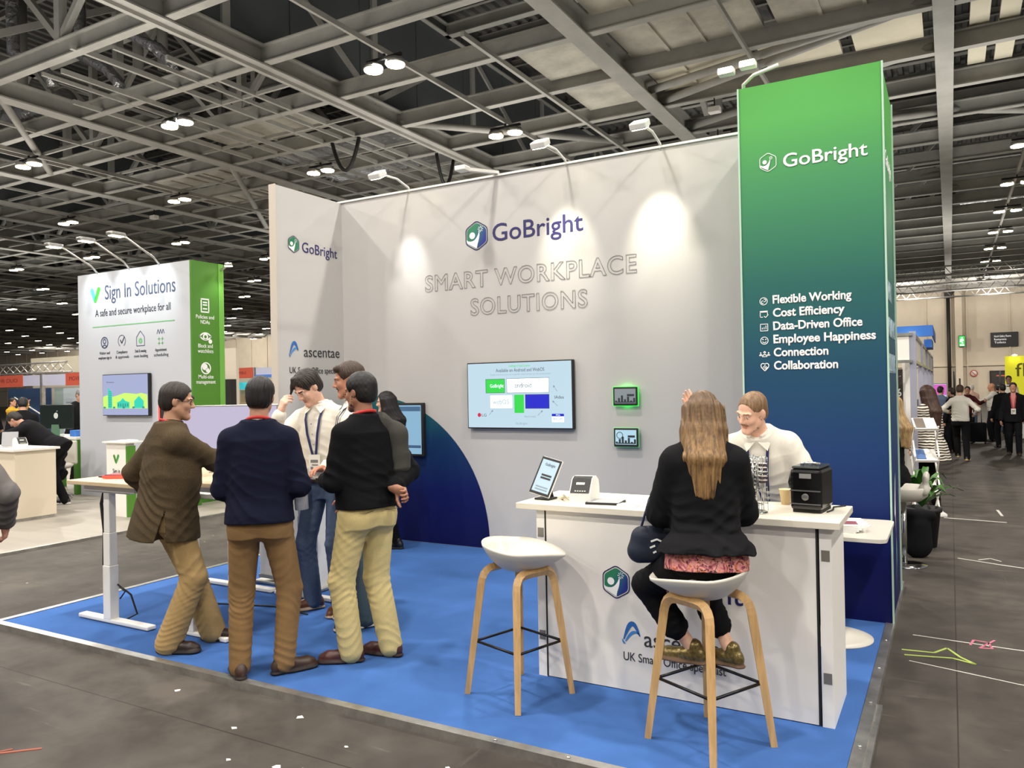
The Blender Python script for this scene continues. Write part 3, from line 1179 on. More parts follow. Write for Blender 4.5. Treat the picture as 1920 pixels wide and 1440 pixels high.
# slim secondary tubes and diagonal wind bracing at chord level
for a, b_ in (((-9.25, 14.5, 9.55), (-9.25, 30, 9.55)), ((2.35, 22, 9.5), (2.35, 74, 9.5)), ((-20.4, 12.5, 9.62), (-20.4, 40, 9.62)), ((-17.2, 10.5, 9.62), (-17.2, 40, 9.62)), ((-15.9, 12, 9.62), (-15.9, 30, 9.62))):
    struct(MB().beam(a, b_, .09, .12).build('ceiling_rail', m_steel))
for a, b_ in (((-27.5, 16, 9.6), (-21.5, 11.2, 9.6)), ((-28.2, 26.6, 9.6), (-21.5, 18.7, 9.6)), ((-7.0, 21.4, 9.75), (-.2, 18.75, 9.75)), ((-.2, 21.4, 9.75), (-7, 24, 9.75)), ((-.2, 26.7, 9.75), (-7, 29.4, 9.75)), ((-.2, 26.7, 9.75), (-5, 26.0, 9.75)), ((-.2, 34.7, 9.75), (-7, 36, 9.75)), ((-.2, 18.73, 9.75), (-7, 20.4, 9.75)), ((.2, 26.7, 9.75), (7, 31, 9.75)), ((.2, 37.4, 9.75), (7, 40, 9.75)), ((-14.2, 18.7, 9.7), (-9.2, 24, 9.7)), ((-14.2, 24.1, 9.7), (-9.2, 29.5, 9.7))):
    struct(MB().tube([a, b_], .11, 8).build('ceiling_brace', m_steel))

for i in range(22):
    xr = -4.0 - 7.2 * i
    struct(MB().beam((xr, max(11, -xr / 2.6), 9.5), (xr, 78, 9.5), .07, .12).build('ceiling_rail', m_steel))
for i in range(9):
    for dx in (2.1, 4.9):
        xr = -14.3 - 7.2 * i - dx
        struct(MB().beam((xr, max(11, -xr / 2.6), 9.6), (xr, 70, 9.6), .07, .09).build('ceiling_rail', m_steel))
for by in (14.7, 17.4, 20.1, 22.7, 25.4, 28.1):
    struct(MB().beam((-52, by, 9.62), (-14.5, by, 9.62), .07, .09).build('ceiling_rail', m_steel))
# smoke curtains: dark sheet hung between a truss and the deck
for xs, ya, yb in ((-14.3, 7, 80), (-35.9, 14, 80), (-57.5, 24, 80), (-86.3, 34, 80)):
    b = MB().box(xs - .03, xs + .03, ya, yb, 10.0, 14.1)
    k = ya + 2
    while k < yb:
        b.box(xs + .03, xs + .05, k, k + .05, 10.0, 14.1)
        k += 2.67
    struct(b.build('ceiling_smoke_curtain', m_part))
for ys, xa, xb in ((34.75, -57.5, -14.3), (56.1, -120, -7)):
    b = MB().box(xa, xb, ys - .03, ys + .03, 10.0, 14.1)
    struct(b.build('ceiling_smoke_curtain', m_part))

# pale and dusty panels laid above the beams, foil-wrapped ducts
pn = [(-9.1, -7.4, 16.15, 18.6, 9.85, m_dust), (-9.1, -7.4, 18.85, 21.2, 9.85, m_dust), (-6.8, -4.6, 13.6, 16.0, 9.95, m_dust), (-6.8, -3.6, 16.2, 18.6, 9.95, m_dust), (-6.8, -4.2, 18.9, 21.2, 9.95, m_pale), (-4.0, -2.2, 18.9, 21.2, 9.95, m_pale),
      (-1.9, -.4, 18.9, 21.2, 9.95, m_pale), (-3.3, -.4, 16.2, 18.6, 9.95, m_dust), (.55, .95, 12.5, 24.0, 10.05, m_pale), (1.15, 1.55, 12.5, 24.0, 10.05, m_pale), (1.75, 4.4, 15, 21.2, 10.1, m_pale), (-6.8, -.4, 13.5, 15.9, 10.0, m_dust),
      (-20.9, -16.6, 16.3, 18.5, 10.0, m_dust), (-20.9, -15, 18.9, 21.2, 10.0, m_foil), (-20.9, -15, 21.6, 23.9, 10.0, m_foil), (-28, -22, 21.6, 23.9, 10.0, m_dust), (-28, -22, 18.9, 21.2, 10.0, m_dust), (-20.9, -15, 24.3, 26.6, 10.0, m_dust), (-28, -21.8, 26.9, 29.2, 10.0, m_dust)]
for x0, x1, y0, y1, z0, mm in pn:
    b = MB().box(x0, x1, y0, y1, z0, z0 + .12)
    if mm is not m_foil and x1 - x0 > 1.4:
        for k in range(1, int((x1 - x0) / .9)):
            xk = x0 + k * .9
            b.box(xk, xk + .08, y0, y1, z0 - .05, z0)
    struct(b.build('ceiling_panel', mm))
for a, b_, r in (((.4, 44, 10.75), (12, 44, 10.75), .55), ((.4, 49.4, 10.75), (12, 49.4, 10.75), .5), ((-30, 11.2, 10.6), (-22, 11.2, 10.6), .38), ((-31, 13.6, 10.4), (-22.5, 13.6, 10.4), .34)):
    pts = [Vector(a).lerp(Vector(b_), t / 24) for t in range(25)]
    o = MB().tube(pts, r, 16, radii=[r * (1 + .06 * math.sin(t * 2.4)) for t in range(25)]).build('foil_duct', m_foil)
    tag(o, {44: 'crumpled silver foil duct under the far roof, nearer of the pair', 49: 'crumpled silver foil duct under the far roof, farther of the pair', 11: 'silver foil duct high at the upper left, above the long beam', 13: 'silver foil duct high at the left edge, below its twin'}[int(a[1])], 'duct')
# short foil elbows poking out of the dark bay at the upper left
for i, (px_, py_) in enumerate(((-21.2, 12.2), (-19.9, 13.3), (-17.6, 13.2))):
    b = MB().tube([(px_ - 1.0, py_ - .3, 14.1), (px_ - .9, py_ - .3, 11.1), (px_ - .2, py_, 10.7), (px_ + .1, py_ + .1, 10.35), (px_ + .15, py_ + .15, 10.1)], .16, 12)
    tag(b.build('duct_elbow', m_foil), ('silver foil duct elbow in the dark upper left bay, left one of the pair', 'silver foil duct elbow in the dark upper left bay, right one of the pair', 'single bent silver foil duct end in the dark bay near the long rail')[i], 'duct')
# vertical stub pipes in the same bay
for i, (px_, py_) in enumerate(((-20.6, 14.6), (-19.9, 14.9), (-24.6, 13.5))):
    tag(MB().tube([(px_, py_, 14), (px_, py_, 11.2)], .15, 12).build('down_pipe', m_steel2), ('thick grey pipe dropping from the deck in the upper left bay', 'thinner grey pipe beside the thick one in the upper left bay', 'grey pipe dropping from the deck at the upper left edge')[i], 'pipe')
# lighting trusses at the far end, right of the green tower
for i in range(4):
    y = 56 + 5 * i
    b = MB()
    for dz, dy in ((0, -.2), (0, .2), (.55, 0)):
        b.tube([(-4.2, y + dy, 8.3 + dz), (14, y + dy, 8.3 + dz)], .05, 6)
    k = -4.2
    while k < 13.4:
        b.tube([(k, y, 8.85), (k + .4, y - .2, 8.3), (k + .8, y, 8.85)], .03, 5, cap=False)
        k += .8
    tag(b.build('lighting_truss', m_alu), ('zigzag aluminium lighting truss under the far roof, nearest of the four', 'zigzag aluminium lighting truss under the far roof, second from the camera', 'zigzag aluminium lighting truss under the far roof, third from the camera', 'zigzag aluminium lighting truss under the far roof, closest to the cream wall')[i], 'truss', 'lighting trusses by the far wall')

# ---- floodlights, two heads on a bar, on the roof grid
m_glow = mat('lamp_glow', (255, 240, 205), .4, emit=(255, 236, 196), es=32)
m_glow2 = mat('lamp_glow_far', (255, 240, 215), .4, emit=(255, 240, 215), es=14)


def proj(P):
    v = cam.matrix_world.inverted() @ Vector(P)
    if v.z > -.5:
        return None
    return (960 + 1461 * v.x / -v.z, 720 - 1461 * v.y / -v.z)


def flood(loc, far):
    t = thing('floodlight', 'pair of glowing white floodlight heads hanging under the hall roof grid', 'lamp', loc, 0, 'floodlights under the hall roof')
    fr = MB().box(-.5, .5, -.03, .03, .16, .22)
    fr.beam((0, 0, .2), (0, 0, .34), .05)
    fr.build('bar', m_dark, t)
    for sx in (-1, 1):
        hb = MB().lathe([(.06, .14), (.2, .10), (.24, -.02), (.22, -.02)], (sx * .32, 0, 0), 14)
        h_ = hb.build('lamp_head', m_alu, t)
        MB().lathe([(.01, -.03), (.21, -.03), (.21, -.05), (.01, -.05)], (sx * .32, 0, 0), 14).build('lens', m_glow2 if far else m_glow, h_)
    return t


_near = _far = None
for i in range(22):
    for j in range(12):
        P = (-4.0 - 7.2 * i, 14.2 + 5.6 * j, 9.15)
        q = proj(P)
        if not q or q[0] < -20 or q[0] > 1390 or q[1] < -20:
            continue
        if 515 < q[0] < 1385 and q[1] > 383 - .17 * (q[0] - 640) + 12:
            continue
        if 150 < q[0] < 410 and q[1] > 505:
            continue
        far = P[1] > 34
        src = _far if far else _near
        if src is None:
            t = flood(P, far)
            if far:
                _far = t
            else:
                _near = t
        else:
            dup(src, P)
for j in range(8):
    dup(_near, (2.35, 29.6 + 5.6 * j, 9.15), label='pair of glowing floodlight heads in the row right of the green tower', group='floodlights right of the tower')
# hanging black cable loops by the side wall
for i, (a, b_) in enumerate((((-16.9, 18.73, 9.56), (-15.8, 18.73, 9.56)), ((-14.62, 21.2, 9.5), (-14.62, 22.2, 9.5)))):
    a, b_ = Vector(a), Vector(b_)
    pts = [a.lerp(b_, t / 10) - Vector((0, 0, .95 * (1 - (t / 5 - 1) ** 2))) for t in range(11)]
    tag(MB().tube(pts, .06, 6).build('cable_loop', m_dark), ('black cable loop hanging from the beams, left of its twin', 'black cable loop hanging just left above the stand side wall')[i], 'cable')
# small white detector boxes under beams
for i, p in enumerate(((-5.5, 21.4, 9.25), (-6.1, 24.07, 9.25), (-29.3, 21.4, 9.25))):
    t = thing('box_fitting', ('small white box lamp hanging under a beam left of the green tower', 'small white box fixed just above the stand back wall', 'flat white disc fitting under a beam at the left')[i], 'fitting', p)
    MB().box(-.16, .16, -.12, .12, -.1, .06, bev=.02).build('case', m_white, t)
    MB().beam((0, 0, .06), (0, 0, .32), .03).build('stem', m_dark, t)
# ------------------------------------------------------------------ the stand
def carpet_mat(name, c):
    m = mat(name, c, .95, noise=(1.4, .13), bump=(380, .5, .004), spec=.1)
    return m


m_carpet = carpet_mat('blue_carpet', (64, 101, 161))
m_sw = mat('stand_wall_print', (186, 183, 179), .38, spec=.5)
m_ink = mat('ink_navy', (34, 30, 92), .5)
m_inkgrey = mat('ink_grey', (118, 116, 112), .5)
m_inkdark = mat('ink_charcoal', (48, 48, 52), .5)
m_print_white = mat('print_white', (240, 240, 238), .5)

o = MB().box(-6.17, -.42, 3.18, 7.0, 0, .04).build('floor_carpet', m_carpet)
tag(o, 'blue carpet laid over the stand floor', 'carpet')
o.name = 'stand_carpet'
ed = thing('floor_edging', 'brushed aluminium edging around the blue carpet', 'edging', (0, 0, 0))
for a, b_ in (((-6.24, 3.155), (-.36, 3.155)), ((-6.205, 3.18), (-6.205, 7.05)), ((-.39, 3.13), (-.39, 7.2))):
    MB().beam((a[0], a[1], .021), (b_[0], b_[1], .021), .055, .046).build('edge_rail', m_alu, ed)
pts = [(-1.9 + .38 * i, 3.155, .046) for i in range(5)] + [(-.39, 3.3 + .55 * i, .046) for i in range(6)]
for p in pts:
    MB().lathe([(.01, 0), (.009, .003)], p, 8).build('screw_head', mat('screw_zinc', (210, 208, 205), .3, metal=.8), ed)
tag(MB().beam((-.352, 3.62, .012), (-.352, 4.45, .012), .03, .024).build('trim_strip', m_alu), 'loose aluminium strip lying against the carpet edging on the right', 'strip')

# back wall
bw = thing('exhibition_wall', 'wide white printed back wall of the blue carpeted stand', 'stand wall', (-3.73, 6.96, .04))
W0 = Vector((3.73, -6.96, -.04))


def put(o, root):
    """re-express a mesh built in world coordinates under an unrotated root"""
    v = -Vector(root.location)
    o.data.transform(Matrix.Translation(v))
    return o


def wbuild(b, name, m, root):
    return put(b.build(name, m, root), root)


def wtext(s, M, size, m, root, **k):
    o = text(s, M, size, m, root, **k)
    return put(o, root)


wbuild(MB().box(-6.17, -1.3, 6.92, 7.0, .041, 3.88), 'wall_panel', m_sw, bw)
wbuild(MB().box(-6.17, -1.3, 6.90, 7.02, 3.88, 3.90), 'top_rail', m_white, bw)
cp = [(-6.115, .04)]
for i in range(0, 65):
    a = math.pi * i / 64
    x, z = -5.73 + 1.54 * math.cos(a), .1 + 1.54 * math.sin(a)
    if x > -6.115:
        cp.append((x, z))
cp = [(-4.192, .045)] + cp[1:] + [(-6.115, .1 + math.sqrt(1.54 ** 2 - .385 ** 2)), (-6.115, .045)]
m_circle = gradient_mat('circle_print', ((.0, (2, 6, 66)), (.35, (5, 18, 84)), (.7, (14, 52, 92)), (1, (28, 96, 92))), .045, 1.64)
b = MB().poly([(x, 6.918, z) for x, z in cp], .0015, (0, -1, 0))
cobj = b.build('printed_circle', m_circle, bw)
cobj.location = -Vector(bw.location)

m_logo_line = mat('logo_outline', (30, 34, 84), .5)


def logo_grad():
    m = bpy.data.materials.new('logo_gradient')
    m.use_nodes = True
    nt = m.node_tree
    b = nt.nodes['Principled BSDF']
    b.inputs['Roughness'].default_value = .5
    tc = nt.nodes.new('ShaderNodeTexCoord')
    vm = nt.nodes.new('ShaderNodeVectorMath')
    vm.operation = 'DOT_PRODUCT'
    vm.inputs[1].default_value = (1, 0, -.55)
    nt.links.new(tc.outputs['Generated'], vm.inputs[0])
    cr = nt.nodes.new('ShaderNodeValToRGB')
    cr.color_ramp.elements[0].color = srgb(36, 120, 84)
    cr.color_ramp.elements[0].position = .02
    cr.color_ramp.elements[1].color = srgb(24, 40, 130)
    cr.color_ramp.elements[1].position = .62
    nt.links.new(vm.outputs['Value'], cr.inputs[0])
    nt.links.new(cr.outputs[0], b.inputs['Base Color'])
    return m


m_lgrad = logo_grad()


def logo(M, h, root, white=False, line=None, fillm=None, fig=None, name='logo'):
    """hexagon badge with a reaching figure; M places its centre; local units, h = height"""
    def hexa(r, n=7):
        out = []
        cs = [(math.sin(math.radians(60 * k)) * r * .97, math.cos(math.radians(60 * k)) * r) for k in range(6)]
        for k in range(6):
            p, c, q = Vector(cs[k - 1]), Vector(cs[k]), Vector(cs[(k + 1) % 6])
            a, b_ = c.lerp(p, .22), c.lerp(q, .22)
            for t in range(n):
                u = t / (n - 1)
                v = a * (1 - u) ** 2 + c * 2 * u * (1 - u) + b_ * u * u
                out.append(v)
        return out
    b = MB()
    Z = lambda v, z: M @ Vector((v[0] * h, v[1] * h, z))
    N = (M.to_3x3() @ Vector((0, 0, 1)))
    A, B = hexa(.53), hexa(.49 if not white else .492)
    n = len(A)
    for i in range(n):
        j = (i + 1) % n
        b.poly([Z(A[i], .001), Z(B[i], .001), Z(B[j], .001), Z(A[j], .001)])
    b.mi = 1
    b.poly([Z(v, .001) for v in hexa(.455)][::-1]) if not white else None
    b.mi = 2
    b.poly([Z((-.17 + .115 * math.cos(a * math.pi / 14), .02 + .115 * math.sin(a * math.pi / 14)), .002) for a in range(28)])
    sw = [(-.40, -.10), (-.34, -.155), (-.26, -.175), (-.16, -.17), (-.07, -.13), (.0, -.06), (.06, .03), (.10, .13), (.115, .17), (.125, .12), (.12, .02), (.10, -.10), (.07, -.2), (.04, -.28), (.02, -.36), (.015, -.425), (-.03, -.42), (-.36, -.235), (-.395, -.2)]
    b.poly([Z(v, .002) for v in sw])
    for k in range(8):
        a = k * math.pi / 4
        ca, sa = math.cos(a), math.sin(a)
        r0, r1, wd = .035, (.105 if not white else .09), (.012 if not white else .018)
        c0 = (.16, .22)
        b.poly([Z((c0[0] + ca * r0 - sa * wd * .5, c0[1] + sa * r0 + ca * wd * .5), .002), Z((c0[0] + ca * r1 - sa * wd, c0[1] + sa * r1 + ca * wd), .002),
                Z((c0[0] + ca * r1 + sa * wd, c0[1] + sa * r1 - ca * wd), .002), Z((c0[0] + ca * r0 + sa * wd * .5, c0[1] + sa * r0 - ca * wd * .5), .002)])
    o = b.build(name, [line or m_logo_line, fillm or m_lgrad, fig or m_print_white], root, recalc=False)
    return put(o, root) if root else o


m_asc1 = mat('ascend_blue', (62, 130, 196), .5)
m_asc2 = mat('ascend_blue_deep', (40, 100, 170), .5)


def arch_logo(M, h, root):
    """two-stroke blue arch"""
    Z = lambda x, y: M @ Vector((x * h, y * h, .0015))
    b = MB()

    def stroke(f, w, m):
        b.mi = m
        n = 20
        for i in range(n):
            q = []
            for t in (i / n, (i + 1) / n):
                x, y = f(t)
                x2, y2 = f(t + .01)
                d = Vector((x2 - x, y2 - y)).normalized()
                ww = w(t)
                q.append((x - d.y * ww, y + d.x * ww, x + d.y * ww, y - d.x * ww))
            b.poly([Z(q[0][0], q[0][1]), Z(q[1][0], q[1][1]), Z(q[1][2], q[1][3]), Z(q[0][2], q[0][3])])
    stroke(lambda t: (.05 + .72 * t, .1 + .82 * math.sin(math.pi * (.08 + .80 * t)) ** 1.1 - .12 * (1 - t)), lambda t: .028 + .075 * math.sin(math.pi * t), 1)
    stroke(lambda t: (.02 + .62 * t + .1, -.0 + .52 * math.sin(math.pi * (.05 + .62 * t)) - (.0 if t < .5 else .0)), lambda t: .02 + .045 * math.sin(math.pi * t), 0)
    stroke(lambda t: (-.02 + .14 * t, .16 - .16 * math.sin(math.pi * t * .6)), lambda t: .015 + .03 * math.sin(math.pi * t), 0)
    o = b.build('arch_logo', [m_asc1, m_asc2], root, recalc=False)
    return put(o, root) if root else o


X_, Y_, Z_ = (1, 0, 0), (0, 1, 0), (0, 0, 1)
logo(frame((-4.283, 6.918, 3.298), X_, Z_), .305, bw)
wtext('GoBright', frame((-4.09, 6.917, 3.218), X_, Z_), .258, m_ink, bw, width=1.02, bold=.006, name='brand_lettering')
wtext('SMART WORKPLACE', frame((-4.95, 6.915, 2.765), X_, Z_), .245, m_inkgrey, bw, width=2.42, outline=.0022, off=.012, spacing=1.08, name='slogan_lettering')
wtext('SOLUTIONS', frame((-4.372, 6.915, 2.475), X_, Z_), .245, m_inkgrey, bw, width=1.335, outline=.0022, off=.012, spacing=1.08, name='slogan_lettering')

# side wall on the left
sw_ = thing('exhibition_wall', 'narrow white printed side wall at the left end of the blue carpet', 'stand wall', (-6.16, 6.41, .04))
wbuild(MB().box(-6.19, -6.12, 5.9, 6.92, .04, 3.88), 'wall_panel', m_sw, sw_)
wbuild(MB().box(-6.20, -6.11, 5.885, 5.9, .04, 3.885), 'edge_profile', mat('edge_profile', (196, 186, 172), .45, spec=.3), sw_)
logo(frame((-6.118, 6.15, 3.29), Y_, Z_), .185, sw_)
wtext('GoBright', frame((-6.117, 6.275, 3.225), Y_, Z_), .16, m_ink, sw_, width=.555, name='brand_lettering')
arch_logo(frame((-6.117, 6.06, 2.085), Y_, Z_), .17, sw_)
wtext('ascentae', frame((-6.117, 6.275, 2.085), Y_, Z_), .165, m_inkdark, sw_, width=.565, name='brand_lettering')
wtext('UK Smart Office specialist', frame((-6.117, 6.062, 1.905), Y_, Z_), .095, m_inkdark, sw_, width=.80, name='tagline_lettering')

# arm spotlights on the wall top; they light the wall below them
m_spot = mat('spot_glow', (255, 246, 215), .4, emit=(255, 244, 200), es=18)
for i, (lx, lb) in enumerate(((-5.14, 'arm spotlight over the plain left part of the white back wall'), (-3.24, 'arm spotlight over the brand name on the white back wall'), (-2.28, 'arm spotlight on the white back wall, beside the green tower'))):
    t = thing('arm_spotlight', lb, 'spotlight', (lx, 6.9, 3.9), 0, 'arm spotlights on the back wall')
    MB().tube([(0, .04, -.06), (0, .0, .02), (.0, -.2, .07), (0, -.5, .06)], .012, 8).build('arm', m_white, t)
    hd = MB()
    hd.box(-.075, .075, -.07, .07, -.03, .03, bev=.012, M=Matrix.Translation((0, -.53, .04)) @ Matrix.Rotation(.5, 4, 'X'))
    hh = hd.build('lamp_head', m_white, t)
    g = MB()
    g.box(-.06, .06, -.055, .055, -.036, -.031, M=Matrix.Translation((0, -.53, .04)) @ Matrix.Rotation(.5, 4, 'X'))
    g.build('lens', m_spot, hh)
    lamp('spot_beam', (0, -.51, -.01), (75, 110, 130)[i], ((1, .99, .95), (1, .95, .80), (1, .95, .80))[i], .04, target=(0, .02, -.9), kind='SPOT', spot=(36, 44, 46)[i], blend=1.0, parent=t)
tag(put(MB().beam((-4.02, 6.92, 3.92), (-4.12, 6.45, 3.93), .05, .03).box(-4.17, -4.05, 6.36, 6.47, 3.90, 3.95, bev=.01).build('arm_lamp', m_white), bw) if False else MB().beam((-4.02, 6.92, 3.92), (-4.12, 6.45, 3.86), .05, .03).box(-4.18, -4.06, 6.36, 6.47, 3.83, 3.88, bev=.01).build('arm_spotlight', m_white), 'unlit white arm spotlight on the back wall, left of the brand name', 'spotlight')

# tower
tw = thing('exhibition_tower', 'tall green to blue printed tower at the right end of the stand', 'tower', (-.857, 6.4, .04))
m_tower = gradient_mat('tower_print', ((0, (2, 8, 72)), (.12, (3, 14, 84)), (.3, (22, 54, 104)), (.46, (28, 72, 98)), (.62, (42, 100, 92)), (.8, (68, 140, 92)), (.93, (86, 166, 82)), (1, (82, 160, 74))), 0, 3.86)
b = MB().box(-1.343, -.375, 5.914, 6.9, .04, 3.9)
wbuild(b, 'printed_cover', m_tower, tw)
m_seam = mat('seam_strip', (178, 208, 186), .5)
for x, y in ((-.368, 5.912), (-.368, 6.9), (-1.343, 5.912)):
    wbuild(MB().beam((x, y, .04), (x, y, 3.9), .012), 'corner_strip', m_seam, tw)
logo(frame((-1.136, 5.911, 3.322), X_, Z_), .135, tw, white=True, line=m_print_white)
wtext('GoBright', frame((-1.03, 5.911, 3.268), X_, Z_), .138, m_print_white, tw, width=.562, bold=.014, name='brand_lettering')
for i, (s, wd) in enumerate((('Flexible Working', .533), ('Cost Efficiency', .487), ('Data-Driven Office', .60), ('Employee Happiness', .683), ('Connection', .375), ('Collaboration', .437))):
    wtext(s, frame((-1.123, 5.911, 2.283 - .0965 * i), X_, Z_), .086, m_print_white, tw, width=wd, bold=.034, name='list_lettering')
# six list icons
def ic(f):
    b = MB()
    f(b)
    return wbuild(b, 'list_icon', m_print_white, tw)


def ring(b, cx, cz, r, w=.005, a0=0, a1=360, y=5.9105):
    n = 20
    for k in range(n):
        q = []
        for t in (k, k + 1):
            a = math.radians(a0 + (a1 - a0) * t / n)
            q.append((math.cos(a), math.sin(a)))
        b.poly([(cx + q[0][0] * r, y, cz + q[0][1] * r), (cx + q[1][0] * r, y, cz + q[1][1] * r), (cx + q[1][0] * (r - w), y, cz + q[1][1] * (r - w)), (cx + q[0][0] * (r - w), y, cz + q[0][1] * (r - w))])


def seg(b, p, q, w=.005, y=5.9105):
    p, q = Vector((p[0], y, p[1])), Vector((q[0], y, q[1]))
    d = (q - p).normalized()
    n = Vector((-d.z, 0, d.x)) * w / 2
    b.poly([p + n, q + n, q - n, p - n])


IX = -1.187
zz = [2.305 - .0965 * i for i in range(6)]
ic(lambda b: (ring(b, IX, zz[0], .029), ring(b, IX - .006, zz[0] - .006, .012, .005, 60, 300), ring(b, IX + .006, zz[0] + .006, .012, .005, -120, 120)))
ic(lambda b: (seg(b, (IX - .028, zz[1] + .02), (IX + .028, zz[1] + .02), .012), seg(b, (IX - .026, zz[1] + .02), (IX - .026, zz[1] - .022)), seg(b, (IX + .026, zz[1] + .02), (IX + .026, zz[1] - .004)), seg(b, (IX - .028, zz[1] - .02), (IX - .006, zz[1] - .02)), seg(b, (IX + .002, zz[1] - .014), (IX + .012, zz[1] - .024)), seg(b, (IX + .012, zz[1] - .024), (IX + .032, zz[1] - .002))))
ic(lambda b: [seg(b, p, q) for p, q in (((IX - .026, zz[2] + .025), (IX + .026, zz[2] + .025)), ((IX - .026, zz[2] - .025), (IX + .026, zz[2] - .025)), ((IX - .026, zz[2] + .027), (IX - .026, zz[2] - .027)), ((IX + .026, zz[2] + .027), (IX + .026, zz[2] - .027)), ((IX - .013, zz[2] - .013), (IX - .013, zz[2] - .001)), ((IX, zz[2] - .013), (IX, zz[2] + .004)), ((IX + .013, zz[2] - .013), (IX + .013, zz[2] + .014)))])
ic(lambda b: (ring(b, IX, zz[3], .029), ring(b, IX, zz[3] - .002, .016, .005, 200, 340), ring(b, IX - .01, zz[3] + .009, .005, .004), ring(b, IX + .01, zz[3] + .009, .005, .004)))
ic(lambda b: [(ring(b, IX + dx, zz[4] + .01 * k, .009 * k, .006), ring(b, IX + dx, zz[4] - .022 * k, .019 * k, .007, 0, 180), seg(b, (IX + dx - .019 * k, zz[4] - .022 * k), (IX + dx + .019 * k, zz[4] - .022 * k))) for dx, k in ((0, 1), (-.028, .6), (.028, .6))])
ic(lambda b: (ring(b, IX - .013, zz[5] + .01, .018, .006, 20, 220), ring(b, IX + .013, zz[5] + .01, .018, .006, -40, 160), seg(b, (IX - .028, zz[5]), (IX, zz[5] - .03), .007), seg(b, (IX + .028, zz[5]), (IX, zz[5] - .03), .007), seg(b, (IX - .014, zz[5] - .004), (IX + .004, zz[5] + .012)), seg(b, (IX - .006, zz[5] - .012), (IX + .012, zz[5] + .004)), seg(b, (IX + .002, zz[5] - .018), (IX + .018, zz[5] - .002))))
# printing on the right face of the tower
wtext('GoBright', frame((-.3735, 6.13, 3.25), Y_, Z_), .16, m_print_white, tw, width=.62, bold=.012, name='brand_lettering')
for i_, s_ in enumerate(('SMART', 'WORKPLACE', 'SOLUTIONS')):
    wtext(s_, frame((-.3725, 6.06, 2.28 - .26 * i_), Y_, Z_), .2, mat('ink_pale', (170, 190, 200), .5), tw, width=(.44, .74, .70)[i_], outline=.0013, name='slogan_lettering')
b = MB()
Zc = lambda y, z: (-.3725, y, z)
b.poly([Zc(6.30, .74), Zc(6.42, .98), Zc(6.47, 1.02), Zc(6.44, .8), Zc(6.45, .55), Zc(6.40, .72), Zc(6.34, .70)])
b.mi = 1
b.poly([Zc(6.45, .56), Zc(6.49, .50), Zc(6.54, .30), Zc(6.47, .44), Zc(6.40, .12), Zc(6.42, .4)])
wbuild(b, 'figure_print', [m_print_white, mat('ink_teal', (110, 176, 186), .5)], tw)
# white arm lamp clamped on the tower top
t = thing('tower_lamp', 'white clamp lamp on a bent rod at the tower top left corner', 'spotlight', (-1.33, 6.05, 3.9))
MB().tube([(0, 0, -.05), (.01, -.05, .06), (.1, -.12, .09), (.28, -.14, .12)], .014, 8).build('arm', m_white, t)
MB().tube([(-.02, .1, 0), (-.02, .7, .02)], .02, 8).build('rail', m_white, t)
hl = MB().box(-.16, -.04, -.16, -.08, .13, .18, bev=.01).box(.0, .12, -.16, -.08, .15, .2, bev=.01).build('lamp_head', m_white, t)
MB().box(-.15, -.05, -.165, -.16, .135, .175).build('lens', m_spot, hl)
MB().box(.01, .11, -.165, -.16, .155, .195).build('lens', m_spot, hl)
lamp('tower_light', (.45, -.75, .5), 7, (.95, 1, .9), .12, target=(.5, -.1, -1.0), kind='SPOT', spot=95, blend=1.0, parent=t)

# big screen on the back wall
def screen(name, label, cat, loc, w, h, d, col, es, rz=0, rx=0, bez=.012, group=None, mframe=None):
    t = thing(name, label, cat, loc, rz, group)
    M = Matrix.Rotation(rx, 4, 'X')
    MB().box(-w / 2, w / 2, 0, d, -h / 2, h / 2, bev=.006, M=M).build('casing', mframe or m_dark, t)
    s = MB().box(-w / 2 + bez, w / 2 - bez, -.003, .0, -h / 2 + bez, h / 2 - bez, M=M).build('display', mat('display_%s_%d' % (name, sum(int(c * (i + 1)) for i, c in enumerate(col))), (12, 12, 14), .2, emit=col, es=es), t)
    return t, s, M


def emat(name, c, es=.9):
    return mat(name, c, .4, emit=c, es=es)


tv, _s, _M = screen('wall_screen', 'large flat screen with a pale blue slide on the white back wall', 'screen', (-3.79, 6.86, 1.63), 1.21, .68, .055, (196, 222, 236), 1.0)
for p in tv.children:
    if p.name.startswith('display'):
        disp = p
T_ = lambda x, z: frame((x, -.0045, z), X_, Z_)
e_dk, e_gn, e_bl, e_wh, e_gr, e_rd = emat('slide_dark', (60, 66, 74), .35), emat('slide_green', (40, 170, 60), .7), emat('slide_blue', (20, 24, 160), .7), emat('slide_white', (222, 238, 246), .85), emat('slide_grey', (120, 140, 150), .6), emat('slide_red', (170, 30, 60), .6)


def rect(b, x0, z0, x1, z1, y=-.0045):
    b.poly([(x0, y, z0), (x1, y, z0), (x1, y, z1), (x0, y, z1)])


def frame_rect(b, x0, z0, x1, z1, w=.004, y=-.005):
    rect(b, x0, z0, x1, z0 + w, y)
    rect(b, x0, z1 - w, x1, z1, y)
    rect(b, x0, z0, x0 + w, z1, y)
    rect(b, x1 - w, z0, x1, z1, y)


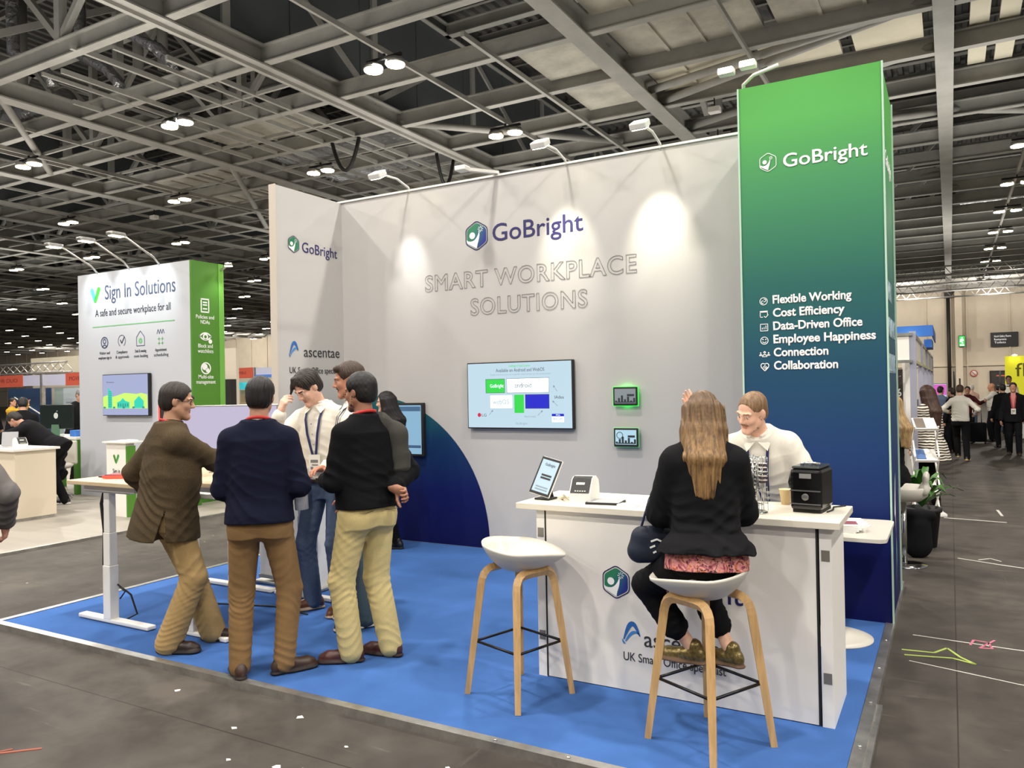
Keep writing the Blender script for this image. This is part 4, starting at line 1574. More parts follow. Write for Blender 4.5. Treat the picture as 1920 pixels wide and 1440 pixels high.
sl = MB()
sl.mi = 0
rect(sl, -.378, .025, -.151, .165)
rect(sl, -.044, -.18, .067, .004)
sl.mi = 1
rect(sl, .082, -.137, .351, .006)
rect(sl, .376, -.212, .507, -.188)
sl.mi = 2
rect(sl, -.129, .021, .351, .17)
rect(sl, -.331, -.136, -.063, .006)
rect(sl, .376, -.27, .507, -.216)
sl.mi = 3
frame_rect(sl, -.378, .023, -.151, .167)
frame_rect(sl, -.129, .021, .351, .17)
frame_rect(sl, .082, -.137, .351, .006)
sl.mi = 4
frame_rect(sl, -.331, -.136, -.063, .006)
for (x0, z0, x1, z1) in ((.44, .03, .40, .085), (.44, -.11, .39, -.065), (.22, -.205, .27, -.16), (-.34, -.2, -.30, -.155)):
    d = Vector((x1 - x0, z1 - z0)).normalized()
    n = Vector((-d.y, d.x)) * .003
    sl.poly([(x0 + n.x, -.005, z0 + n.y), (x1 + n.x, -.005, z1 + n.y), (x1 - n.x, -.005, z1 - n.y), (x0 - n.x, -.005, z0 - n.y)])
    sl.poly([(x1 + d.x * .01, -.005, z1 + d.y * .01), (x1 - d.x * .012 + n.x * 4, -.005, z1 - d.y * .012 + n.y * 4), (x1 - d.x * .012 - n.x * 4, -.005, z1 - d.y * .012 - n.y * 4)])
sl.build('slide_graphics', [e_gn, e_bl, e_wh, e_dk, e_gr], disp, recalc=False)
lg = MB()
lg.poly([(-.46 + .021 * math.cos(a * .3142), -.005, -.2 + .021 * math.sin(a * .3142)) for a in range(20)])
lg.build('round_mark', e_rd, disp)
for s, x, z, sz, wd, mm in (('GoBright Cloud License', -.10, .285, .03, .24, e_gn), ('Available on Android and WebOS', -.253, .236, .05, .555, e_dk), ('Simple administration on a specific touch screen on the same screen', -.32, .203, .022, .69, e_gr), ('GoBright', -.325, .08, .05, .16, e_wh), ('android', -.035, .075, .07, .19, e_dk), ('webOS', -.295, -.09, .07, .19, e_gr),
                            ('LG', -.43, -.215, .04, .055, e_dk), ('IAdea', .41, -.04, .045, .1, e_dk), ('PHILIPS', .39, -.25, .03, .105, e_bl), ('PROWISE', .07, -.225, .025, .13, e_gr), ('PPDS', .42, -.207, .018, .045, e_wh), ('GoBright', -.03, -.295, .03, .13, e_gr)):
    text(s, T_(x, z), sz, mm, disp, width=wd, depth=.0006, name='slide_lettering')
logo(Matrix.Translation(Vector(disp.matrix_world.translation)) @ frame((-.352, -.0046, .09), X_, Z_), .05, None, white=True, line=e_wh, fig=e_wh).parent = disp
logo(Matrix.Translation(Vector(disp.matrix_world.translation)) @ frame((.011, -.0046, -.09), X_, Z_), .085, None, white=True, line=e_wh, fig=e_wh).parent = disp

# two room panels with green light edges
for i, (z, on, lb) in enumerate(((1.605, 1, 'upper room panel glowing bright green around its edge on the white wall'), (1.22, 0, 'lower room panel with a faint green edge on the white wall'))):
    t = thing('room_panel', lb, 'panel', (-2.652, 6.865, z), 0, 'room booking panels on the back wall')
    MB().box(-.122, .122, 0, .03, -.088, .088, bev=.008).build('casing', m_dark, t)
    MB().box(-.126, .126, .008, .024, -.092, .092, bev=.006).box(-.09, .09, .024, .055, -.06, .06).build('light_edge', emat('edge_bright', (30, 225, 50), 2.0) if on else mat('edge_dim', (120, 205, 140), .4, emit=(90, 230, 120), es=.35), t)
    d = MB().box(-.104, .104, -.002, 0, -.066, .07).build('display', emat('panel_grey', (120, 128, 132), .35) if on else emat('panel_pale', (150, 182, 196), .6), t)
    g = MB()
    rect(g, -.1, -.06, .1, -.05, -.0025)
    for k in range(7):
        rect(g, -.1 + .03 * k, -.05, -.08 + .03 * k, -.04 + .012 * (k * 37 % 5), -.0025)
    rect(g, .02, .0, .09, .02, -.0025)
    if not on:
        g.tube([(-.06 + .03 * math.cos(a * .4488), -.003, .02 + .03 * math.sin(a * .4488)) for a in range(15)], .003, 5)
    g.build('panel_graphics', emat('panel_dk', (40, 46, 50), .3), d, recalc=False)
    if on:
        lamp('edge_light', (0, .03, 0), .5, (.1, 1, .15), .2, parent=t, target=(0, 1, 0))

# small wall display behind the visitors, on the printed circle
t, s, _ = screen('wall_display', 'portrait touch display with pale page on the dark blue circle', 'screen', (-5.15, 6.86, 1.27), .36, .58, .05, (150, 195, 225), .85, bez=.025)
g = MB()
rect(g, -.15, .2, .15, .25, -.0045)
rect(g, -.15, -.2, .15, -.17, -.0045)
g.build('page_graphics', emat('page_dk', (60, 90, 120), .5), s, recalc=False)
# ------------------------------------------------------------------ furniture on the stand
m_oak = mat('oak', (196, 158, 106), .45, noise=(7, .22, (6, 6, .5)))
m_lightwood = mat('light_wood_laminate', (204, 182, 146), .45, noise=(5, .1, (.6, 6, 6)))
m_seat = mat('seat_plastic', (206, 201, 188), .38, spec=.4)
m_blackmetal = mat('black_metal', (16, 16, 17), .4, metal=.3)
m_counter = mat('counter_panel', (234, 229, 220), .4, spec=.35)
m_chrome = mat('chrome', (210, 210, 210), .12, metal=1)

# counter
ct = thing('reception_counter', 'white reception counter with printed front at the carpet edge', 'counter', (-1.31, 4.25, .04))
wbuild(MB().box(-2.045, -.582, 4.0, 4.03, .045, .995), 'front_panel', m_counter, ct)
for x in (-2.105, -.575):
    wbuild(MB().box(x + (.0 if x < -1 else .008), x + .055 + (.0 if x < -1 else .008), 4.0, 4.06, .04, 1.0), 'corner_post', m_white, ct)
for x in (-2.0475, -.5785):
    wbuild(MB().box(x - .0045, x + .0055, 3.9985, 4.03, .045, .995), 'shadow_gap', m_dark, ct)
wbuild(MB().box(-2.1, -2.06, 4.06, 4.48, .04, 1.0), 'side_panel', m_white, ct)
wbuild(MB().box(-.55, -.512, 4.06, 4.48, .04, 1.0), 'side_panel', m_white, ct)
wbuild(MB().box(-2.06, -.55, 4.12, 4.14, .5, 1.0).box(-2.06, -.55, 4.1, 4.46, .5, .52), 'inner_shelf', m_white, ct)
wbuild(MB().box(-2.215, -.468, 3.955, 4.53, 1.0, 1.035, bev=.003), 'counter_top', mat('counter_top', (222, 215, 198), .35, spec=.4), ct)
for x in (-2.1, -.562):
    for z in (.84, .25):
        wbuild(MB().box(x + .004, x + .042, 3.997, 4.0, z, z + .052), 'lock_plate', mat('lock_plate', (130, 126, 118) if z > .5 else (92, 92, 92), .45, metal=.4), ct)
logo(frame((-1.618, 3.999, .626), X_, Z_), .178, ct, fillm=m_lgrad)
wtext('GoBright', frame((-1.508, 3.998, .578), X_, Z_), .15, m_ink, ct, width=.575, bold=.004, name='brand_lettering')
arch_logo(frame((-1.585, 3.998, .3), X_, Z_), .128, ct)
wtext('ascentae', frame((-1.463, 3.998, .297), X_, Z_), .124, m_inkdark, ct, width=.41, bold=.004, name='brand_lettering')
wtext('UK Smart Office specialist', frame((-1.582, 3.998, .208), X_, Z_), .066, m_inkdark, ct, width=.556, name='tagline_lettering')

# tulip table behind the counter
tt = thing('pedestal_table', 'low white pedestal table with rounded square top beside the tower', 'table', (-.70, 5.45, .04))
b = MB()
pts = []
for k in range(4):
    cx, cy = ((.30, .32), (-.30, .32), (-.30, -.32), (.30, -.32))[k]
    for a in range(5):
        an = math.radians(90 * k + 22.5 * a)
        pts.append((cx + .055 * math.cos(an), cy + .055 * math.sin(an), .70))
b.poly(pts, .022, (0, 0, 1))
b.build('table_top', m_seat, tt)
MB().lathe([(.245, 0), (.245, .008), (.2, .02), (.1, .05), (.05, .1), (.04, .2), (.038, .5), (.05, .64), (.09, .70)], seg=32).build('pedestal', m_seat, tt)

# stools
def seat_bm():
    b = MB()
    NR, NT = 9, 40
    rows = []

    def top(r, a):
        x, y = math.cos(a), math.sin(a)        # y: front
        rim = .02 + .04 * max(0, -y) ** 1.5 + .02 * abs(x) - .03 * max(0, y) ** 2
        z = -.072 * (1 - r ** 2.6) + rim * r ** 3
        return (x * r * .245 * (1 - .28 * max(0, y * r) ** 2), y * r * (.195 if y < 0 else .265), z)
    for i in range(NR + 1):
        r = max(.02, i / NR)
        rows.append([top(r, 2 * math.pi * k / NT) for k in range(NT)])
    for i in range(NR, -1, -1):
        r = max(.02, i / NR)
        row = []
        for k in range(NT):
            p = top(r * .985, 2 * math.pi * k / NT)
            row.append((p[0] * 1.0, p[1] * 1.0, p[2] - .012 - .014 * (1 - r)))
        rows.append(row)
    b.grid(rows, close_u=True)
    return b


def stool(loc, rz, seat_rz, label, pair):
    t = thing('bar_stool', label, 'stool', loc, rz, 'white bar stools at the counter')
    s = seat_bm().build('seat', m_seat, t)
    s.location = (0, 0, .765)
    s.rotation_euler = (0, 0, seat_rz)
    R = .285
    for k in range(4):
        a = math.pi / 4 + k * math.pi / 2
        c, sn = math.cos(a), math.sin(a)
        pth = []
        # the leg bends over and runs along one side to meet its partner: two bent frames
        sgn = 1 if (k + pair) % 2 == 0 else -1
        a2 = a + sgn * math.pi / 2
        F = Vector((c * R, sn * R, 0))
        K = Vector((c * .188, sn * .188, .676))
        Q = Vector((math.cos(a2) * .188, math.sin(a2) * .188, .676))
        A, B_ = K.lerp(F, .11), K.lerp(Q, .26)
        pth = [F, F.lerp(A, .55), A] + [A * (1 - u) ** 2 + K * 2 * u * (1 - u) + B_ * u * u for u in (.2, .4, .6, .8)] + [B_, K.lerp(Q, .5)]
        o = MB().tube(pth, .024, 4, phase=math.pi / 4, flat=True, radii=[.021, .026, .028, .028, .028, .027, .026, .025, .024]).build('leg', m_oak, t)
    b = MB()
    r = .235
    cs = [(math.cos(math.pi / 4 + k * math.pi / 2) * r, math.sin(math.pi / 4 + k * math.pi / 2) * r, .285) for k in range(4)]
    for k in range(4):
        b.tube([cs[k], cs[(k + 1) % 4]], .0075, 8)
    b.build('footrest', m_blackmetal, t)
    MB().lathe([(.07, .680), (.075, .684), (.07, .69), (.05, .694)], seg=20).build('seat_mount', m_blackmetal, t)
    return t


stool((-2.075, 3.712, .04), math.radians(-18 + 0), math.radians(-42), 'empty white bar stool with oak legs, left of the counter front', 1)
stool((-1.005, 3.60, .04), math.radians(-27), math.radians(132), 'white bar stool with oak legs that the woman sits on', 0)

# things on the counter
zc = 1.035
t = thing('tablet', 'white edged tablet on a black stand at the counter end', 'tablet', (-2.11, 4.14, zc), math.radians(-6))
Mt = Matrix.Translation((0, 0, .135)) @ Matrix.Rotation(math.radians(12), 4, 'Y') @ Matrix.Rotation(math.radians(-24), 4, 'X')
MB().box(-.072, .072, 0, .012, -.118, .118, bev=.005, M=Mt).build('casing', m_white, t)
MB().box(-.069, .069, -.002, .0, -.115, .115, M=Mt).build('bezel', m_dark, t)
sc_ = MB().box(-.058, .058, -.004, -.002, -.1, .1, M=Mt).build('display', emat('tablet_page', (150, 172, 186), .42), t)
g = MB()
for x0, z0, x1, z1 in ((-.03, .0, .04, .012), (-.03, -.018, .04, -.006)):
    g.poly([Mt @ Vector(p) for p in ((x0, -.005, z0), (x1, -.005, z0), (x1, -.005, z1), (x0, -.005, z1))])
g.mi = 1
for z0 in (-.072, -.088):
    g.poly([Mt @ Vector(p) for p in ((-.04, -.005, z0), (.045, -.005, z0), (.045, -.005, z0 + .008), (-.04, -.005, z0 + .008))])
g.build('page_graphics', [emat('page_black', (20, 22, 26), .2), emat('page_grey', (110, 124, 134), .5)], sc_, recalc=False)
text('GoBright', Mt @ frame((-.03, -.005, .065), X_, Z_), .024, emat('page_text', (90, 100, 112), .5), sc_, width=.07, name='page_lettering')
MB().box(-.055, .045, -.045, .055, 0, .012, bev=.003).beam((0, .05, .01), (-.012, .02, .13), .05, .012).build('stand', m_dark, t)

t = thing('label_printer', 'white desktop label printer with a black sloped front on the counter', 'printer', (-1.88, 4.19, zc), math.radians(9))
b = MB()
pf = [(-.12, 0), (-.12, .055), (-.055, .13), (-.02, .142), (.03, .142), (.085, .115), (.1, .07), (.1, 0)]
b.poly([(-.062, y, z) for y, z in pf], .124, (1, 0, 0))
bo = b.build('body', m_white, t)
b = MB()
b.poly([(-.056, -.1215, .058), (.056, -.1215, .058), (.056, -.0575, .133), (-.056, -.0575, .133)])
b.poly([(-.056, -.0545, .1335), (.056, -.0545, .1335), (.056, -.022, .1445), (-.056, -.022, .1445)])
fp = b.build('front_panel', m_dark, t, recalc=False)
b = MB()
b.poly([(-.028, -.087, .102), (.022, -.087, .102), (.022, -.077, .1135), (-.028, -.077, .1135)])
for k in range(5):
    b.poly([(-.03 + .014 * k, -.116, .0665), (-.022 + .014 * k, -.116, .0665), (-.022 + .014 * k, -.112, .071), (-.03 + .014 * k, -.112, .071)])
b.build('lcd_and_keys', emat('lcd', (190, 200, 170), .5), fp, recalc=False)
m_paper = mat('paper', (228, 226, 222), .7)
m_paper2 = mat('paper_grey', (168, 170, 172), .6)
for i, (x, y, w_, d_, h_, r, lb) in enumerate(((-1.725, 4.13, .20, .15, .012, 8, 'dark edged tablet lying flat on the counter beside the printer'), (-1.56, 4.07, .12, .07, .012, -8, 'small stack of leaflets on the counter, between flat tablet and woman'), (-1.46, 4.05, .12, .08, .004, 5, 'thin pale leaflet on the counter next to the woman'))):
    t = thing('leaflet' if i else 'flat_tablet', lb, 'leaflet' if i else 'tablet', (x, y, zc), math.radians(r))
    MB().box(-w_ / 2, w_ / 2, -d_ / 2, d_ / 2, 0, h_, bev=.001).build('cover', m_dark if i == 0 else m_paper, t)
    MB().box(-w_ / 2 + .008, w_ / 2 - .008, -d_ / 2 + .008, d_ / 2 - .008, h_, h_ + .001).build('page', m_paper2 if i != 1 else mat('paper_green', (176, 196, 176), .6), t)
tag(MB().tube([(-1.99, 4.2, zc + .008), (-2.02, 4.12, zc + .02), (-1.97, 4.08, zc + .012), (-2.0, 4.15, zc + .03), (-1.95, 4.12, zc + .01)], .006, 6).build('white_cable', mat('cable_cream', (224, 210, 170), .5)), 'cream power cable bunched between tablet and printer', 'cable')

# coffee pod carousel: wire tower with two visible columns of pods
t = thing('pod_carousel', 'chrome wire carousel of dark coffee pods on the counter', 'pod rack', (-.895, 4.11, zc))
MB().lathe([(.07, 0), (.07, .008), (.06, .012)], seg=28).build('base', m_chrome, t)
MB().tube([(0, 0, .01), (0, 0, .30)], .004, 8).build('spindle', m_chrome, t)
b = MB()
cols = [(-.046, -.02), (.04, .025), (-.02, .05), (.03, -.045)]
for cx, cy in cols:
    for dx, dy in ((.026, 0), (-.026, 0), (0, -.026), (0, .026)):
        b.tube([(cx + dx, cy + dy, .012), (cx + dx, cy + dy, .285)], .0015, 5)
    for z in (.05, .13, .21, .285):
        b.tube([(cx + .027 * math.cos(a * .5236), cy + .027 * math.sin(a * .5236), z) for a in range(13)], .0015, 4, cap=False)
b.build('wire_cage', m_chrome, t)
m_pod = mat('pod_brown', (52, 32, 34), .4)
pods = []
for ci, (cx, cy) in enumerate(cols[:3]):
    for k in range(11):
        if ci == 1 and k < 6:
            continue
        if ci == 0 and k == 6:
            continue
        if not pods:
            p0 = thing('coffee_pod', 'flat dark brown coffee pod with pale rim stacked in the wire carousel', 'pod', (0, 0, 0), 0, 'coffee pods in the carousel')
            MB().lathe([(.012, 0), (.018, .003), (.0235, .013), (.024, .015)], seg=14).build('shell', m_pod, p0)
            MB().lathe([(.0252, .015), (.0252, .0175), (.01, .0185)], seg=14).build('rim', mat('pod_rim', (206, 196, 190), .35), p0)
            pods.append(p0)
            p0.location = (-.895 + cx, 4.11 + cy, zc + .022 + .0215 * k)
        else:
            dup(pods[0], (-.895 + cx, 4.11 + cy, zc + .022 + .0215 * k))
t = thing('paper_cup', 'cream paper cup on the counter behind the coffee machine', 'cup', (-.80, 4.46, zc))
MB().lathe([(.023, 0), (.032, .08), (.034, .08), (.034, .084), (.03, .084), (.022, .006)], seg=24).build('cup_wall', mat('cup_card', (224, 198, 150), .6), t)
# coffee machine
t = thing('coffee_machine', 'black boxy coffee machine with cut away front on the counter', 'coffee machine', (-.645, 4.27, zc), math.radians(-6))
MB().box(-.078, .078, -.085, .16, .015, .225, bev=.018).build('body', mat('gloss_black', (14, 14, 15), .15, spec=.6), t)
MB().box(-.07, .07, -.06, .14, 0, .02).build('base', m_dark, t)
MB().box(-.07, .07, -.075, .14, .225, .238, bev=.006).build('lid', mat('lid_grey', (44, 48, 52), .2), t)
MB().box(-.075, .075, -.092, -.086, .112, .118).box(-.075, .075, -.09, -.084, .045, .05).build('trim_line', mat('trim_grey', (120, 122, 124), .25, metal=.6), t)
MB().box(-.028, .03, -.0895, -.084, .178, .202).build('label_plate', mat('plate_grey', (150, 150, 148), .35, metal=.3), t)
MB().lathe([(.018, 0), (.018, .008), (.014, .01)], seg=18, M=Matrix.Translation((0, -.084, .083)) @ Matrix.Rotation(math.pi / 2, 4, 'X')).build('brew_button', mat('button_grey', (110, 110, 108), .3, metal=.5), t)
b = MB()
for k in range(5):
    b.lathe([(.011, 0), (.011, .012), (.006, .016)], (-.035 + .02 * k, .0 + .02 * (k % 2), .238), 10)
b.build('top_buttons', m_chrome, t)
MB().tube([(-.08, -.04, .2), (-.09, -.05, .15), (-.088, -.03, .12)], .006, 6).build('side_lever', m_dark, t)
tag(MB().tube([(-.56, 4.25, zc + .004), (-.54, 4.32, zc + .006), (-.55, 4.42, zc + .006), (-.5, 4.5, zc + .004)], .004, 6).build('power_cable', m_dark), 'thin black power cable behind the coffee machine', 'cable')
# brochures on the pedestal table
for k in range(5):
    t = thing('brochure', ('glossy brochure at the bottom of the fanned pile on the pedestal table', 'glossy brochure second from the bottom of the pile on the pedestal table', 'glossy brochure in the middle of the pile on the pedestal table', 'glossy brochure second from the top of the pile on the pedestal table', 'glossy brochure on top of the pile on the pedestal table')[k], 'brochure', (-.60, 5.40, .762 + .009 * k), math.radians(-12 + 6 * k), 'brochures on the pedestal table')
    MB().box(-.105, .105, -.148, .148, 0, .008, bev=.0015).build('pages', m_paper, t)
    b = MB().box(-.105, .105, -.148, .148, .008, .0085)
    b.mi = 1
    b.box(-.08, .06, -.11, .02, .0085, .0088)
    b.build('cover', [m_paper, mat('cover_print', (150, 90, 100), .4)], t)

# ---- sit-stand desks on the left
def desk(label, x0, x1, y0, y1, zt, foot_y, col_x, group):
    t = thing('standing_desk', label, 'desk', ((x0 + x1) / 2, (y0 + y1) / 2, .04), 0, group)
    L = Vector(t.location)
    q = lambda b, n, m: put(b.build(n, m, t), t)
    b = MB().box(x0, x1, y0, y1, zt - .03, zt, bev=.004)
    q(b, 'desk_top', m_lightwood)
    q(MB().box(x0 + .12, x1 - .12, y0 + .06, y1 - .06, zt - .075, zt - .03), 'under_frame', m_white)
    for fy in foot_y:
        q(MB().box(x0 + .0, x1 - .02, fy - .035, fy + .035, .045, .075, bev=.008), 'foot', m_white)
        for k, (wd, dd, za, zb) in enumerate(((.042, .036, .07, .46), (.038, .032, .46, .70), (.033, .028, .70, zt - .06))):
            q(MB().box(col_x - wd, col_x + wd, fy - dd, fy + dd, za, zb, bev=.005), 'leg_stage', m_white)
        q(MB().box(col_x - .26, col_x + .26, fy - .03, fy + .03, zt - .09, zt - .055, bev=.006), 'bracket', m_white)
    return t


desk('light wood standing desk on a white column at the left carpet corner', -5.74, -4.91, 3.42, 4.72, 1.08, (3.53, 4.66), -5.39, 'standing desks on the blue carpet')
desk('light wood standing desk behind the visitor in the tweed jacket', -4.89, -4.2, 3.66, 4.72, 1.08, (3.60, 4.66), -4.58, 'standing desks on the blue carpet')
tag(MB().tube([(-5.47, 3.55, 1.03), (-5.52, 3.55, .9), (-5.49, 3.55, .7), (-5.5, 3.55, .45), (-5.44, 3.56, .36)], .012, 8).build('desk_cable', m_dark), 'black cable hanging beside the left desk column', 'cable')
tag(MB().tube([(-5.34, 3.55, .32), (-5.26, 3.6, .24), (-5.22, 3.62, .1), (-5.3, 3.55, .05), (-5.4, 3.6, .048)], .007, 6).tube([(-5.33, 3.56, .3), (-5.27, 3.56, .27), (-5.3, 3.54, .22)], .006, 6).build('floor_cable', m_dark), 'thin black cable curling from the left desk column to the carpet', 'cable')
tag(MB().tube([(-5.1, 4.2, .046), (-4.6, 4.35, .046), (-4.2, 4.3, .046)], .006, 6).build('floor_cable', m_dark), 'thin black cable lying straight across the carpet under the desks', 'cable')
t = thing('glowing_tablet', 'small flat panel with glowing red edge on the left desk', 'panel', (-5.44, 3.68, 1.08), math.radians(25))
MB().box(-.115, .115, -.07, .07, .012, .03, bev=.006).build('casing', m_dark, t)
MB().box(-.122, .122, -.077, .077, .004, .012).box(-.122, .122, -.077, -.07, .012, .024).box(-.122, -.115, -.077, .077, .012, .024).build('light_edge', emat('edge_red', (255, 50, 40), 3.0), t)
MB().box(-.1, .1, -.055, .055, .03, .031).build('display', emat('display_redgrey', (150, 60, 60), .5), t)
lamp('red_light', (0, -.1, .06), .35, (1, .1, .08), .1, parent=t, target=(0, -.12, -1))
t = thing('panel_on_stand', 'small upright panel with red glowing edge on the left desk, seen edge on', 'panel', (-5.36, 3.98, 1.08), math.radians(-62))
MB().box(-.03, .03, .0, .05, 0, .012).beam((0, .025, 0), (0, .025, .4), .02).build('stand', m_dark, t)
MB().box(-.11, .11, 0, .02, .39, .53, bev=.006).build('casing', m_dark, t)
MB().box(-.117, .117, .006, .014, .383, .537).build('light_edge', emat('edge_red', (255, 50, 40), 3.0), t)
tag(MB().box(-5.66, -5.5, 3.62, 3.66, 1.08, 1.09).build('stylus', m_inkdark), 'thin dark pen lying on the left desk', 'pen')
# monitor with a webcam
t, s, _ = screen('desk_monitor', 'large white edged monitor with a pale lilac page on the desk', 'monitor', (-4.97, 4.25, 1.40), .84, .42, .035, (214, 206, 232), .82, rz=math.radians(22), bez=.012, mframe=m_alu)
MB().box(-.04, .04, .035, .06, -.3, .0).box(-.14, .14, -.04, .12, -.32, -.31).build('stand', m_alu, t)
g = MB()
for k in range(6):
    rect(g, -.38, .15 - .05 * k, -.35, .156 - .05 * k, -.0045)
for k in range(4):
    rect(g, -.2 + .13 * k, .165, -.15 + .13 * k, .171, -.0045)
g.build('page_graphics', emat('page_lilac', (150, 146, 180), .6), s, recalc=False)
t = thing('webcam', 'small black ball webcam standing on top of the monitor', 'webcam', (-5.25, 4.13, 1.625))
MB().tube([(0, 0, -.012), (0, 0, .02)], .006, 6).build('clip', m_white, t)
MB().lathe([(.006, .012), (.026, .024), (.032, .042), (.026, .06), (.006, .07)], seg=16).build('ball', m_dark, t)
# white gadget on the desk, right of the jacket
t = thing('white_stand', 'small white tilted display stand on the desk, right of the tweed jacket', 'display stand', (-4.36, 3.78, 1.08), math.radians(30))
MB().poly([(-.11, -.06, .0), (.11, -.06, .0), (.10, .05, .19), (-.03, .05, .19)], .012, (0, .95, -.3)).build('panel', m_white, t)
MB().box(-.12, .12, -.08, .05, 0, .012, bev=.004).build('base', m_white, t)
tag(MB().tube([(-4.2, 3.7, 1.1), (-4.16, 3.72, .95), (-4.3, 3.75, .8), (-4.25, 3.72, .9), (-4.12, 3.74, .98)], .006, 6).build('desk_cable', m_dark), 'black cable looping below the desk by the navy jumper', 'cable')
# white cabinet behind the two middle visitors
t = thing('white_cabinet', 'tall white cabinet with light wood top behind the middle visitors', 'cabinet', (-4.95, 4.98, .04))
q = lambda b, n, m: put(b.build(n, m, t), t)
q(MB().box(-5.3, -4.62, 4.86, 5.26, .1, 1.02), 'body', m_counter)
q(MB().box(-4.62, -4.60, 4.84, 5.28, .06, 1.02), 'side_panel', m_white)
q(MB().box(-5.34, -4.58, 4.82, 5.3, 1.02, 1.05, bev=.003), 'cabinet_top', m_lightwood)
q(MB().box(-5.34, -4.56, 4.82, 5.3, .045, .07, bev=.006).box(-5.3, -4.66, 4.845, 4.86, .09, .12), 'base_rail', m_alu)
# ------------------------------------------------------------------ people on the stand
def fab(n, c, sc=140, st=.22, rough=.92, am=.10):
    return mat(n, c, rough, noise=(sc, am), bump=(sc * 2.2, st, .003), spec=.15)


m_shirt = fab('white_cotton', (226, 221, 208), 60, .12, am=.03)
m_navy = fab('navy_knit', (17, 20, 38), 160, .35)
m_black = fab('black_cotton', (15, 15, 17), 90, .2)
m_suit = fab('black_wool', (20, 20, 22), 120, .2)
m_tan = fab('tan_chino', (128, 100, 66), 160, .15)
m_khaki = fab('khaki_chino', (172, 144, 98), 160, .15)
m_cream2 = fab('cream_chino', (196, 178, 124), 160, .15)
m_denim = fab('blue_denim', (84, 98, 122), 200, .2, am=.3)
m_denim2 = fab('grey_denim', (78, 92, 98), 200, .2, am=.2)
m_red = mat('lanyard_red', (190, 40, 36), .6)
m_lblue = mat('lanyard_blue', (26, 36, 84), .6)
m_belt = mat('belt_brown', (58, 34, 24), .5)


def tweed():
    m = fab('tweed', (74, 62, 45), 160, .35, am=.3)
    return m


def floral():
    m = mat('floral_print', (190, 110, 110), .7)
    nt = m.node_tree
    b = nt.nodes['Principled BSDF']
    tc = nt.nodes.new('ShaderNodeTexCoord')
    n = nt.nodes.new('ShaderNodeTexNoise')
    n.inputs['Scale'].default_value = 17
    n.inputs['Detail'].default_value = 3
    n.inputs['Distortion'].default_value = 2.2
    v = nt.nodes.new('ShaderNodeTexVoronoi')
    v.feature = 'DISTANCE_TO_EDGE'
    v.inputs['Scale'].default_value = 15
    nt.links.new(tc.outputs['Object'], n.inputs['Vector'])
    nt.links.new(tc.outputs['Object'], v.inputs['Vector'])
    cr = nt.nodes.new('ShaderNodeValToRGB')
    e = cr.color_ramp.elements
    cols = ((.25, (52, 24, 40)), (.38, (150, 62, 84)), (.48, (214, 130, 128)), (.55, (226, 160, 150)), (.62, (206, 112, 70)), (.72, (120, 52, 78)), (.82, (226, 190, 180)))
    while len(e) < len(cols):
        e.new(.5)
    for el, (p, c) in zip(e, cols):
        el.position = p
        el.color = srgb(*c)
    nt.links.new(n.outputs['Fac'], cr.inputs[0])
    ds = nt.nodes.new('ShaderNodeMixRGB')
    ds.blend_type = 'ADD'
    ds.inputs[0].default_value = .07
    nt.links.new(tc.outputs['Object'], ds.inputs[1])
    nt.links.new(n.outputs['Color'], ds.inputs[2])
    nt.links.new(ds.outputs[0], v.inputs['Vector'])
    lt = nt.nodes.new('ShaderNodeMath')
    lt.operation = 'LESS_THAN'
    lt.inputs[1].default_value = .022
    nt.links.new(v.outputs['Distance'], lt.inputs[0])
    mx = nt.nodes.new('ShaderNodeMixRGB')
    mx.inputs[2].default_value = srgb(28, 18, 26)
    nt.links.new(lt.outputs[0], mx.inputs[0])
    nt.links.new(cr.outputs[0], mx.inputs[1])
    nt.links.new(mx.outputs[0], b.inputs['Base Color'])
    return m


def neck_band(root, J, RT, s, m, z=.035, r=.073, name='lanyard', tail=None, tp=None, badge=False):
    nb = J['neck'] + RT @ np.array([0, .006, z]) * s
    b = MB()
    n = 24
    rows = []
    for i in range(n + 1):
        a = 2 * math.pi * i / n
        q = lambda rr, zz: Vector(nb + RT @ (np.array([rr * math.sin(a), rr * math.cos(a), zz + .022 * -math.cos(a) - .0]) * s))
        rows.append([q(r + .002, -.009), q(r + .002, .009), q(r - .002, .009), q(r - .002, -.009)])
    b.grid(rows, close_u=True)
    o = b.build(name, m, root)
    return o


def lanyard_v(root, tp, m, zb=1.08, yb=.15, badge=True, w=.016, x0=.062, dx=0, ych=.145):
    """two straps from the neck sides down to a badge on the chest"""
    for sg in (-1, 1):
        P = [tp(sg * x0, -.02, 1.545), tp(sg * x0 * 1.04, .05, 1.51), tp(sg * .055, ych - .03, 1.43), tp(sg * .04, ych, 1.33), tp(sg * .012 + dx, yb, zb + .04)]
        ring_strap(root, 'lanyard', m, P, w * 1.1, .0015, [(sg, .2, .3), (sg * .4, .6, .6), (0, 1, .2), (0, 1, 0), (0, 1, 0)])
    if badge:
        c = Vector(tp(dx, yb + .008, zb))
        bd = MB().box(-.045, .045, -.002, .002, -.075, .05, M=Matrix.Translation(c)).build('badge', mat('badge_card', (226, 222, 212), .4), root)
        MB().box(-.03, .03, .002, .003, -.01, .012, M=Matrix.Translation(c)).box(-.03, .02, .002, .003, -.03, -.022, M=Matrix.Translation(c)).box(.01, .03, .002, .003, -.06, -.04, M=Matrix.Translation(c)).build('badge_print', m_inkgrey, bd)


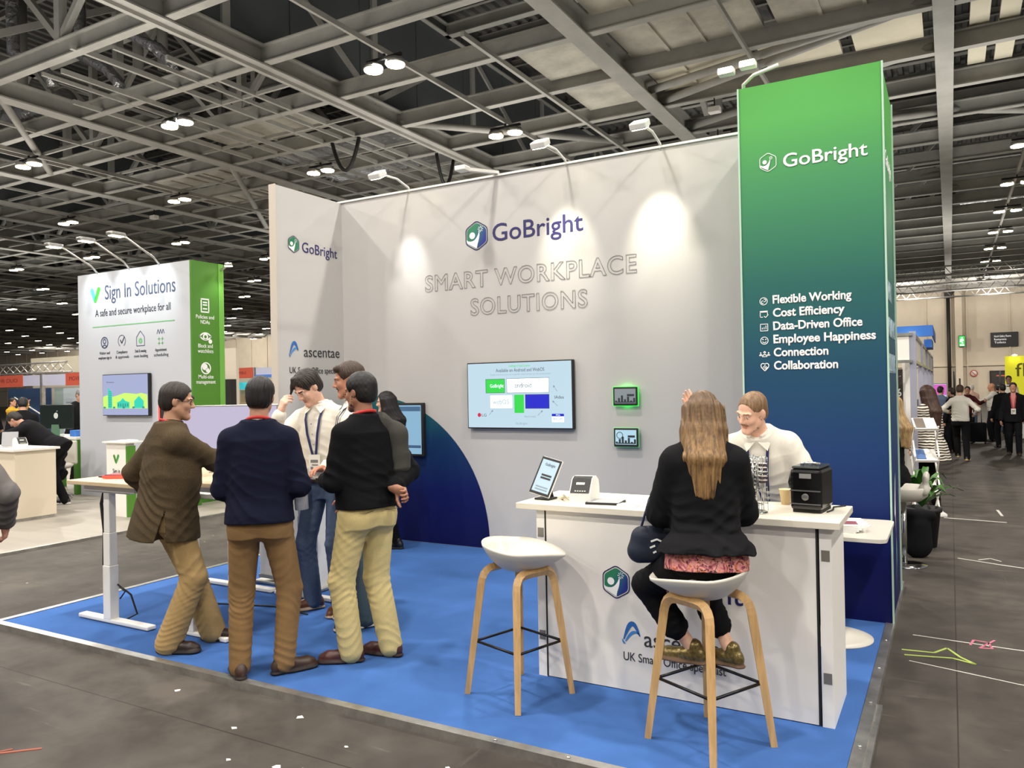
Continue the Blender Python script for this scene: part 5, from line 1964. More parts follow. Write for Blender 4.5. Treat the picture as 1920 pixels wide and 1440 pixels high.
def belt(root, tp, m, z=1.0, rx=.172, ry=.132, cy=-.01, h=.034, buckle=True):
    b = MB()
    rows = []
    n = 36
    for i in range(n + 1):
        a = 2 * math.pi * i / n
        ca, sa = math.cos(a), math.sin(a)
        e = (abs(ca) ** 2.3 + abs(sa) ** 2.3) ** (-1 / 2.3)
        P = lambda k, zz: Vector(tp(ca * e * (rx + k), cy + sa * e * (ry + k), zz))
        rows.append([P(.003, z - h / 2), P(.003, z + h / 2), P(-.003, z + h / 2), P(-.003, z - h / 2)])
    b.grid(rows, close_u=True)
    o = b.build('belt', m, root)
    if buckle:
        c = tp(0, cy + ry + .006, z)
        MB().box(-.02, .02, -.003, .004, -.018, .018, M=Matrix.Translation(Vector(c))).build('buckle', m_chrome, o)


def glasses(root, hp, RH):
    b = MB()
    for sg in (-1, 1):
        b.tube([hp(sg * (.032 + .021 * math.cos(a * .5236)), .1 - .01 * abs(math.cos(a * .5236)), .006 + .016 * math.sin(a * .5236)) for a in range(13)], .0018, 5, cap=False)
        b.tube([hp(sg * .053, .092, .012), hp(sg * .079, .02, .012), hp(sg * .08, -.01, .008)], .0018, 5)
    b.tube([hp(-.011, .101, .01), hp(.011, .101, .01)], .0018, 5)
    b.build('glasses', mat('glasses_brown', (60, 40, 30), .3), root)


def pocket_flap(root, tp, side, m):
    pass


m_tweed = tweed()


def collar_wings(root, tp, m):
    for sg in (-1, 1):
        pts = [tp(sg * .012, .068, 1.512), tp(sg * .066, .0, 1.553), tp(sg * .088, .025, 1.512), tp(sg * .062, .098, 1.468)]
        b = MB()
        b.poly(pts, .004, tuple(np.array(tp(0, 1, 1.5)) - np.array(tp(0, 0, 1.5))))
        b.build('collar_wing', m, root)


# 1: tweed jacket, seen from behind and the right
def x1(root, J, tp, hp, RT, RH, s, hs):
    glasses(root, hp, RH)
    b = MB()
    for z in (.985,):
        rows = []
        for i in range(7):
            y = -.03 + .11 * i / 6
            x = .196 + .006 * math.sin(i / 6 * math.pi) - .9 * (y - .01) ** 2
            rows.append([tp(x + .016, y, z), tp(x + .02, y, z - .05 - .004)])
        b.grid(rows)
    neck_band(root, J, RT, s, m_red, z=.03, r=.075)


person('person', 'man in a brown tweed jacket and glasses reaching towards the monitor', H=1.775, loc=(-4.50, 3.34, .04), rz=math.radians(-18),
       feet=((.06, .27, 0, -44), (.10, -.03, 0, -46)), pelvis=(.0, .015, -.035), lean=(3, 2, 0), head=(-26, 5, 0),
       arms={'R': dict(w=(.02, .50, 1.26), pole=(.5, -.1, -1), d=(-.25, 1, .12), n=(-.6, 0, -.8), curl=.25), 'L': dict(w=(-.27, .04, .93), pole=(-.35, -1, 0), d=(.2, .25, -1), n=(1, 0, 0), curl=.5)},
       skin=(186, 140, 112), hair=('short', (38, 30, 26), 1.15), fat=1.22, h=.005,
       top=dict(mat=m_shirt, collar=m_shirt, hem=.95), jacket=dict(mat=m_tweed, grow=.03, hem=.775, flare=.035, vent=(.19, -.085, 1.0, .88, -.46), fold=.0065, sleeve=(.058, .052, .043), cuff=.98, collar=m_tweed),
       bottom=dict(mat=m_khaki, r=(.10, .083, .085), fold=.0068), shoes=((44, 28, 22), (24, 18, 16)), seed=3, extra=x1)


# 2: navy jumper, back to the camera
def x2(root, J, tp, hp, RT, RH, s, hs):
    neck_band(root, J, RT, s, m_red, z=.034, r=.074)
    for sg in (-1, 1):
        b = MB()
        rows = []
        for i in range(8):
            x = sg * (.035 + .075 * i / 7)
            rows.append([tp(x, -.150 - .016 * math.sin(i / 7 * math.pi) + .05 * (abs(x) / .17) ** 3, .955), tp(x, -.152 - .016 * math.sin(i / 7 * math.pi) + .05 * (abs(x) / .17) ** 3, .945)])
        b.grid(rows)
        b.build('pocket_seam', mat('seam_brown', (86, 62, 38), .9), root)


person('person', 'man in a navy jumper and tan chinos standing with his back turned', H=1.755, loc=(-3.575, 3.285, .04), rz=math.radians(42),
       feet=((-.125, -.02, 0, 14), (.125, -.02, 0, -68)), lean=(2, 0, 0), head=(-6, 4, 3),
       arms={'R': dict(w=(.20, .20, 1.03), pole=(.35, -.5, -1), d=(-.5, .7, -.1), n=(-.4, -.2, -1), curl=.6), 'L': dict(w=(-.12, .26, 1.10), pole=(-.35, -.4, -1), d=(.8, .5, .1), n=(.2, -1, 0), curl=.5)},
       skin=(176, 130, 104), hair=('short', (20, 16, 15), 1.2), fat=1.08, h=.005,
       top=dict(mat=m_shirt, collar=m_shirt, hem=.98), jacket=dict(name='jumper', mat=m_navy, grow=.02, hem=.925, fold=.006, sleeve=(.057, .053, .045), cuff=.6, loose=1.0),
       bottom=dict(mat=m_tan, r=(.099, .076, .064), fold=.0068), shoes=((62, 42, 30), (34, 24, 20)), seed=8, extra=x2)
# the folded paper he holds
b = MB()
rows = []
for i in range(13):
    a = math.pi * 2 * i / 12
    rows.append([(.035 * math.cos(a) * (1.3 if math.cos(a) > 0 else 1), .022 * math.sin(a), z) for z in (-.15, .12)])
b.grid(rows[:12])
o = b.build('folded_paper', mat('paper_bright', (226, 226, 224), .6))
o.location = (-3.43, 3.46, 1.14)
o.rotation_euler = (math.radians(6), math.radians(-4), math.radians(50))
tag(o, 'white folded paper under the right arm of the man in the navy jumper', 'paper')
sm_ = o.modifiers.new('thick', 'SOLIDIFY')
sm_.thickness = .003


# 3: black shirt, cream chinos, jacket over the shoulder
def x3(root, J, tp, hp, RT, RH, s, hs):
    neck_band(root, J, RT, s, m_red, z=.036, r=.076)
    belt(root, tp, m_black, z=1.005, rx=.176, ry=.136, cy=-.008, buckle=False)
    S = SDF()
    fd = _folds([tp(.2, -.05, 1.3)], (.5, .3, 1), .004, 70, .2, 5, .4)
    S.rc(tp(.09, -.06, 1.49), tp(.185, -.08, 1.40), .05, .062, k=.05, disp=fd)
    S.rc(tp(.185, -.08, 1.40), tp(.20, -.09, 1.22), .072, .07, k=.04, disp=fd)
    S.rc(tp(.20, -.09, 1.22), tp(.195, -.09, 1.14), .07, .055, k=.03, disp=fd)
    S.rc(tp(.09, -.06, 1.49), tp(.11, .06, 1.46), .04, .03, k=.04, disp=fd)
    S.mesh('folded_coat', .007, [fab('grey_coat', (66, 64, 60), 120, .3)], root)
    b = MB()
    for sg, x0 in ((1, .09), (-1, -.09)):
        P = [tp(x0 - .05, -.14, .94), tp(x0, -.148, .937), tp(x0 + .05, -.14, .94)]
        b.tube(P, .0025, 5)
    b.build('pocket_seam', mat('seam_cream', (120, 104, 66), .9), root)
    for z in (.0, .012):
        w_ = J['aR']['w']
        e_ = J['aR']['e']
        d = (w_ - e_) / np.linalg.norm(w_ - e_)
        b = MB()
        u = np.cross(d, [0, 0, 1.0])
        u /= np.linalg.norm(u)
        v = np.cross(d, u)
        c = w_ - d * (.02 + z)
        b.tube([c + .031 * (u * math.cos(a * .5236) + v * math.sin(a * .5236)) for a in range(13)], .004, 6, cap=False)
        b.build('bracelet', mat('bracelet_pale' if z else 'bracelet_dark', (190, 186, 176) if z else (24, 24, 24), .5), root)


person('person', 'man in a black shirt and cream chinos with a grey coat over one shoulder', H=1.775, loc=(-3.18, 3.78, .04), rz=math.radians(72),
       feet=((-.115, .02, 0, 50), (.12, -.06, 0, 24)), lean=(2, 0, 0), head=(22, 3, 0),
       arms={'R': dict(w=(.075, -.185, 1.065), pole=(1, .1, -.8), d=(.25, -.75, -.25), n=(-.6, -.5, -.3), curl=.75), 'L': dict(w=(-.14, .26, 1.10), pole=(-.4, -.4, -1), d=(.7, .6, .1), n=(.2, -1, 0), curl=.5)},
       skin=(150, 104, 80), hair=('curly', (18, 15, 14), 1.25), beard=(24, 18, 16), fat=1.08, h=.005,
       top=dict(mat=m_black, hem=.955, fold=.006, grow=.016, sleeve=(.056, .052, .046), cuff=.86, collar=m_black, loose=1.04),
       bottom=dict(mat=m_cream2, r=(.102, .082, .074), fold=.0065), shoes=((70, 34, 28), (40, 22, 20)), seed=14, extra=x3)


# 4: white shirt, looking down, hand to his face
def x4(root, J, tp, hp, RT, RH, s, hs):
    collar_wings(root, tp, m_shirt)
    lanyard_v(root, tp, m_lblue, zb=1.13, yb=.155)
    belt(root, tp, m_belt, z=.985, rx=.184, ry=.146, cy=-.01)
    for z in np.linspace(1.03, 1.40, 6):
        MB().lathe([(.006, 0), (.006, .003)], seg=8, M=Matrix.Translation(Vector(tp(.0, .143, z))) @ Matrix.Rotation(-math.pi / 2, 4, 'X')).build('button', m_paper2, root)


person('person', 'young man in a white shirt and jeans looking down with hand at his face', H=1.86, loc=(-4.16, 4.50, .04), rz=math.radians(196),
       feet=((-.10, .04, 0, 6), (.13, .02, 0, -52)), lean=(7, 3, 0), head=(-24, 30, 4),
       arms={'R': dict(w=(.225, .30, 1.50), pole=(.7, .4, -1), d=(-.35, -.05, 1), n=(-.5, -.85, 0), curl=.55), 'L': dict(w=(-.27, .06, 1.0), pole=(-1, -.5, .1), d=(.35, .25, -1), n=(.9, .2, 0), curl=.25)},
       skin=(222, 176, 152), hair=('flop', (34, 25, 21), 1.15), fat=.94, h=.0048,
       top=dict(mat=m_shirt, collar=m_shirt, hem=.99, fold=.0075, grow=.012, loose=1.12, sleeve=(.062, .054, .044), cuff=.93),
       bottom=dict(mat=m_denim, r=(.094, .072, .064), fold=.006), shoes=((112, 66, 36), (206, 180, 150)), seed=21, extra=x4)


# 5: taller bearded man behind
def x5(root, J, tp, hp, RT, RH, s, hs):
    collar_wings(root, tp, m_shirt)
    lanyard_v(root, tp, m_lblue, zb=1.13, yb=.155)


person('person', 'tall bearded man in a white shirt half hidden behind the man in black', H=1.875, loc=(-3.70, 4.33, .04), rz=math.radians(138),
       feet=((-.11, 0, 0, 10), (.11, -.02, 0, -16)), lean=(3, 0, 0), head=(-4, 8, 0),
       arms={'R': dict(w=(.2, .22, 1.1), pole=(1, -.6, -.2), d=(-.6, .7, 0), n=(0, -.4, -1)), 'L': dict(w=(-.25, .1, .95), pole=(-1, -.8, 0))},
       skin=(186, 128, 100), hair=('quiff', (62, 46, 34), 1.0), beard=(78, 58, 44), fat=1.05, h=.005,
       top=dict(mat=m_shirt, collar=m_shirt, hem=.95, fold=.006, grow=.014, loose=1.05), bottom=dict(mat=m_denim2, r=(.098, .076, .07), fold=.006), shoes=((64, 36, 26), (214, 206, 192)), seed=30, extra=x5)

# 6: woman in black by the circle
person('person', 'dark-haired woman in a black dress standing by the dark blue circle', H=1.655, loc=(-5.10, 6.42, .04), rz=math.radians(112), female=True,
       feet=((-.08, .05, 0, 5), (.08, -.05, 0, -8)), head=(10, 6, 0),
       arms={'R': dict(w=(.1, .2, 1.05), pole=(.4, -.6, -1)), 'L': dict(w=(-.1, .22, 1.0), pole=(-.4, -.6, -1))},
       skin=(206, 160, 134), hair=('long', (20, 16, 16), 1.0, .26), h=.006, jacket=dict(name='dress', mat=m_black, grow=.018, hem=.74, flare=.03, fold=.006),
       bottom=dict(name='leggings', mat=m_black, r=(.088, .07, .05)), shoes=((18, 16, 16), (30, 28, 26)), seed=41)

# 7: woman on the stool
m_gold = mat('shoe_gold', (120, 104, 62), .3, metal=.6, noise=(70, .6))
w7 = person('person', 'long-haired woman in a black blazer sitting on the bar stool, seen from behind', H=1.60, loc=(-1.0, 3.58, .04), rz=math.radians(22), female=True, seated=True,
            pelvis=(0, .0, .035), feet=((-.05, .24, .285, 62, (-1, .75, .35)), (.13, .215, .285, 50, (-.45, .9, .3))), lean=(6, 0, -4), head=(-2, 4, 0),
            arms={'R': dict(w=(.17, .35, 1.06), pole=(.3, -.5, -1), d=(-.5, .8, 0), n=(0, -.2, -1), curl=.4), 'L': dict(w=(-.19, .34, 1.06), pole=(-.3, -.5, -1), d=(.5, .8, 0), n=(0, -.2, -1), curl=.4)},
            skin=(214, 170, 142), hair=('long', (118, 86, 52), 1.08, .335), h=.0055,
            top=dict(name='blouse', mat=floral(), grow=.03, hem=.872, fold=.004, cuff=0), jacket=dict(name='blazer', mat=m_suit, grow=.034, hem=.955, flare=.10, fold=.006, sleeve=(.062, .056, .046), cuff=1.0),
            bottom=dict(mat=m_black, r=(.094, .08, .075), cut=.62, fold=.006), shoes=((120, 104, 62), (110, 84, 60)), seed=52)
for c in w7.children:
    if c.name.startswith('shoe'):
        c.data.materials[0] = m_gold
# streaks of lighter blond through the hair
hm = bpy.data.materials['hair_118_86_52']
nt_ = hm.node_tree
for n_ in nt_.nodes:
    if n_.type == 'MIX_RGB':
        n_.inputs[1].default_value = srgb(66, 46, 28)
        n_.inputs[2].default_value = srgb(172, 134, 86)
    if n_.type == 'MAPPING':
        n_.inputs['Scale'].default_value = (1.4, 1.0, .07)
    if n_.type == 'TEX_NOISE':
        n_.inputs['Scale'].default_value = 55
# darker roots, lighter lengths
b_ = nt_.nodes['Principled BSDF']
src_ = b_.inputs['Base Color'].links[0].from_socket
tc_ = nt_.nodes.new('ShaderNodeTexCoord')
sp_ = nt_.nodes.new('ShaderNodeSeparateXYZ')
mr_ = nt_.nodes.new('ShaderNodeMapRange')
mr_.inputs[1].default_value, mr_.inputs[2].default_value = 1.36, 1.60
mr_.inputs[3].default_value, mr_.inputs[4].default_value = .0, .75
mx_ = nt_.nodes.new('ShaderNodeMixRGB')
mx_.inputs[2].default_value = srgb(74, 54, 36)
nt_.links.new(tc_.outputs['Object'], sp_.inputs[0])
nt_.links.new(sp_.outputs['Z'], mr_.inputs[0])
nt_.links.new(mr_.outputs[0], mx_.inputs[0])
nt_.links.new(src_, mx_.inputs[1])
nt_.links.new(mx_.outputs[0], b_.inputs['Base Color'])
t = thing('handbag', 'dark blue shoulder bag hanging at the seated woman’s left side'.replace('’', "'"), 'bag', (-1.275, 3.66, .93), math.radians(30))
S = SDF()
S.rc((-.06, 0, .03), (.06, .0, .03), .055, .055, k=.03)
S.rc((-.075, 0, -.035), (.075, 0, -.035), .06, .06, k=.03)
S.mesh('bag_body', .006, [fab('bag_leather', (38, 44, 56), 60, .2, .5)], t)
b = MB()
for x0, z0, x1, z1 in ((-.03, .02, .0, .03), (.0, .03, .03, .015), (-.035, -.01, -.01, .0), (-.02, -.035, .01, -.02)):
    b.beam((x0, -.062, z0), (x1, -.062, z1), .004, .008)
b.build('script_print', m_print_white, t)
MB().tube([(-.07, 0, .06), (-.02, .03, .2), (.1, .08, .35), (.2, .05, .42)], .006, 6).build('strap', m_lblue, t)


# 8: man behind the counter, leaning in and pointing up
def x8(root, J, tp, hp, RT, RH, s, hs):
    collar_wings(root, tp, m_shirt)
    lanyard_v(root, tp, m_lblue, zb=1.05, yb=.15, badge=False, ych=.15)


person('person', 'man with a short beard in a white shirt pointing up behind the counter', H=1.80, loc=(-.985, 5.05, .04), rz=math.radians(190),
       feet=((-.14, -.1, 0, 8), (.14, .02, 0, -8)), pelvis=(0, -.16, -.06), lean=(35, 4, -6), head=(-30, -10, 4),
       arms={'R': dict(w=(.43, .16, 1.465), pole=(.6, .3, -1), d=(.45, -.1, .8), n=(-.2, 1, 0), curl=.3, pinch=True), 'L': dict(w=(-.24, .38, 1.02), pole=(-.5, -.5, -.8), d=(.4, .8, -.3), n=(0, 0, -1), curl=.3)},
       skin=(226, 178, 152), hair=('crop', (128, 100, 72), .9), beard=(150, 112, 82), h=.0048, fat=.98,
       top=dict(mat=m_shirt, collar=m_shirt, hem=.9, fold=.008, grow=.016, loose=1.1, sleeve=(.062, .054, .044), cuff=.86), bottom=dict(mat=m_suit), shoes=((30, 24, 22), (20, 18, 18)), seed=61, extra=x8)

# 9: cropped at the left edge, only the arm shows
person('person', 'person in a grey sweater cut off by the left edge, one arm hanging', H=1.74, loc=(-4.962, 2.258, 0), rz=math.radians(62),
       arms={'R': dict(w=(.29, .05, .97), pole=(.5, -1, 0), d=(-.05, .3, -1), n=(-1, 0, 0), curl=.8), 'L': dict(w=(-.28, -.05, .9))},
       skin=(176, 126, 108), hair=('short', (40, 32, 28)), h=.006, jacket=dict(name='sweater', mat=fab('grey_knit', (104, 100, 98), 150, .4), grow=.018, hem=.9, fold=.006), bottom=dict(mat=m_denim), shoes=((40, 36, 34), (200, 196, 190)), seed=70)
# ------------------------------------------------------------------ the neighbouring stand on the left
m_lam = mat('pale_laminate', (150, 143, 132), .5, noise=(2.2, .08, (.25, 3, 1)))
tag(MB().box(-27, -8.95, 2.2, 16, 0, .02).build('stand_floor', m_lam), 'pale laminate floor of the neighbouring stand across the aisle', 'stand floor')
tag(MB().beam((-8.93, 2.2, .014), (-8.93, 16, .014), .045, .028).build('floor_edging', m_alu), 'aluminium edge strip along the pale laminate floor', 'edging')
m_swhite = mat('stand_panel_white', (192, 195, 201), .5)
tn = thing('exhibition_tower', 'white and green stand tower with brand lettering on the pale laminate floor', 'tower', (-11.55, 8.3, .02))
nb = lambda b, n, m: put(b.build(n, m, tn), tn)
nb(MB().box(-13.0, -10.14, 8.0, 8.6, .02, 3.76), 'white_panel', m_swhite)
nb(MB().box(-10.14, -10.10, 8.0, 8.6, .02, 3.76), 'green_panel', m_green)
nb(MB().box(-10.10, -10.09, 8.5, 8.6, .02, 3.76), 'green_edge', mat('edge_green', (108, 168, 70), .5))
ng = mat('ink_slate', (74, 84, 112), .5)
ngd = mat('ink_slate_dark', (46, 52, 64), .5)
ngr = mat('ink_green', (110, 180, 120), .5)
b = MB()
ck = lambda pts, z=7.998: b.poly([(x, z, y) for x, y in pts])
def vlogo(b, cx, cz, h, y, m0=0):
    b.mi = m0
    b.poly([(cx - .5 * h, y, cz + .28 * h), (cx - .42 * h, y, cz + .4 * h), (cx - .28 * h, y, cz + .42 * h), (cx - .18 * h, y, cz + .34 * h), (cx + .02 * h, y, cz - .14 * h), (cx - .14 * h, y, cz - .4 * h), (cx - .2 * h, y, cz - .34 * h)])
    b.mi = m0 + 1
    b.poly([(cx + .18 * h, y, cz + .38 * h), (cx + .3 * h, y, cz + .46 * h), (cx + .46 * h, y, cz + .42 * h), (cx + .5 * h, y, cz + .28 * h), (cx + .06 * h, y, cz - .48 * h), (cx - .06 * h, y, cz - .5 * h), (cx - .14 * h, y, cz - .4 * h)])
vlogo(b, -12.51, 3.40, .28, 7.998)
nb(b, 'leaf_mark', [mat('mark_aqua', (90, 200, 200), .5), mat('mark_green', (70, 190, 60), .5)])
nt_x = lambda s, x, z, sz, wd, m, **k: put(text(s, frame((x, 7.997, z), X_, Z_), sz, m, tn, width=wd, **k), tn)
nt_x('Sign In Solutions', -12.25, 3.305, .34, 1.78, ng, name='brand_lettering')
nt_x('A safe and secure workplace for all', -12.52, 3.03, .17, 1.93, ngd, name='tagline_lettering')
nb(MB().box(-12.6, -10.5, 7.996, 8.0, 2.85, 2.865), 'green_rule', ngr)
cols = (-12.28, -11.82, -11.34, -10.84)
for i, (a, c) in enumerate((('Visitor and', 'employee sign in'), ('Compliance', '& approvals'), ('Desk & meeting', 'room booking'), ('Appointment', 'scheduling'))):
    nt_x(a, cols[i] - .14, 2.39, .07, .28, ngd, name='caption_lettering')
    nt_x(c, cols[i] - .17, 2.31, .07, .35, ngd, name='caption_lettering')
def ricon(b, cx, cz, r, w, y, a0=0, a1=360):
    ring(b, cx, cz, r, w, a0, a1, y)
b = MB()
ricon(b, cols[0], 2.37, .1, .022, 7.997)
ricon(b, cols[0], 2.39, .045, .02, 7.997)
ricon(b, cols[0], 2.27, .07, .02, 7.997, 20, 160)
nb(b, 'person_icon', ng)
b = MB()
ricon(b, cols[1], 2.38, .1, .012, 7.997, -60, 240)
b.mi = 1
seg(b, (cols[1] - .04, 2.4), (cols[1], 2.34), .02, 7.997)
seg(b, (cols[1], 2.34), (cols[1] + .07, 2.45), .02, 7.997)
nb(b, 'tick_icon', [ng, ngd])
b = MB()
hx = cols[2]
for p, q in (((hx - .1, 2.28), (hx - .1, 2.42)), ((hx + .1, 2.28), (hx + .1, 2.42)), ((hx - .1, 2.28), (hx + .1, 2.28)), ((hx - .1, 2.42), (hx, 2.52)), ((hx + .1, 2.42), (hx, 2.52))):
    seg(b, p, q, .012, 7.997)
b.mi = 1
ricon(b, hx, 2.36, .045, .03, 7.997)
nb(b, 'house_icon', [ng, ngr])
b = MB()
hx = cols[3]
for z in (2.3, 2.37):
    for dx in (-.04, .04):
        b.mi = 1
        seg(b, (hx + dx - .03, z), (hx + dx + .03, z), .012, 7.997)
        seg(b, (hx + dx, z - .03), (hx + dx, z + .03), .012, 7.997)
b.mi = 0
for dx in (-.06, 0, .06):
    seg(b, (hx + dx - .03, 2.45), (hx + dx, 2.52), .012, 7.997)
    seg(b, (hx + dx + .03, 2.45), (hx + dx, 2.52), .012, 7.997)
nb(b, 'calendar_icon', [ng, ngr])
nt_g = lambda s, z, sz, wd, yc=8.24: put(text(s, frame((-10.097, yc - wd / 2, z), Y_, Z_), sz, m_print_white, tn, width=wd, name='side_lettering', off=.003), tn)
for s, z, wd in (('Policies and', 2.87, .34), ('NDAs', 2.79, .17), ('Block and', 2.42, .27), ('watchlists', 2.34, .29), ('Multi-site', 1.94, .28), ('management', 1.86, .36)):
    nt_g(s, z, .085, wd)
def gicon(f, dz):
    b = MB()
    f(b)
    bmesh.ops.transform(b.bm, matrix=Matrix(((0, 0, 0, -10.096), (1, 0, 0, 8.24), (0, 0, 1, dz), (0, 0, 0, 1))), verts=b.bm.verts[:])
    nb(b, 'side_icon', m_print_white)
gicon(lambda b: [seg(b, p, q, .02) for p, q in (((-.07, 2.84), (-.07, 3.04)), ((.07, 2.84), (.07, 3.04)), ((-.08, 2.84), (.08, 2.84)), ((-.08, 3.04), (.08, 3.04)), ((-.04, 2.99), (.04, 2.99)), ((-.04, 2.95), (.04, 2.95)), ((-.04, 2.89), (.04, 2.89)))], .135)
gicon(lambda b: (ring(b, 0, 2.26, .05, .025), ring(b, 0, 2.20, .13, .022, 25, 155), ring(b, 0, 2.33, .13, .022, 205, 335), ring(b, .09, 2.19, .035, .035)), .33)
gicon(lambda b: (ring(b, 0, 1.58, .095, .02), ring(b, -.02, 1.6, .05, .05), ring(b, .03, 1.55, .035, .035)), .52)
for i, x in enumerate((-12.45, -11.6, -10.85)):
    t = thing('arm_spotlight', ('silver arm spotlight on the white neighbouring tower, over the leaf mark', 'silver arm spotlight on the middle of the white neighbouring tower', 'silver arm spotlight on the white neighbouring tower, nearest its green side')[i], 'spotlight', (x, 8.0, 3.76), 0, 'arm spotlights on the neighbouring tower')
    MB().tube([(0, .02, -.02), (0, -.1, .1), (0, -.62, .36)], .016, 6).build('arm', m_alu, t)
    hd = MB().box(-.07, .07, -.85, -.6, .33, .39, bev=.02).build('lamp_head', m_alu, t)
    MB().box(-.05, .05, -.82, -.63, .322, .33).build('lens', m_spot, hd)
    lamp('spot_beam', (0, -.7, .28), 60, (.86, .96, 1), .05, target=(0, .05, -.42), kind='SPOT', spot=62, blend=.9, parent=t)
t = thing('side_spotlight', 'bright spotlight at the top of the green tower side', 'spotlight', (-10.05, 8.55, 3.68))
MB().beam((-.05, 0, -.02), (.14, -.02, .05), .03).build('arm', m_alu, t)
MB().lathe([(.05, .05), (.07, 0), (.065, 0)], (.17, -.03, .03), 12).build('lamp_head', m_alu, t)
MB().lathe([(.005, .0), (.062, .0), (.062, -.006), (.005, -.006)], (.17, -.03, .03), 12).build('lens', m_spot, t)
lamp('spot_beam', (.17, -.03, 0), 14, (1, 1, .95), .05, target=(-.02, -.2, -1.0), kind='SPOT', spot=80, blend=.9, parent=t)
t, s, _ = screen('wall_screen', 'flat screen with a drawn green town on the white neighbouring tower', 'screen', (-11.66, 7.93, 1.71), 1.18, .68, .06, (182, 190, 228), .85)
g = MB()
hill = [(-.57, -.03), (-.45, -.0), (-.3, -.03), (-.15, .0), (.0, .03), (.15, .02), (.3, .01), (.42, .025), (.57, .0), (.57, -.22), (-.57, -.22)]
g.poly([(x, -.0045, z) for x, z in hill])
g.mi = 1
g.poly([(x, -.005, z) for x, z in ((-.44, -.215), (-.44, .12), (-.40, .1), (-.36, .06), (-.33, .04), (-.33, -.215))])
g.poly([(x, -.005, z) for x, z in ((-.2, -.215), (-.2, -.12), (-.12, -.1), (-.05, -.05), (.02, -.1), (.12, -.12), (.12, -.215))])
g.poly([(x, -.005, z) for x, z in ((.24, -.215), (.24, -.1), (.36, -.02), (.48, -.1), (.48, -.215))])
g.mi = 2
for k in range(9):
    rect(g, -.43, -.19 + .03 * k, -.34, -.182 + .03 * k, -.0055)
for k in range(5):
    rect(g, -.18 + .06 * k, -.19, -.15 + .06 * k, -.14, -.0055)
    rect(g, -.56 + .25 * k, -.218, -.5 + .25 * k, -.19, -.0055)
g.build('town_graphics', [emat('town_lime', (158, 205, 90), .8), emat('town_teal', (40, 170, 150), .65), emat('town_dark', (40, 120, 110), .6)], s, recalc=False)
text('Workspaces', T_(-.48, .2), .035, e_dk, s, width=.2, depth=.0005, name='page_lettering')

for o_ in tn.children:
    if o_.name.startswith(('person_icon', 'tick_icon', 'house_icon', 'calendar_icon')):
        o_.location.z += .215
# small sign-in plinth
t = thing('sign_in_plinth', 'small white and green plinth with leaf mark beside the left standing desk', 'plinth', (-10.13, 6.92, .02))
q = lambda b, n, m: put(b.build(n, m, t), t)
q(MB().box(-10.36, -9.93, 6.75, 6.88, .02, 1.04), 'body', m_counter)
q(MB().box(-9.93, -9.9, 6.75, 6.88, .02, 1.0), 'green_side', m_green)
q(MB().box(-10.4, -9.87, 6.71, 6.98, 1.04, 1.06), 'top', m_white)
b = MB()
vlogo(b, -10.14, .82, .14, 6.748)
q(b, 'leaf_mark', [m_green, mat('mark_green2', (60, 150, 70), .5)])
put(text('Sign in', frame((-10.22, 6.748, .62), X_, Z_), .09, ngd, t, width=.16, name='lettering'), t)
put(text('App', frame((-10.19, 6.748, .52), X_, Z_), .07, ngd, t, width=.1, name='lettering'), t)
tag(MB().box(-10.2, -9.98, 6.8, 6.98, 1.06, 1.075).build('leaflet_stack', m_paper), 'white leaflets lying on the small white and green plinth', 'leaflet')
# cream counter at the left edge with a printer
t = thing('cream_counter', 'cream counter at the left edge with a white top', 'counter', (-11.6, 6.15, .02))
q = lambda b, n, m: put(b.build(n, m, t), t)
q(MB().box(-12.9, -10.98, 5.85, 6.4, .06, .97), 'body', mat('cream_board', (214, 202, 180), .5))
q(MB().box(-12.9, -10.94, 5.81, 6.44, .97, 1.0), 'counter_top', m_counter)
q(MB().box(-12.88, -11.0, 5.88, 6.38, .02, .06), 'plinth_base', m_alu)
for o in list(bpy.data.objects):
    if o.name.startswith('label_printer') and o.parent is None:
        pr = dup(o, (-11.32, 6.1, 1.0), math.radians(80), 'white label printer on the cream counter at the left edge')
        break
t = thing('display_stand', 'grey curved display stand on the cream counter at the left edge', 'display stand', (-11.62, 6.12, 1.0), math.radians(50))
MB().box(-.1, .1, -.08, .08, 0, .015, bev=.004).build('base', m_alu, t)
MB().box(-.1, .1, -.01, .012, .01, .22, bev=.005, M=Matrix.Rotation(-.3, 4, 'X')).build('panel', mat('panel_silver', (150, 150, 152), .35), t)
# green legged desks
def gdesk(label, x0, x1, y0, y1, z):
    t = thing('green_desk', label, 'desk', ((x0 + x1) / 2, (y0 + y1) / 2, .02), 0, 'green legged desks')
    q = lambda b, n, m: put(b.build(n, m, t), t)
    q(MB().box(x0, x1, y0, y1, z - .04, z), 'desk_top', m_white)
    q(MB().box(x0 + .02, x1 - .02, y0 + .01, y0 + .05, z - .15, z - .04), 'apron', m_green)
    for x in (x0 + .04, x1 - .04):
        for y in (y0 + .04, y1 - .04):
            q(MB().box(x - .04, x + .04, y - .04, y + .04, .02, z - .04), 'leg', m_green)
    return t


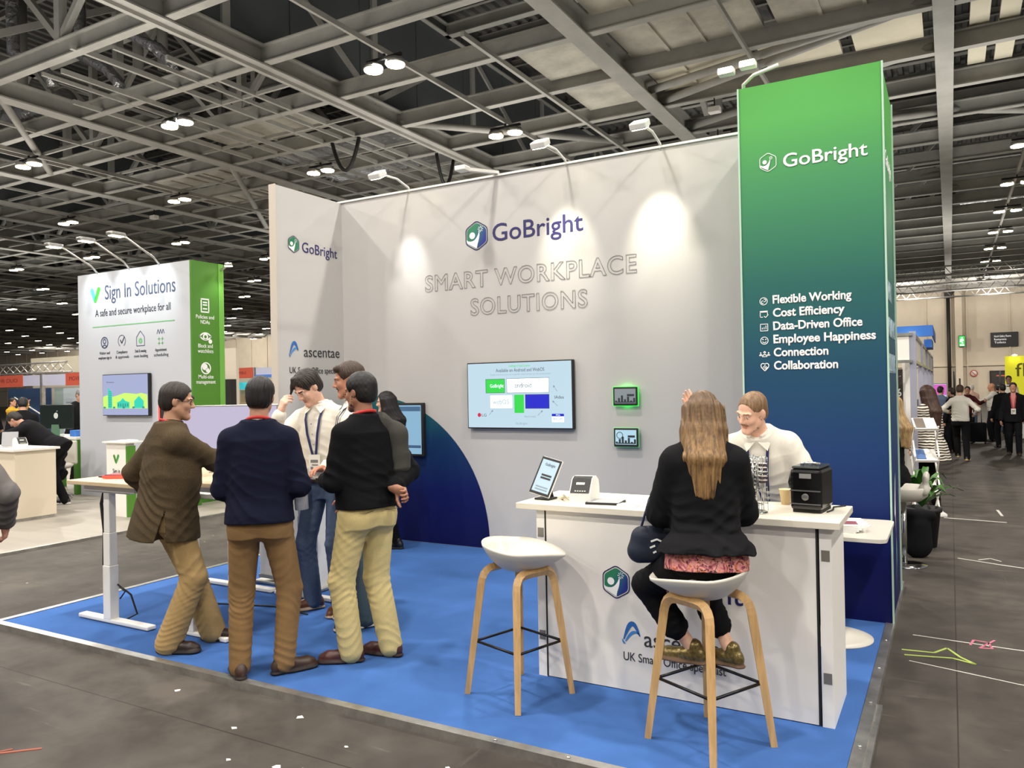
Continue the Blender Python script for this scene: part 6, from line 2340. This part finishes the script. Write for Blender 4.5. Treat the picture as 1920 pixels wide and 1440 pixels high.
gdesk('green legged white desk with a desktop computer, left of the white tower', -14.5, -13.04, 7.95, 8.6, 1.0)
gdesk('green legged white desk behind the tweed jacket and navy jumper', -10.0, -9.15, 7.9, 8.5, .95)
t = thing('desktop_computer', 'large dark desktop computer seen from behind on the green legged desk', 'computer', (-14.02, 8.2, 1.0), math.radians(18))
MB().box(-.34, .34, -.02, .02, .12, .56, bev=.012).build('casing', mat('computer_dark', (16, 28, 26), .3), t)
MB().poly([(-.09, -.03, .0), (.09, -.03, .0), (.075, -.03, .2), (-.075, -.03, .2)], .012, (0, -1, 0)).box(-.1, .1, -.12, .06, 0, .01).build('stand', mat('stand_green_metal', (120, 160, 130), .3, metal=.6), t)
b = MB()
b.poly([(.045 * math.cos(a * .3142) * (1 - .12 * (a in (4, 5, 6))), -.0215, .36 + .055 * math.sin(a * .3142)) for a in range(20)])
b.poly([(.005, -.0215, .425), (.03, -.0215, .455), (.035, -.0215, .44)])
b.build('round_mark', mat('mark_pale', (200, 206, 200), .4), t)
for i, (x, y, lb) in enumerate(((-14.3, 8.1, 'dark telephone on the green legged desk by the computer'), (-13.35, 8.15, 'blue box on the green legged desk beside the tower'))):
    tag(MB().box(x - .09, x + .09, y - .07, y + .07, 1.0, 1.06 + .05 * i, bev=.01).build('desk_item', (m_dark, mat('box_blue', (60, 120, 200), .5))[i]), lb, ('telephone', 'box')[i])
# chair with a dark coat
t = thing('office_chair', 'white shell chair with a dark coat hung over it, under the green desk', 'chair', (-12.85, 7.5, .02), math.radians(20))
MB().lathe([(.2, .5), (.24, .53), (.25, .56), (.2, .58)], seg=20).build('seat', m_seat, t)
MB().box(-.22, .22, .18, .22, .55, .95, bev=.03).build('backrest', m_seat, t)
MB().tube([(0, 0, .1), (0, 0, .5)], .03, 8).build('pole', m_chrome, t)
for k in range(5):
    a = k * 1.2566
    MB().tube([(0, 0, .1), (.26 * math.cos(a), .26 * math.sin(a), .05), (.28 * math.cos(a), .28 * math.sin(a), .02)], .018, 6).build('leg', m_chrome, t)
S = SDF()
fd = _folds([(0, 0, .6)], (0, 0, 1), .02, 40, .3, 9, .6)
S.rc((-.16, -.12, .85), (.18, -.12, .85), .09, .09, k=.05, disp=fd)
S.rc((-.12, -.16, .8), (-.02, -.18, .25), .13, .12, k=.06, disp=fd)
S.rc((.16, -.16, .8), (.2, -.18, .4), .12, .1, k=.06, disp=fd)
tag(S.mesh('coat', .014, [m_suit]), 'dark coat hanging over the white chair', 'coat')
bpy.data.objects['coat'].location = (-12.85, 7.5, .02)
bpy.data.objects['coat'].rotation_euler = (0, 0, math.radians(20))

# ---- shell scheme behind
m_orange = mat('fascia_orange', (206, 92, 70), .6)
m_lilac = mat('fascia_lilac', (206, 208, 232), .5)
m_shell = mat('shell_panel', (206, 196, 178), .6)


def shell(name, label, y, x0, x1, zf, zt, orange, m_back, posts, words):
    t = thing(name, label, 'stand booth', ((x0 + x1) / 2, y, 0))
    q = lambda b, n, m: put(b.build(n, m, t), t)
    q(MB().box(x0, x1, y + 2.0, y + 2.06, 0, zt), 'back_panel', m_back)
    q(MB().box(x0, x1, y - .03, y + .03, zf, zt), 'fascia', m_lilac)
    for a, b_, wd in orange:
        ob = q(MB().box(a, b_, y - .045, y - .03, zf - .02, zt + .02), 'name_board', m_orange)
        put(text(wd, frame((a + .12 * (b_ - a), y - .047, zf + .38 * (zt - zf)), X_, Z_), .16, mat('ink_brick', (120, 46, 36), .6), t, width=(b_ - a) * .7, name='board_lettering'), t)
    for p in posts:
        q(MB().box(p - .05, p + .05, y - .05, y + .05, 0, zt + .02), 'post', m_alu)
    return t


shell('shell_booth', 'pale shell booth with orange name boards, left of the white tower', 13.0, -27, -18.4, 2.03, 2.34, ((-25.3, -23.85, 'HR DUO'), (-21.7, -20.2, 'MOVE THAT')), m_shell, (-26.9, -22.9, -18.5), '')
for i, (x0, x1, z0, z1, y, c, nm, lb) in enumerate(((-27.0, -24.6, .1, 1.98, 14.2, (40, 70, 110), 'blue_poster', 'dark blue poster wall behind the man in yellow'), (-24.55, -24.05, .1, 1.98, 14.3, (168, 190, 184), 'green_poster', 'pale green booth side panel beside the dark blue poster'), (-24.0, -22.95, .4, 1.96, 14.25, (206, 220, 228), 'text_poster', 'pale poster with lines of writing in the left booth'))):
    t = thing(nm, lb, 'poster', ((x0 + x1) / 2, y, (z0 + z1) / 2))
    put(MB().box(x0, x1, y, y + .04, z0, z1).build('board', mat('poster_%d' % i, c, .5), t), t)
    if i == 0:
        put(MB().beam((-26.6, y - .01, 1.7), (-24.7, y - .01, 1.0), .03).build('white_line', m_print_white, t), t)
    if i == 2:
        g = MB()
        for k in range(7):
            rect(g, x0 + .15, 1.5 - .13 * k, x1 - .15 - .08 * (k % 3), 1.54 - .13 * k, y - .004)
        put(g.build('poster_lines', mat('ink_bluegrey', (150, 168, 182), .5), t), t)
tag(MB().box(-28, -24.75, 15.5, 15.6, 2.5, 3.05).box(-27.9, -27.8, 15.5, 15.6, 0, 2.5).box(-24.9, -24.8, 15.5, 15.6, 0, 2.5).build('header_board', m_pale), 'plain cream header board above the left booth at the picture edge', 'board')
b = MB()
for z, dy in ((2.42, 0), (2.42, .3), (2.72, .15)):
    b.tube([(-28, 13.6 + dy, z), (-22.95, 13.6 + dy, z + .03)], .03, 6)
k = -28
while k < -23.2:
    b.tube([(k, 13.6, 2.42), (k + .2, 13.75, 2.72), (k + .4, 13.9, 2.42)], .016, 5, cap=False)
    k += .4
tag(b.build('lighting_truss', m_alu), 'small aluminium truss lying above the orange name boards on the left', 'truss')
t = thing('tall_panel', 'tall cream wall panel above the booth, just left of the white tower', 'panel', (-21.0, 15.1, 0))
q = lambda b, n, m: put(b.build(n, m, t), t)
q(MB().box(-22.75, -17.5, 15.3, 15.4, 0, 2.98), 'panel', m_shell)
q(MB().box(-22.95, -22.7, 15.25, 15.4, 0, 3.0), 'edge_post', m_lilac)
q(MB().box(-18.5, -17.5, 15.1, 15.3, .2, 2.1), 'dark_poster', m_dark)
# behind the tower, to its right
shell('shell_booth', 'pale shell booth with an orange name board, right of the green tower side', 22.0, -30.0, -16, 2.32, 2.70, ((-26.3, -24.15, 'FEEL HOW NIMBLE'),), m_shell, (-29.9, -24.05, -16.2), '')
tag(MB().box(-24.0, -20.5, 21.9, 21.96, 2.3, 2.42).build('blue_strip', mat('strip_blue', (90, 140, 226), .5)), 'blue strip along the lilac fascia right of the orange board', 'strip')
for x0, x1, z0, z1, y, c, e, lb, nm in ((-26.9, -25.0, 1.86, 2.16, 23.0, (60, 190, 200), .6, 'turquoise lit panel under the orange name board', 'lit_sign'), (-23.4, -22.4, 1.0, 1.75, 23.0, (70, 140, 220), .6, 'blue lit poster beside the stand side wall', 'lit_poster')):
    tag(MB().box(x0, x1, y, y + .05, z0, z1).build(nm, emat(nm, c, e)), lb, 'panel')
t = thing('beige_poster', 'beige poster with dark word in the booth behind the navy jumper', 'poster', (-25.3, 23.2, 1.3))
MB().box(-1.0, 1.0, 0, .04, -.8, .52).build('board', mat('poster_beige', (196, 178, 142), .6), t)
text('WORK', frame((-.75, -.004, .1), X_, Z_), .3, mat('ink_gold', (170, 130, 80), .5), t, width=.75, name='lettering')
text('NOW', frame((.06, -.004, .12), X_, Z_), .3, m_inkdark, t, width=.62, off=.015, name='lettering')
tag(MB().lathe([(.02, 0), (.12, .06), (.02, .1)], (-25.15, 21.2, .9), 14).tube([(-25.15, 21.2, 0), (-25.15, 21.2, .9)], .03, 6).build('booth_lamp', m_white), 'white round headed stand lamp in front of the beige poster', 'lamp')
tag(MB().lathe([(.01, 0), (.3, .05), (.01, .12)], (-26.1, 21.95, 2.70), 12).build('booth_light', mat('booth_glow', (255, 244, 214), .4, emit=(255, 244, 214), es=5)), 'bright round light over the orange board beside the green tower side', 'lamp')

# ---- people over there
pp = dict(simple=True, h=.011)
person('person', 'man in a black suit bending over the cream counter at the left edge', H=1.78, loc=(-12.15, 6.95, .02), rz=math.radians(125), lean=(52, 0, 0), pelvis=(0, -.12, -.03), feet=((-.12, -.05, 0, 5), (.12, -.2, 0, -5)), skin=(190, 140, 116), hair=('short', (36, 28, 24)),
       arms={'R': dict(w=(.2, .62, .98), pole=(.6, -.5, .4)), 'L': dict(w=(-.2, .6, .98), pole=(-.6, -.5, .4))}, jacket=dict(mat=m_suit, grow=.03, hem=.82, flare=.02), top=dict(mat=m_shirt, collar=m_shirt), bottom=dict(mat=m_suit), shoes=((20, 18, 18), (220, 216, 210)), seed=81, **pp)
person('person', 'dark-haired man in a dark suit facing away at the left booth', H=1.70, loc=(-13.6, 7.38, .02), rz=math.radians(60), lean=(12, 0, 0), head=(0, 12, 0), skin=(186, 140, 116), hair=('short', (20, 17, 17), 1.2), jacket=dict(mat=m_suit, grow=.028, hem=.8), top=dict(mat=m_shirt, collar=m_shirt), bottom=dict(mat=m_suit), seed=82, **pp)
person('person', 'grey-haired man in a black suit standing beside the white tower', H=1.84, loc=(-14.9, 9.1, .02), rz=math.radians(-70), lean=(6, 0, 0), head=(-20, 18, 0), skin=(196, 150, 128), hair=('short', (120, 116, 112), .8), jacket=dict(mat=m_suit, grow=.028, hem=.8, open=1), top=dict(mat=m_shirt, collar=m_shirt), bottom=dict(mat=m_suit), seed=83, **pp)
person('person', 'person in a yellow top holding up a phone before the dark blue poster', H=1.66, loc=(-22.8, 12.1, .02), rz=math.radians(-60), skin=(196, 150, 120), hair=('short', (40, 30, 24)), arms={'R': dict(w=(.1, .4, 1.5), pole=(.6, 0, -1), d=(0, .2, 1), n=(0, 1, 0)), 'L': dict(w=(-.05, .4, 1.48), pole=(-.6, 0, -1), d=(0, .2, 1), n=(0, 1, 0))}, top=dict(mat=fab('yellow_cotton', (216, 170, 60)), fold=.006), bottom=dict(mat=m_suit), seed=84, **pp)
person('person', 'bearded man at the left edge beside the person in yellow', H=1.68, loc=(-23.3, 11.8, .02), rz=math.radians(-80), skin=(190, 140, 110), hair=('short', (24, 20, 18)), beard=(30, 24, 20), jacket=dict(mat=m_suit, grow=.025, hem=.85), bottom=dict(mat=m_suit), seed=85, **pp)
person('person', 'dark-haired man in a dark suit facing the beige poster', H=1.66, loc=(-23.7, 20.6, 0), rz=math.radians(20), skin=(176, 130, 104), hair=('short', (20, 16, 16), 1.2), jacket=dict(mat=m_suit, grow=.028, hem=.8), top=dict(mat=m_shirt, collar=m_shirt), bottom=dict(mat=m_suit), seed=86, **pp)
person('person', 'small distant person in black by the blue lit poster', H=1.6, loc=(-21.95, 21.6, 0), rz=math.radians(160), skin=(190, 146, 124), hair=('short', (20, 16, 16)), top=dict(mat=m_shirt), jacket=dict(mat=m_black, grow=.024, hem=.85), bottom=dict(mat=m_black), seed=87, **pp)

# ------------------------------------------------------------------ the aisle right of the tower
t = thing('shell_booth', 'grey posted shell booth along the aisle right of the tower', 'stand booth', (-1.5, 12, 0))
q = lambda b, n, m: put(b.build(n, m, t), t)
for y in (11.7, 14.7, 17.7, 20.7, 23.7):
    q(MB().box(-.47, -.39, y - .025, y + .025, 0, 2.36), 'post', mat('post_lilac', (168, 168, 184), .4, metal=.4))
q(MB().box(-2.4, -.47, 11.66, 11.70, 1.98, 2.32), 'fascia', m_counter)
q(MB().box(-2.4, -.43, 11.64, 11.72, 1.94, 1.98).box(-2.4, -.43, 11.64, 11.72, 2.3, 2.34), 'fascia_rail', m_alu)
for y in (11.74, 14.74, 17.74, 20.74):
    q(MB().box(-.45, -.42, y + .02, y + 2.9, 1.98, 2.32), 'fascia', m_counter)
    q(MB().box(-.46, -.40, y, y + 2.92, 1.94, 1.98).box(-.46, -.40, y, y + 2.92, 2.3, 2.34), 'fascia_rail', m_alu)
q(MB().box(-2.6, -2.5, 11.7, 24, 0, 2.3), 'back_panel', m_shell)
q(MB().box(-2.5, -.9, 14.5, 14.56, 0, 2.3).box(-2.5, -1.6, 20.5, 20.56, 0, 2.3), 'side_panel', m_shell)
t = thing('dark_poster', 'dark starry poster with white number in the booth right of the tower', 'poster', (-.72, 12.6, 1.15))
MB().box(-.35, .12, 0, .04, -1.1, .72).build('board', mat('starry', (58, 46, 46), .5, noise=(30, .5)), t)
text('456', frame((-.1, -.004, .33), X_, Z_), .16, m_print_white, t, width=.2, off=.012, name='number_lettering')
g = MB()
rs_ = random.Random(4)
for k in range(60):
    x, z = rs_.uniform(-.3, .1), rs_.uniform(-.9, .68)
    r = rs_.uniform(.003, .008)
    g.poly([(x - r, -.003, z), (x, -.003, z - r), (x + r, -.003, z), (x, -.003, z + r)])
g.build('star_dots', m_print_white, t)
tag(MB().box(-.62, -.55, 12.9, 12.94, 0, 2.0).box(-.55, -.48, 12.2, 12.24, 0, 1.95).build('display_board', m_white), 'narrow white panel beside the dark starry poster', 'panel')
t = thing('blue_canopy', 'blue canopy board above the shell booth right of the tower', 'canopy', (-.9, 16.2, 2.35))
MB().box(-1.2, .62, -.05, .05, .16, .36).box(.62, .64, -.05, 3, .16, .36).build('board', mat('canopy_blue', (44, 104, 190), .5), t)
MB().box(.46, .6, 1.2, 2.6, .0, .16).build('blue_panel', mat('canopy_blue', (44, 104, 190), .5), t)
MB().lathe([(.01, 0), (.09, .02), (.01, .05)], (.25, -.12, .06), 10).build('lamp', m_spot, t)
# zigzag literature rack
t = thing('literature_rack', 'white zigzag literature rack with leaflets by the booth post', 'rack', (-.30, 11.25, 0), math.radians(12))
for i, z in enumerate((.34, .74, 1.14)):
    tr = MB().box(-.13, .13, -.14, .14, 0, .012, M=Matrix.Translation((0, 0, z)) @ Matrix.Rotation(.5, 4, 'X')).box(-.13, .13, -.15, -.14, 0, .03, M=Matrix.Translation((0, 0, z)) @ Matrix.Rotation(.5, 4, 'X')).build('tray', m_white, t)
    MB().box(-.11, .0, -.1, .12, .012, .02, M=Matrix.Translation((0, 0, z)) @ Matrix.Rotation(.5, 4, 'X')).build('leaflet_print', (mat('rack_print', (120, 110, 100), .5), mat('rack_print2', (90, 120, 170), .5), mat('rack_print', (120, 110, 100), .5))[i], tr)
b = MB()
for sx in (-.135, .135):
    for z0, z1, s_ in ((.04, .34, 1), (.34, .74, -1), (.74, 1.14, 1)):
        b.beam((sx, -.13 * s_, z0), (sx, .13 * s_, z1), .018)
        b.beam((sx, .13 * s_, z0 + .02), (sx, -.13 * s_, z1 - .02), .018)
b.build('zigzag_frame', m_white, t)
MB().box(-.17, .2, -.2, .16, 0, .03).build('base', m_white, t)
# white stool under the blond woman, plant, dark bag
t = thing('swivel_stool', 'white swivel stool with round chrome base behind the tower corner', 'stool', (-.40, 8.05, 0))
MB().lathe([(.15, .60), (.2, .64), (.23, .72), (.22, .73), (.17, .66), (.05, .64)], seg=24).build('seat', m_seat, t)
S = SDF()
S.rc((.17, -.1, .70), (.17, .1, .70), .045, .045, k=.05)
S.rc((.19, -.1, .82), (.19, .1, .82), .04, .04, k=.09, flat=.7, n=(1, 0, 0))
S.mesh('backrest', .01, [m_seat], t)
MB().tube([(0, 0, .02), (0, 0, .6)], .025, 10).build('pole', m_chrome, t)
MB().lathe([(.19, 0), (.19, .012), (.05, .03)], seg=28).build('base', m_chrome, t)
t = thing('potted_plant', 'green leafy plant in a black pot behind the tower corner', 'plant', (-.28, 9.05, 0))
MB().lathe([(.13, 0), (.17, .36), (.185, .36), (.185, .40), (.15, .40), (.1, .34)], seg=20).build('pot', m_dark, t)
rs_ = random.Random(7)
b = MB()
for k in range(26):
    a = rs_.uniform(0, 6.28)
    L = rs_.uniform(.22, .42)
    z0 = .4
    h1 = rs_.uniform(.1, .34)
    rows = []
    for i in range(7):
        u = i / 6
        r = L * u
        z = z0 + h1 * math.sin(u * 2.2) * 1.2
        wd = .032 * math.sin(math.pi * min(1, u * 1.02 + .03)) + .003
        rows.append([(r * math.cos(a) - wd * math.sin(a), r * math.sin(a) + wd * math.cos(a), z + .006), (r * math.cos(a), r * math.sin(a), z), (r * math.cos(a) + wd * math.sin(a), r * math.sin(a) - wd * math.cos(a), z + .006)])
    b.grid(rows)
lf = b.build('leaves', mat('leaf_green', (56, 104, 32), .45, noise=(14, .3)), t)
t = thing('dark_bag', 'black bag with a rolled flap standing on the floor behind the tower', 'bag', (-.30, 8.45, 0), math.radians(20))
S = SDF()
S.rc((0, 0, .12), (0, 0, .3), .13, .12, k=.03, flat=.6, n=(0, 1, 0))
S.rc((-.12, 0, .42), (.12, 0, .40), .05, .05, k=.03)
S.mesh('bag_body', .01, [m_suit], t)
# aisle people
person('person', 'blond woman in black sitting on the white stool behind the tower', H=1.66, loc=(-.50, 8.0, 0), rz=math.radians(80), female=True, seated=True, pelvis=(0, 0, -.06), feet=((-.08, .34, .2, 0), (.08, .34, .2, 0)), skin=(226, 182, 156), hair=('long', (168, 138, 94), .9, .32), jacket=dict(name='jumper', mat=m_black, grow=.022, hem=.9), bottom=dict(mat=m_black), shoes=((220, 214, 206), (230, 226, 220)), seed=91,
       arms={'R': dict(w=(.12, .34, 1.1), pole=(1, -.5, -.4)), 'L': dict(w=(-.12, .34, 1.1), pole=(-1, -.5, -.4))}, simple=True, h=.009)
m_stripe = fab('striped_cloth', (222, 214, 196), 60, .1)
nt_ = m_stripe.node_tree
wv = nt_.nodes.new('ShaderNodeTexWave')
wv.wave_type = 'BANDS'
wv.bands_direction = 'Z'
wv.inputs['Scale'].default_value = 9
wv.inputs['Distortion'].default_value = 3
tc_ = nt_.nodes.new('ShaderNodeTexCoord')
nt_.links.new(tc_.outputs['Object'], wv.inputs[0])
cr_ = nt_.nodes.new('ShaderNodeValToRGB')
cr_.color_ramp.interpolation = 'CONSTANT'
cr_.color_ramp.elements[0].color = srgb(40, 34, 32)
cr_.color_ramp.elements[1].position = .42
cr_.color_ramp.elements[1].color = srgb(222, 214, 196)
nt_.links.new(wv.outputs['Color'], cr_.inputs[0])
nt_.links.new(cr_.outputs[0], nt_.nodes['Principled BSDF'].inputs['Base Color'])
person('person', 'long-haired woman in a striped cream jacket by the literature rack', H=1.64, loc=(-.27, 11.95, 0), rz=math.radians(50), female=True, head=(10, 8, 0), skin=(222, 178, 152), hair=('long', (66, 44, 32), 1.0, .42), jacket=dict(mat=m_stripe, grow=.026, hem=.68, flare=.05), bottom=dict(mat=m_black), seed=92, simple=True, h=.009)
person('person', 'man in a white shirt and black trousers walking away up the aisle', H=1.60, loc=(.17, 19.0, 0), rz=math.radians(-4), feet=((-.07, .18, .05, 6), (.12, -.22, 0, -10)), head=(0, 10, 0), skin=(206, 160, 134), hair=('short', (66, 50, 38)), top=dict(mat=m_shirt, hem=.93, fold=.008, loose=1.1), bottom=dict(mat=m_suit), shoes=((30, 24, 20), (210, 180, 120)), arms={'R': dict(w=(.27, .12, .98), pole=(.6, -1, 0)), 'L': dict(w=(-.25, .16, 1.02), pole=(-.6, -1, 0))}, seed=93, **pp)
person('person', 'dark-haired man in a maroon shirt facing the camera up the aisle', H=1.52, loc=(.40, 24.5, 0), rz=math.radians(172), skin=(176, 126, 100), hair=('short', (20, 16, 16)), top=dict(mat=fab('maroon', (62, 20, 24))), bottom=dict(mat=m_suit), arms={'L': dict(w=(-.42, .3, 1.12), pole=(-.3, 0, -1))}, seed=94, **pp)
person('person', 'white-haired man in a pink shirt beyond the maroon shirt', H=1.56, loc=(.55, 27.2, 0), rz=math.radians(20), skin=(216, 168, 146), hair=('crop', (206, 200, 192)), top=dict(mat=fab('pink_cotton', (216, 178, 158))), bottom=dict(mat=m_denim), seed=95, **pp)
person('person', 'bald man in a white shirt with one hand on his hip in the aisle', H=1.60, loc=(1.0, 25.0, 0), rz=math.radians(70), feet=((-.14, 0, 0, 30), (.16, 0, 0, -30)), head=(10, 12, 0), skin=(206, 146, 112), hair=('bald', (60, 50, 40)), top=dict(mat=m_shirt, loose=1.15, fold=.008), bottom=dict(mat=m_suit), arms={'R': dict(w=(.24, -.12, 1.03), pole=(1, -.8, 0), d=(-.6, -.4, -.2), n=(-1, 0, 0)), 'L': dict(w=(-.25, .4, 1.12), pole=(-1, 0, -1))}, seed=96, **pp)
t = thing('suitcase', 'black cabin suitcase standing beside the bald man', 'suitcase', (.60, 24.1, 0), math.radians(10))
MB().box(-.2, .2, -.12, .12, .05, .56, bev=.03).build('case', m_suit, t)
MB().tube([(-.1, 0, .55), (-.1, 0, .9), (.1, 0, .9), (.1, 0, .55)], .012, 6).build('handle', m_chrome, t)
for sx in (-.16, .16):
    MB().lathe([(.03, -.02), (.03, .02)], seg=12, M=Matrix.Translation((sx, -.1, .03)) @ Matrix.Rotation(math.pi / 2, 4, 'Y')).build('wheel', m_dark, t)


def x_l(root, J, tp, hp, RT, RH, s, hs):
    lanyard_v(root, tp, m_red, zb=1.1, yb=.16)


person('person', 'man in a black suit and pink shirt walking towards the camera', H=1.62, loc=(1.22, 20.7, 0), rz=math.radians(176), feet=((-.09, .1, 0, 4), (.09, -.12, 0, -4)), skin=(190, 136, 108), hair=('short', (36, 28, 24)), top=dict(mat=fab('rose_cotton', (206, 140, 136)), collar=fab('rose_cotton', (206, 140, 136)), grow=.014), jacket=dict(mat=m_suit, grow=.026, hem=.82, open=1), bottom=dict(mat=m_suit), seed=97, extra=x_l, **pp)
person('person', 'man in a black coat close behind the man in the black suit', H=1.58, loc=(1.12, 22.8, 0), rz=math.radians(20), skin=(190, 146, 120), hair=('short', (24, 20, 18)), jacket=dict(mat=m_black, grow=.026, hem=.8), bottom=dict(mat=m_black), seed=98, **pp)
person('person', 'person in a dark suit cut off by the right picture edge', H=1.62, loc=(1.64, 21.2, 0), rz=math.radians(200), skin=(196, 150, 124), hair=('short', (30, 24, 20)), jacket=dict(mat=m_suit, grow=.026, hem=.82), bottom=dict(mat=m_suit), seed=99, **pp)
person('person', 'person in a dark grey jacket holding white papers, far up the aisle', H=1.55, loc=(-.22, 22.5, 0), rz=math.radians(-30), skin=(196, 150, 124), hair=('short', (40, 30, 26)), top=dict(mat=fab('bluegrey_cotton', (96, 110, 136))), bottom=dict(mat=m_suit), seed=100, **pp)
person('person', 'dark-haired person partly hidden behind the walking white shirt', H=1.52, loc=(.02, 21.0, 0), rz=math.radians(60), skin=(190, 146, 120), hair=('short', (40, 30, 24)), jacket=dict(mat=m_black, grow=.026, hem=.85), bottom=dict(mat=m_black), seed=101, **pp)
person('person', 'person in black before the open dark door, behind the bald man', H=1.5, loc=(1.32, 29.5, 0), rz=math.radians(10), skin=(190, 146, 120), hair=('short', (24, 20, 20)), jacket=dict(mat=m_black, grow=.026, hem=.85), bottom=dict(mat=m_denim), seed=102, **pp)
person('person', 'figure in black with white vest in front of the yellow panel', H=1.80, loc=(1.52, 27.6, 0), rz=math.radians(180), skin=(150, 110, 90), hair=('short', (18, 16, 16)), top=dict(mat=m_shirt, grow=.02), jacket=dict(mat=m_black, grow=.018, hem=.8), bottom=dict(mat=m_black), seed=103, **pp)  # human-shaped stand-in for the dark statue-like figure by the yellow panel
t = thing('white_table', 'white draped table in front of the yellow panel', 'table', (2.05, 26.5, 0))
MB().box(-.45, .6, -.4, .4, 0, 1.15, bev=.06).build('cloth', m_white, t)
# yellow stand
t = thing('yellow_panel', 'bright yellow stand wall with dark lettering at the right edge', 'panel', (3.2, 30, 0))
MB().box(-1.64, 3, 0, .1, 0, 2.44).build('board', mat('panel_yellow_glow', (226, 222, 40), .5, emit=(226, 222, 40), es=.3), t)  # weak emission added to brighten the board, which is no lamp
text('flu', frame((-1.36, -.004, 1.78), X_, Z_), .62, mat('ink_olive', (90, 86, 20), .5), t, width=.62, name='lettering')
MB().box(-.95, -.7, -.01, 0, 1.35, 1.65).box(-.66, -.4, -.01, 0, 1.4, 1.68).build('grey_print', mat('print_grey', (130, 132, 136), .5), t)
MB().box(-.93, -.6, -.01, 0, .75, 1.3).build('green_print', mat('print_lime', (120, 180, 50), .5), t)
for x in (-1.38, -.75, -.1):
    MB().lathe([(.01, 0), (.08, .02), (.01, .05)], (x, -.15, 2.44), 10).build('spotlight', m_spot, t)
t, s, _ = screen('totem_screen', 'portrait screen with pink top at the end of the booth row', 'screen', (-.38, 27.0, .95), .58, 1.3, .08, (220, 226, 236), .8)
MB().box(-.2, .2, 0, .12, -.95, -.64).build('base', m_dark, t)
b = MB()
rect(b, -.27, .3, .27, .62, -.0045)
b.mi = 1
rect(b, -.2, -.1, .1, .1, -.0045)
b.build('page_graphics', [emat('page_pink', (196, 90, 180), .7), emat('page_sky', (120, 170, 210), .6)], s, recalc=False)
for i, (x, y, h_) in enumerate(((.55, 60, 1.8), (.2, 52, 2.2), (2.6, 55, 2.2))):
    t = thing('barrier_post', ('thin dark post before the far wall, left of the no smoking sign', 'thin dark post by the totem screen', 'thin dark post left of the dark door')[i], 'post', (x, y, 0))
    MB().tube([(0, 0, 0), (0, 0, h_)], .05, 8).build('post', m_dark, t)
    MB().lathe([(.2, 0), (.2, .04), (.05, .06)], seg=16).build('base', m_dark, t)

# ---- marks on the hall floor
m_chalk = mat('chalk_white', (210, 206, 196), .8)
def mark(label, pts, w, m):
    b = MB()
    for p, q_ in zip(pts[:-1], pts[1:]):
        b.beam((p[0], p[1], .0015), (q_[0], q_[1], .0015), w, .002)
    tag(b.build('floor_mark', m), label, 'floor mark')


mark('white chalk cross line on the aisle floor by the white rack', [(-.1, 11.0), (.55, 10.9)], .03, m_chalk)
mark('short white chalk dash above the cross line on the aisle floor', [(.5, 11.9), (.53, 11.4)], .03, m_chalk)
mark('long white chalk line on the aisle floor level with the black bag', [(.03, 8.55), (.35, 8.4), (.75, 8.25)], .02, m_chalk)
mark('white chalk squiggle over the long line on the aisle floor', [(.2, 8.55), (.3, 8.65), (.38, 8.55)], .015, m_chalk)
mark('yellow green scribble on the floor beside the carpet edging', [(-.30, 5.5), (-.12, 5.52), (-.05, 5.65), (.02, 5.5), (.1, 5.4), (-.02, 5.46), (-.28, 5.4)], .016, mat('chalk_lime', (168, 186, 90), .8))
mark('pink scribble on the floor beside the yellow green one', [(.08, 5.78), (.1, 5.9), (.18, 5.88), (.2, 5.76), (.13, 5.74), (.22, 5.95)], .014, mat('chalk_pink', (190, 110, 130), .8))
mark('faint white line crossing the floor past the pink scribble', [(-.25, 5.85), (.3, 5.8), (.62, 5.78)], .01, m_chalk)
mark('faint white line beside the yellow green scribble', [(-.25, 5.3), (.3, 5.15), (.6, 5.1)], .008, m_chalk)
mark('white chalk letters on the floor at the right', [(.42, 5.5), (.44, 5.35), (.47, 5.48), (.5, 5.33), (.53, 5.46), (.55, 5.3)], .012, m_chalk)
mark('upper white chalk letters on the floor at the right', [(.42, 5.66), (.46, 5.6), (.46, 5.7), (.51, 5.62)], .012, m_chalk)
rs_ = random.Random(11)
m_scrap = mat('scrap_white', (214, 210, 202), .7)
spots = [(-2.7, 2.55), (-2.45, 2.3), (-2.2, 2.62), (-3.2, 2.75), (-1.75, 2.6), (-1.6, 2.4), (-3.55, 2.05), (-2.95, 2.5), (-4.6, 2.3), (-3.9, 2.95), (-1.35, 2.78), (-2.0, 2.9), (-2.55, 2.85), (-1.95, 2.25), (-3.0, 3.0)]
for i, (x, y) in enumerate(spots):
    b = MB()
    n = rs_.randint(4, 6)
    r = rs_.uniform(.008, .026)
    b.poly([(r * math.cos(6.283 * k / n) * rs_.uniform(.5, 1.3), r * math.sin(6.283 * k / n) * rs_.uniform(.5, 1), .001) for k in range(n)], .0015, (0, 0, 1))
    o = b.build('paper_scrap', m_scrap)
    o.location = (x, y, 0)
    tag(o, 'tiny white paper scrap on the dark floor in front of the carpet', 'scrap', 'paper scraps on the front floor')
tag(MB().beam((-4.05, 1.98, .002), (-3.86, 2.16, .002), .014, .004).beam((-4.05, 1.98, .002), (-3.98, 2.09, .002), .01, .004).build('tape_scrap', mat('tape_red', (150, 84, 66), .7)), 'small reddish tape scrap on the dark floor at the lower left', 'tape')
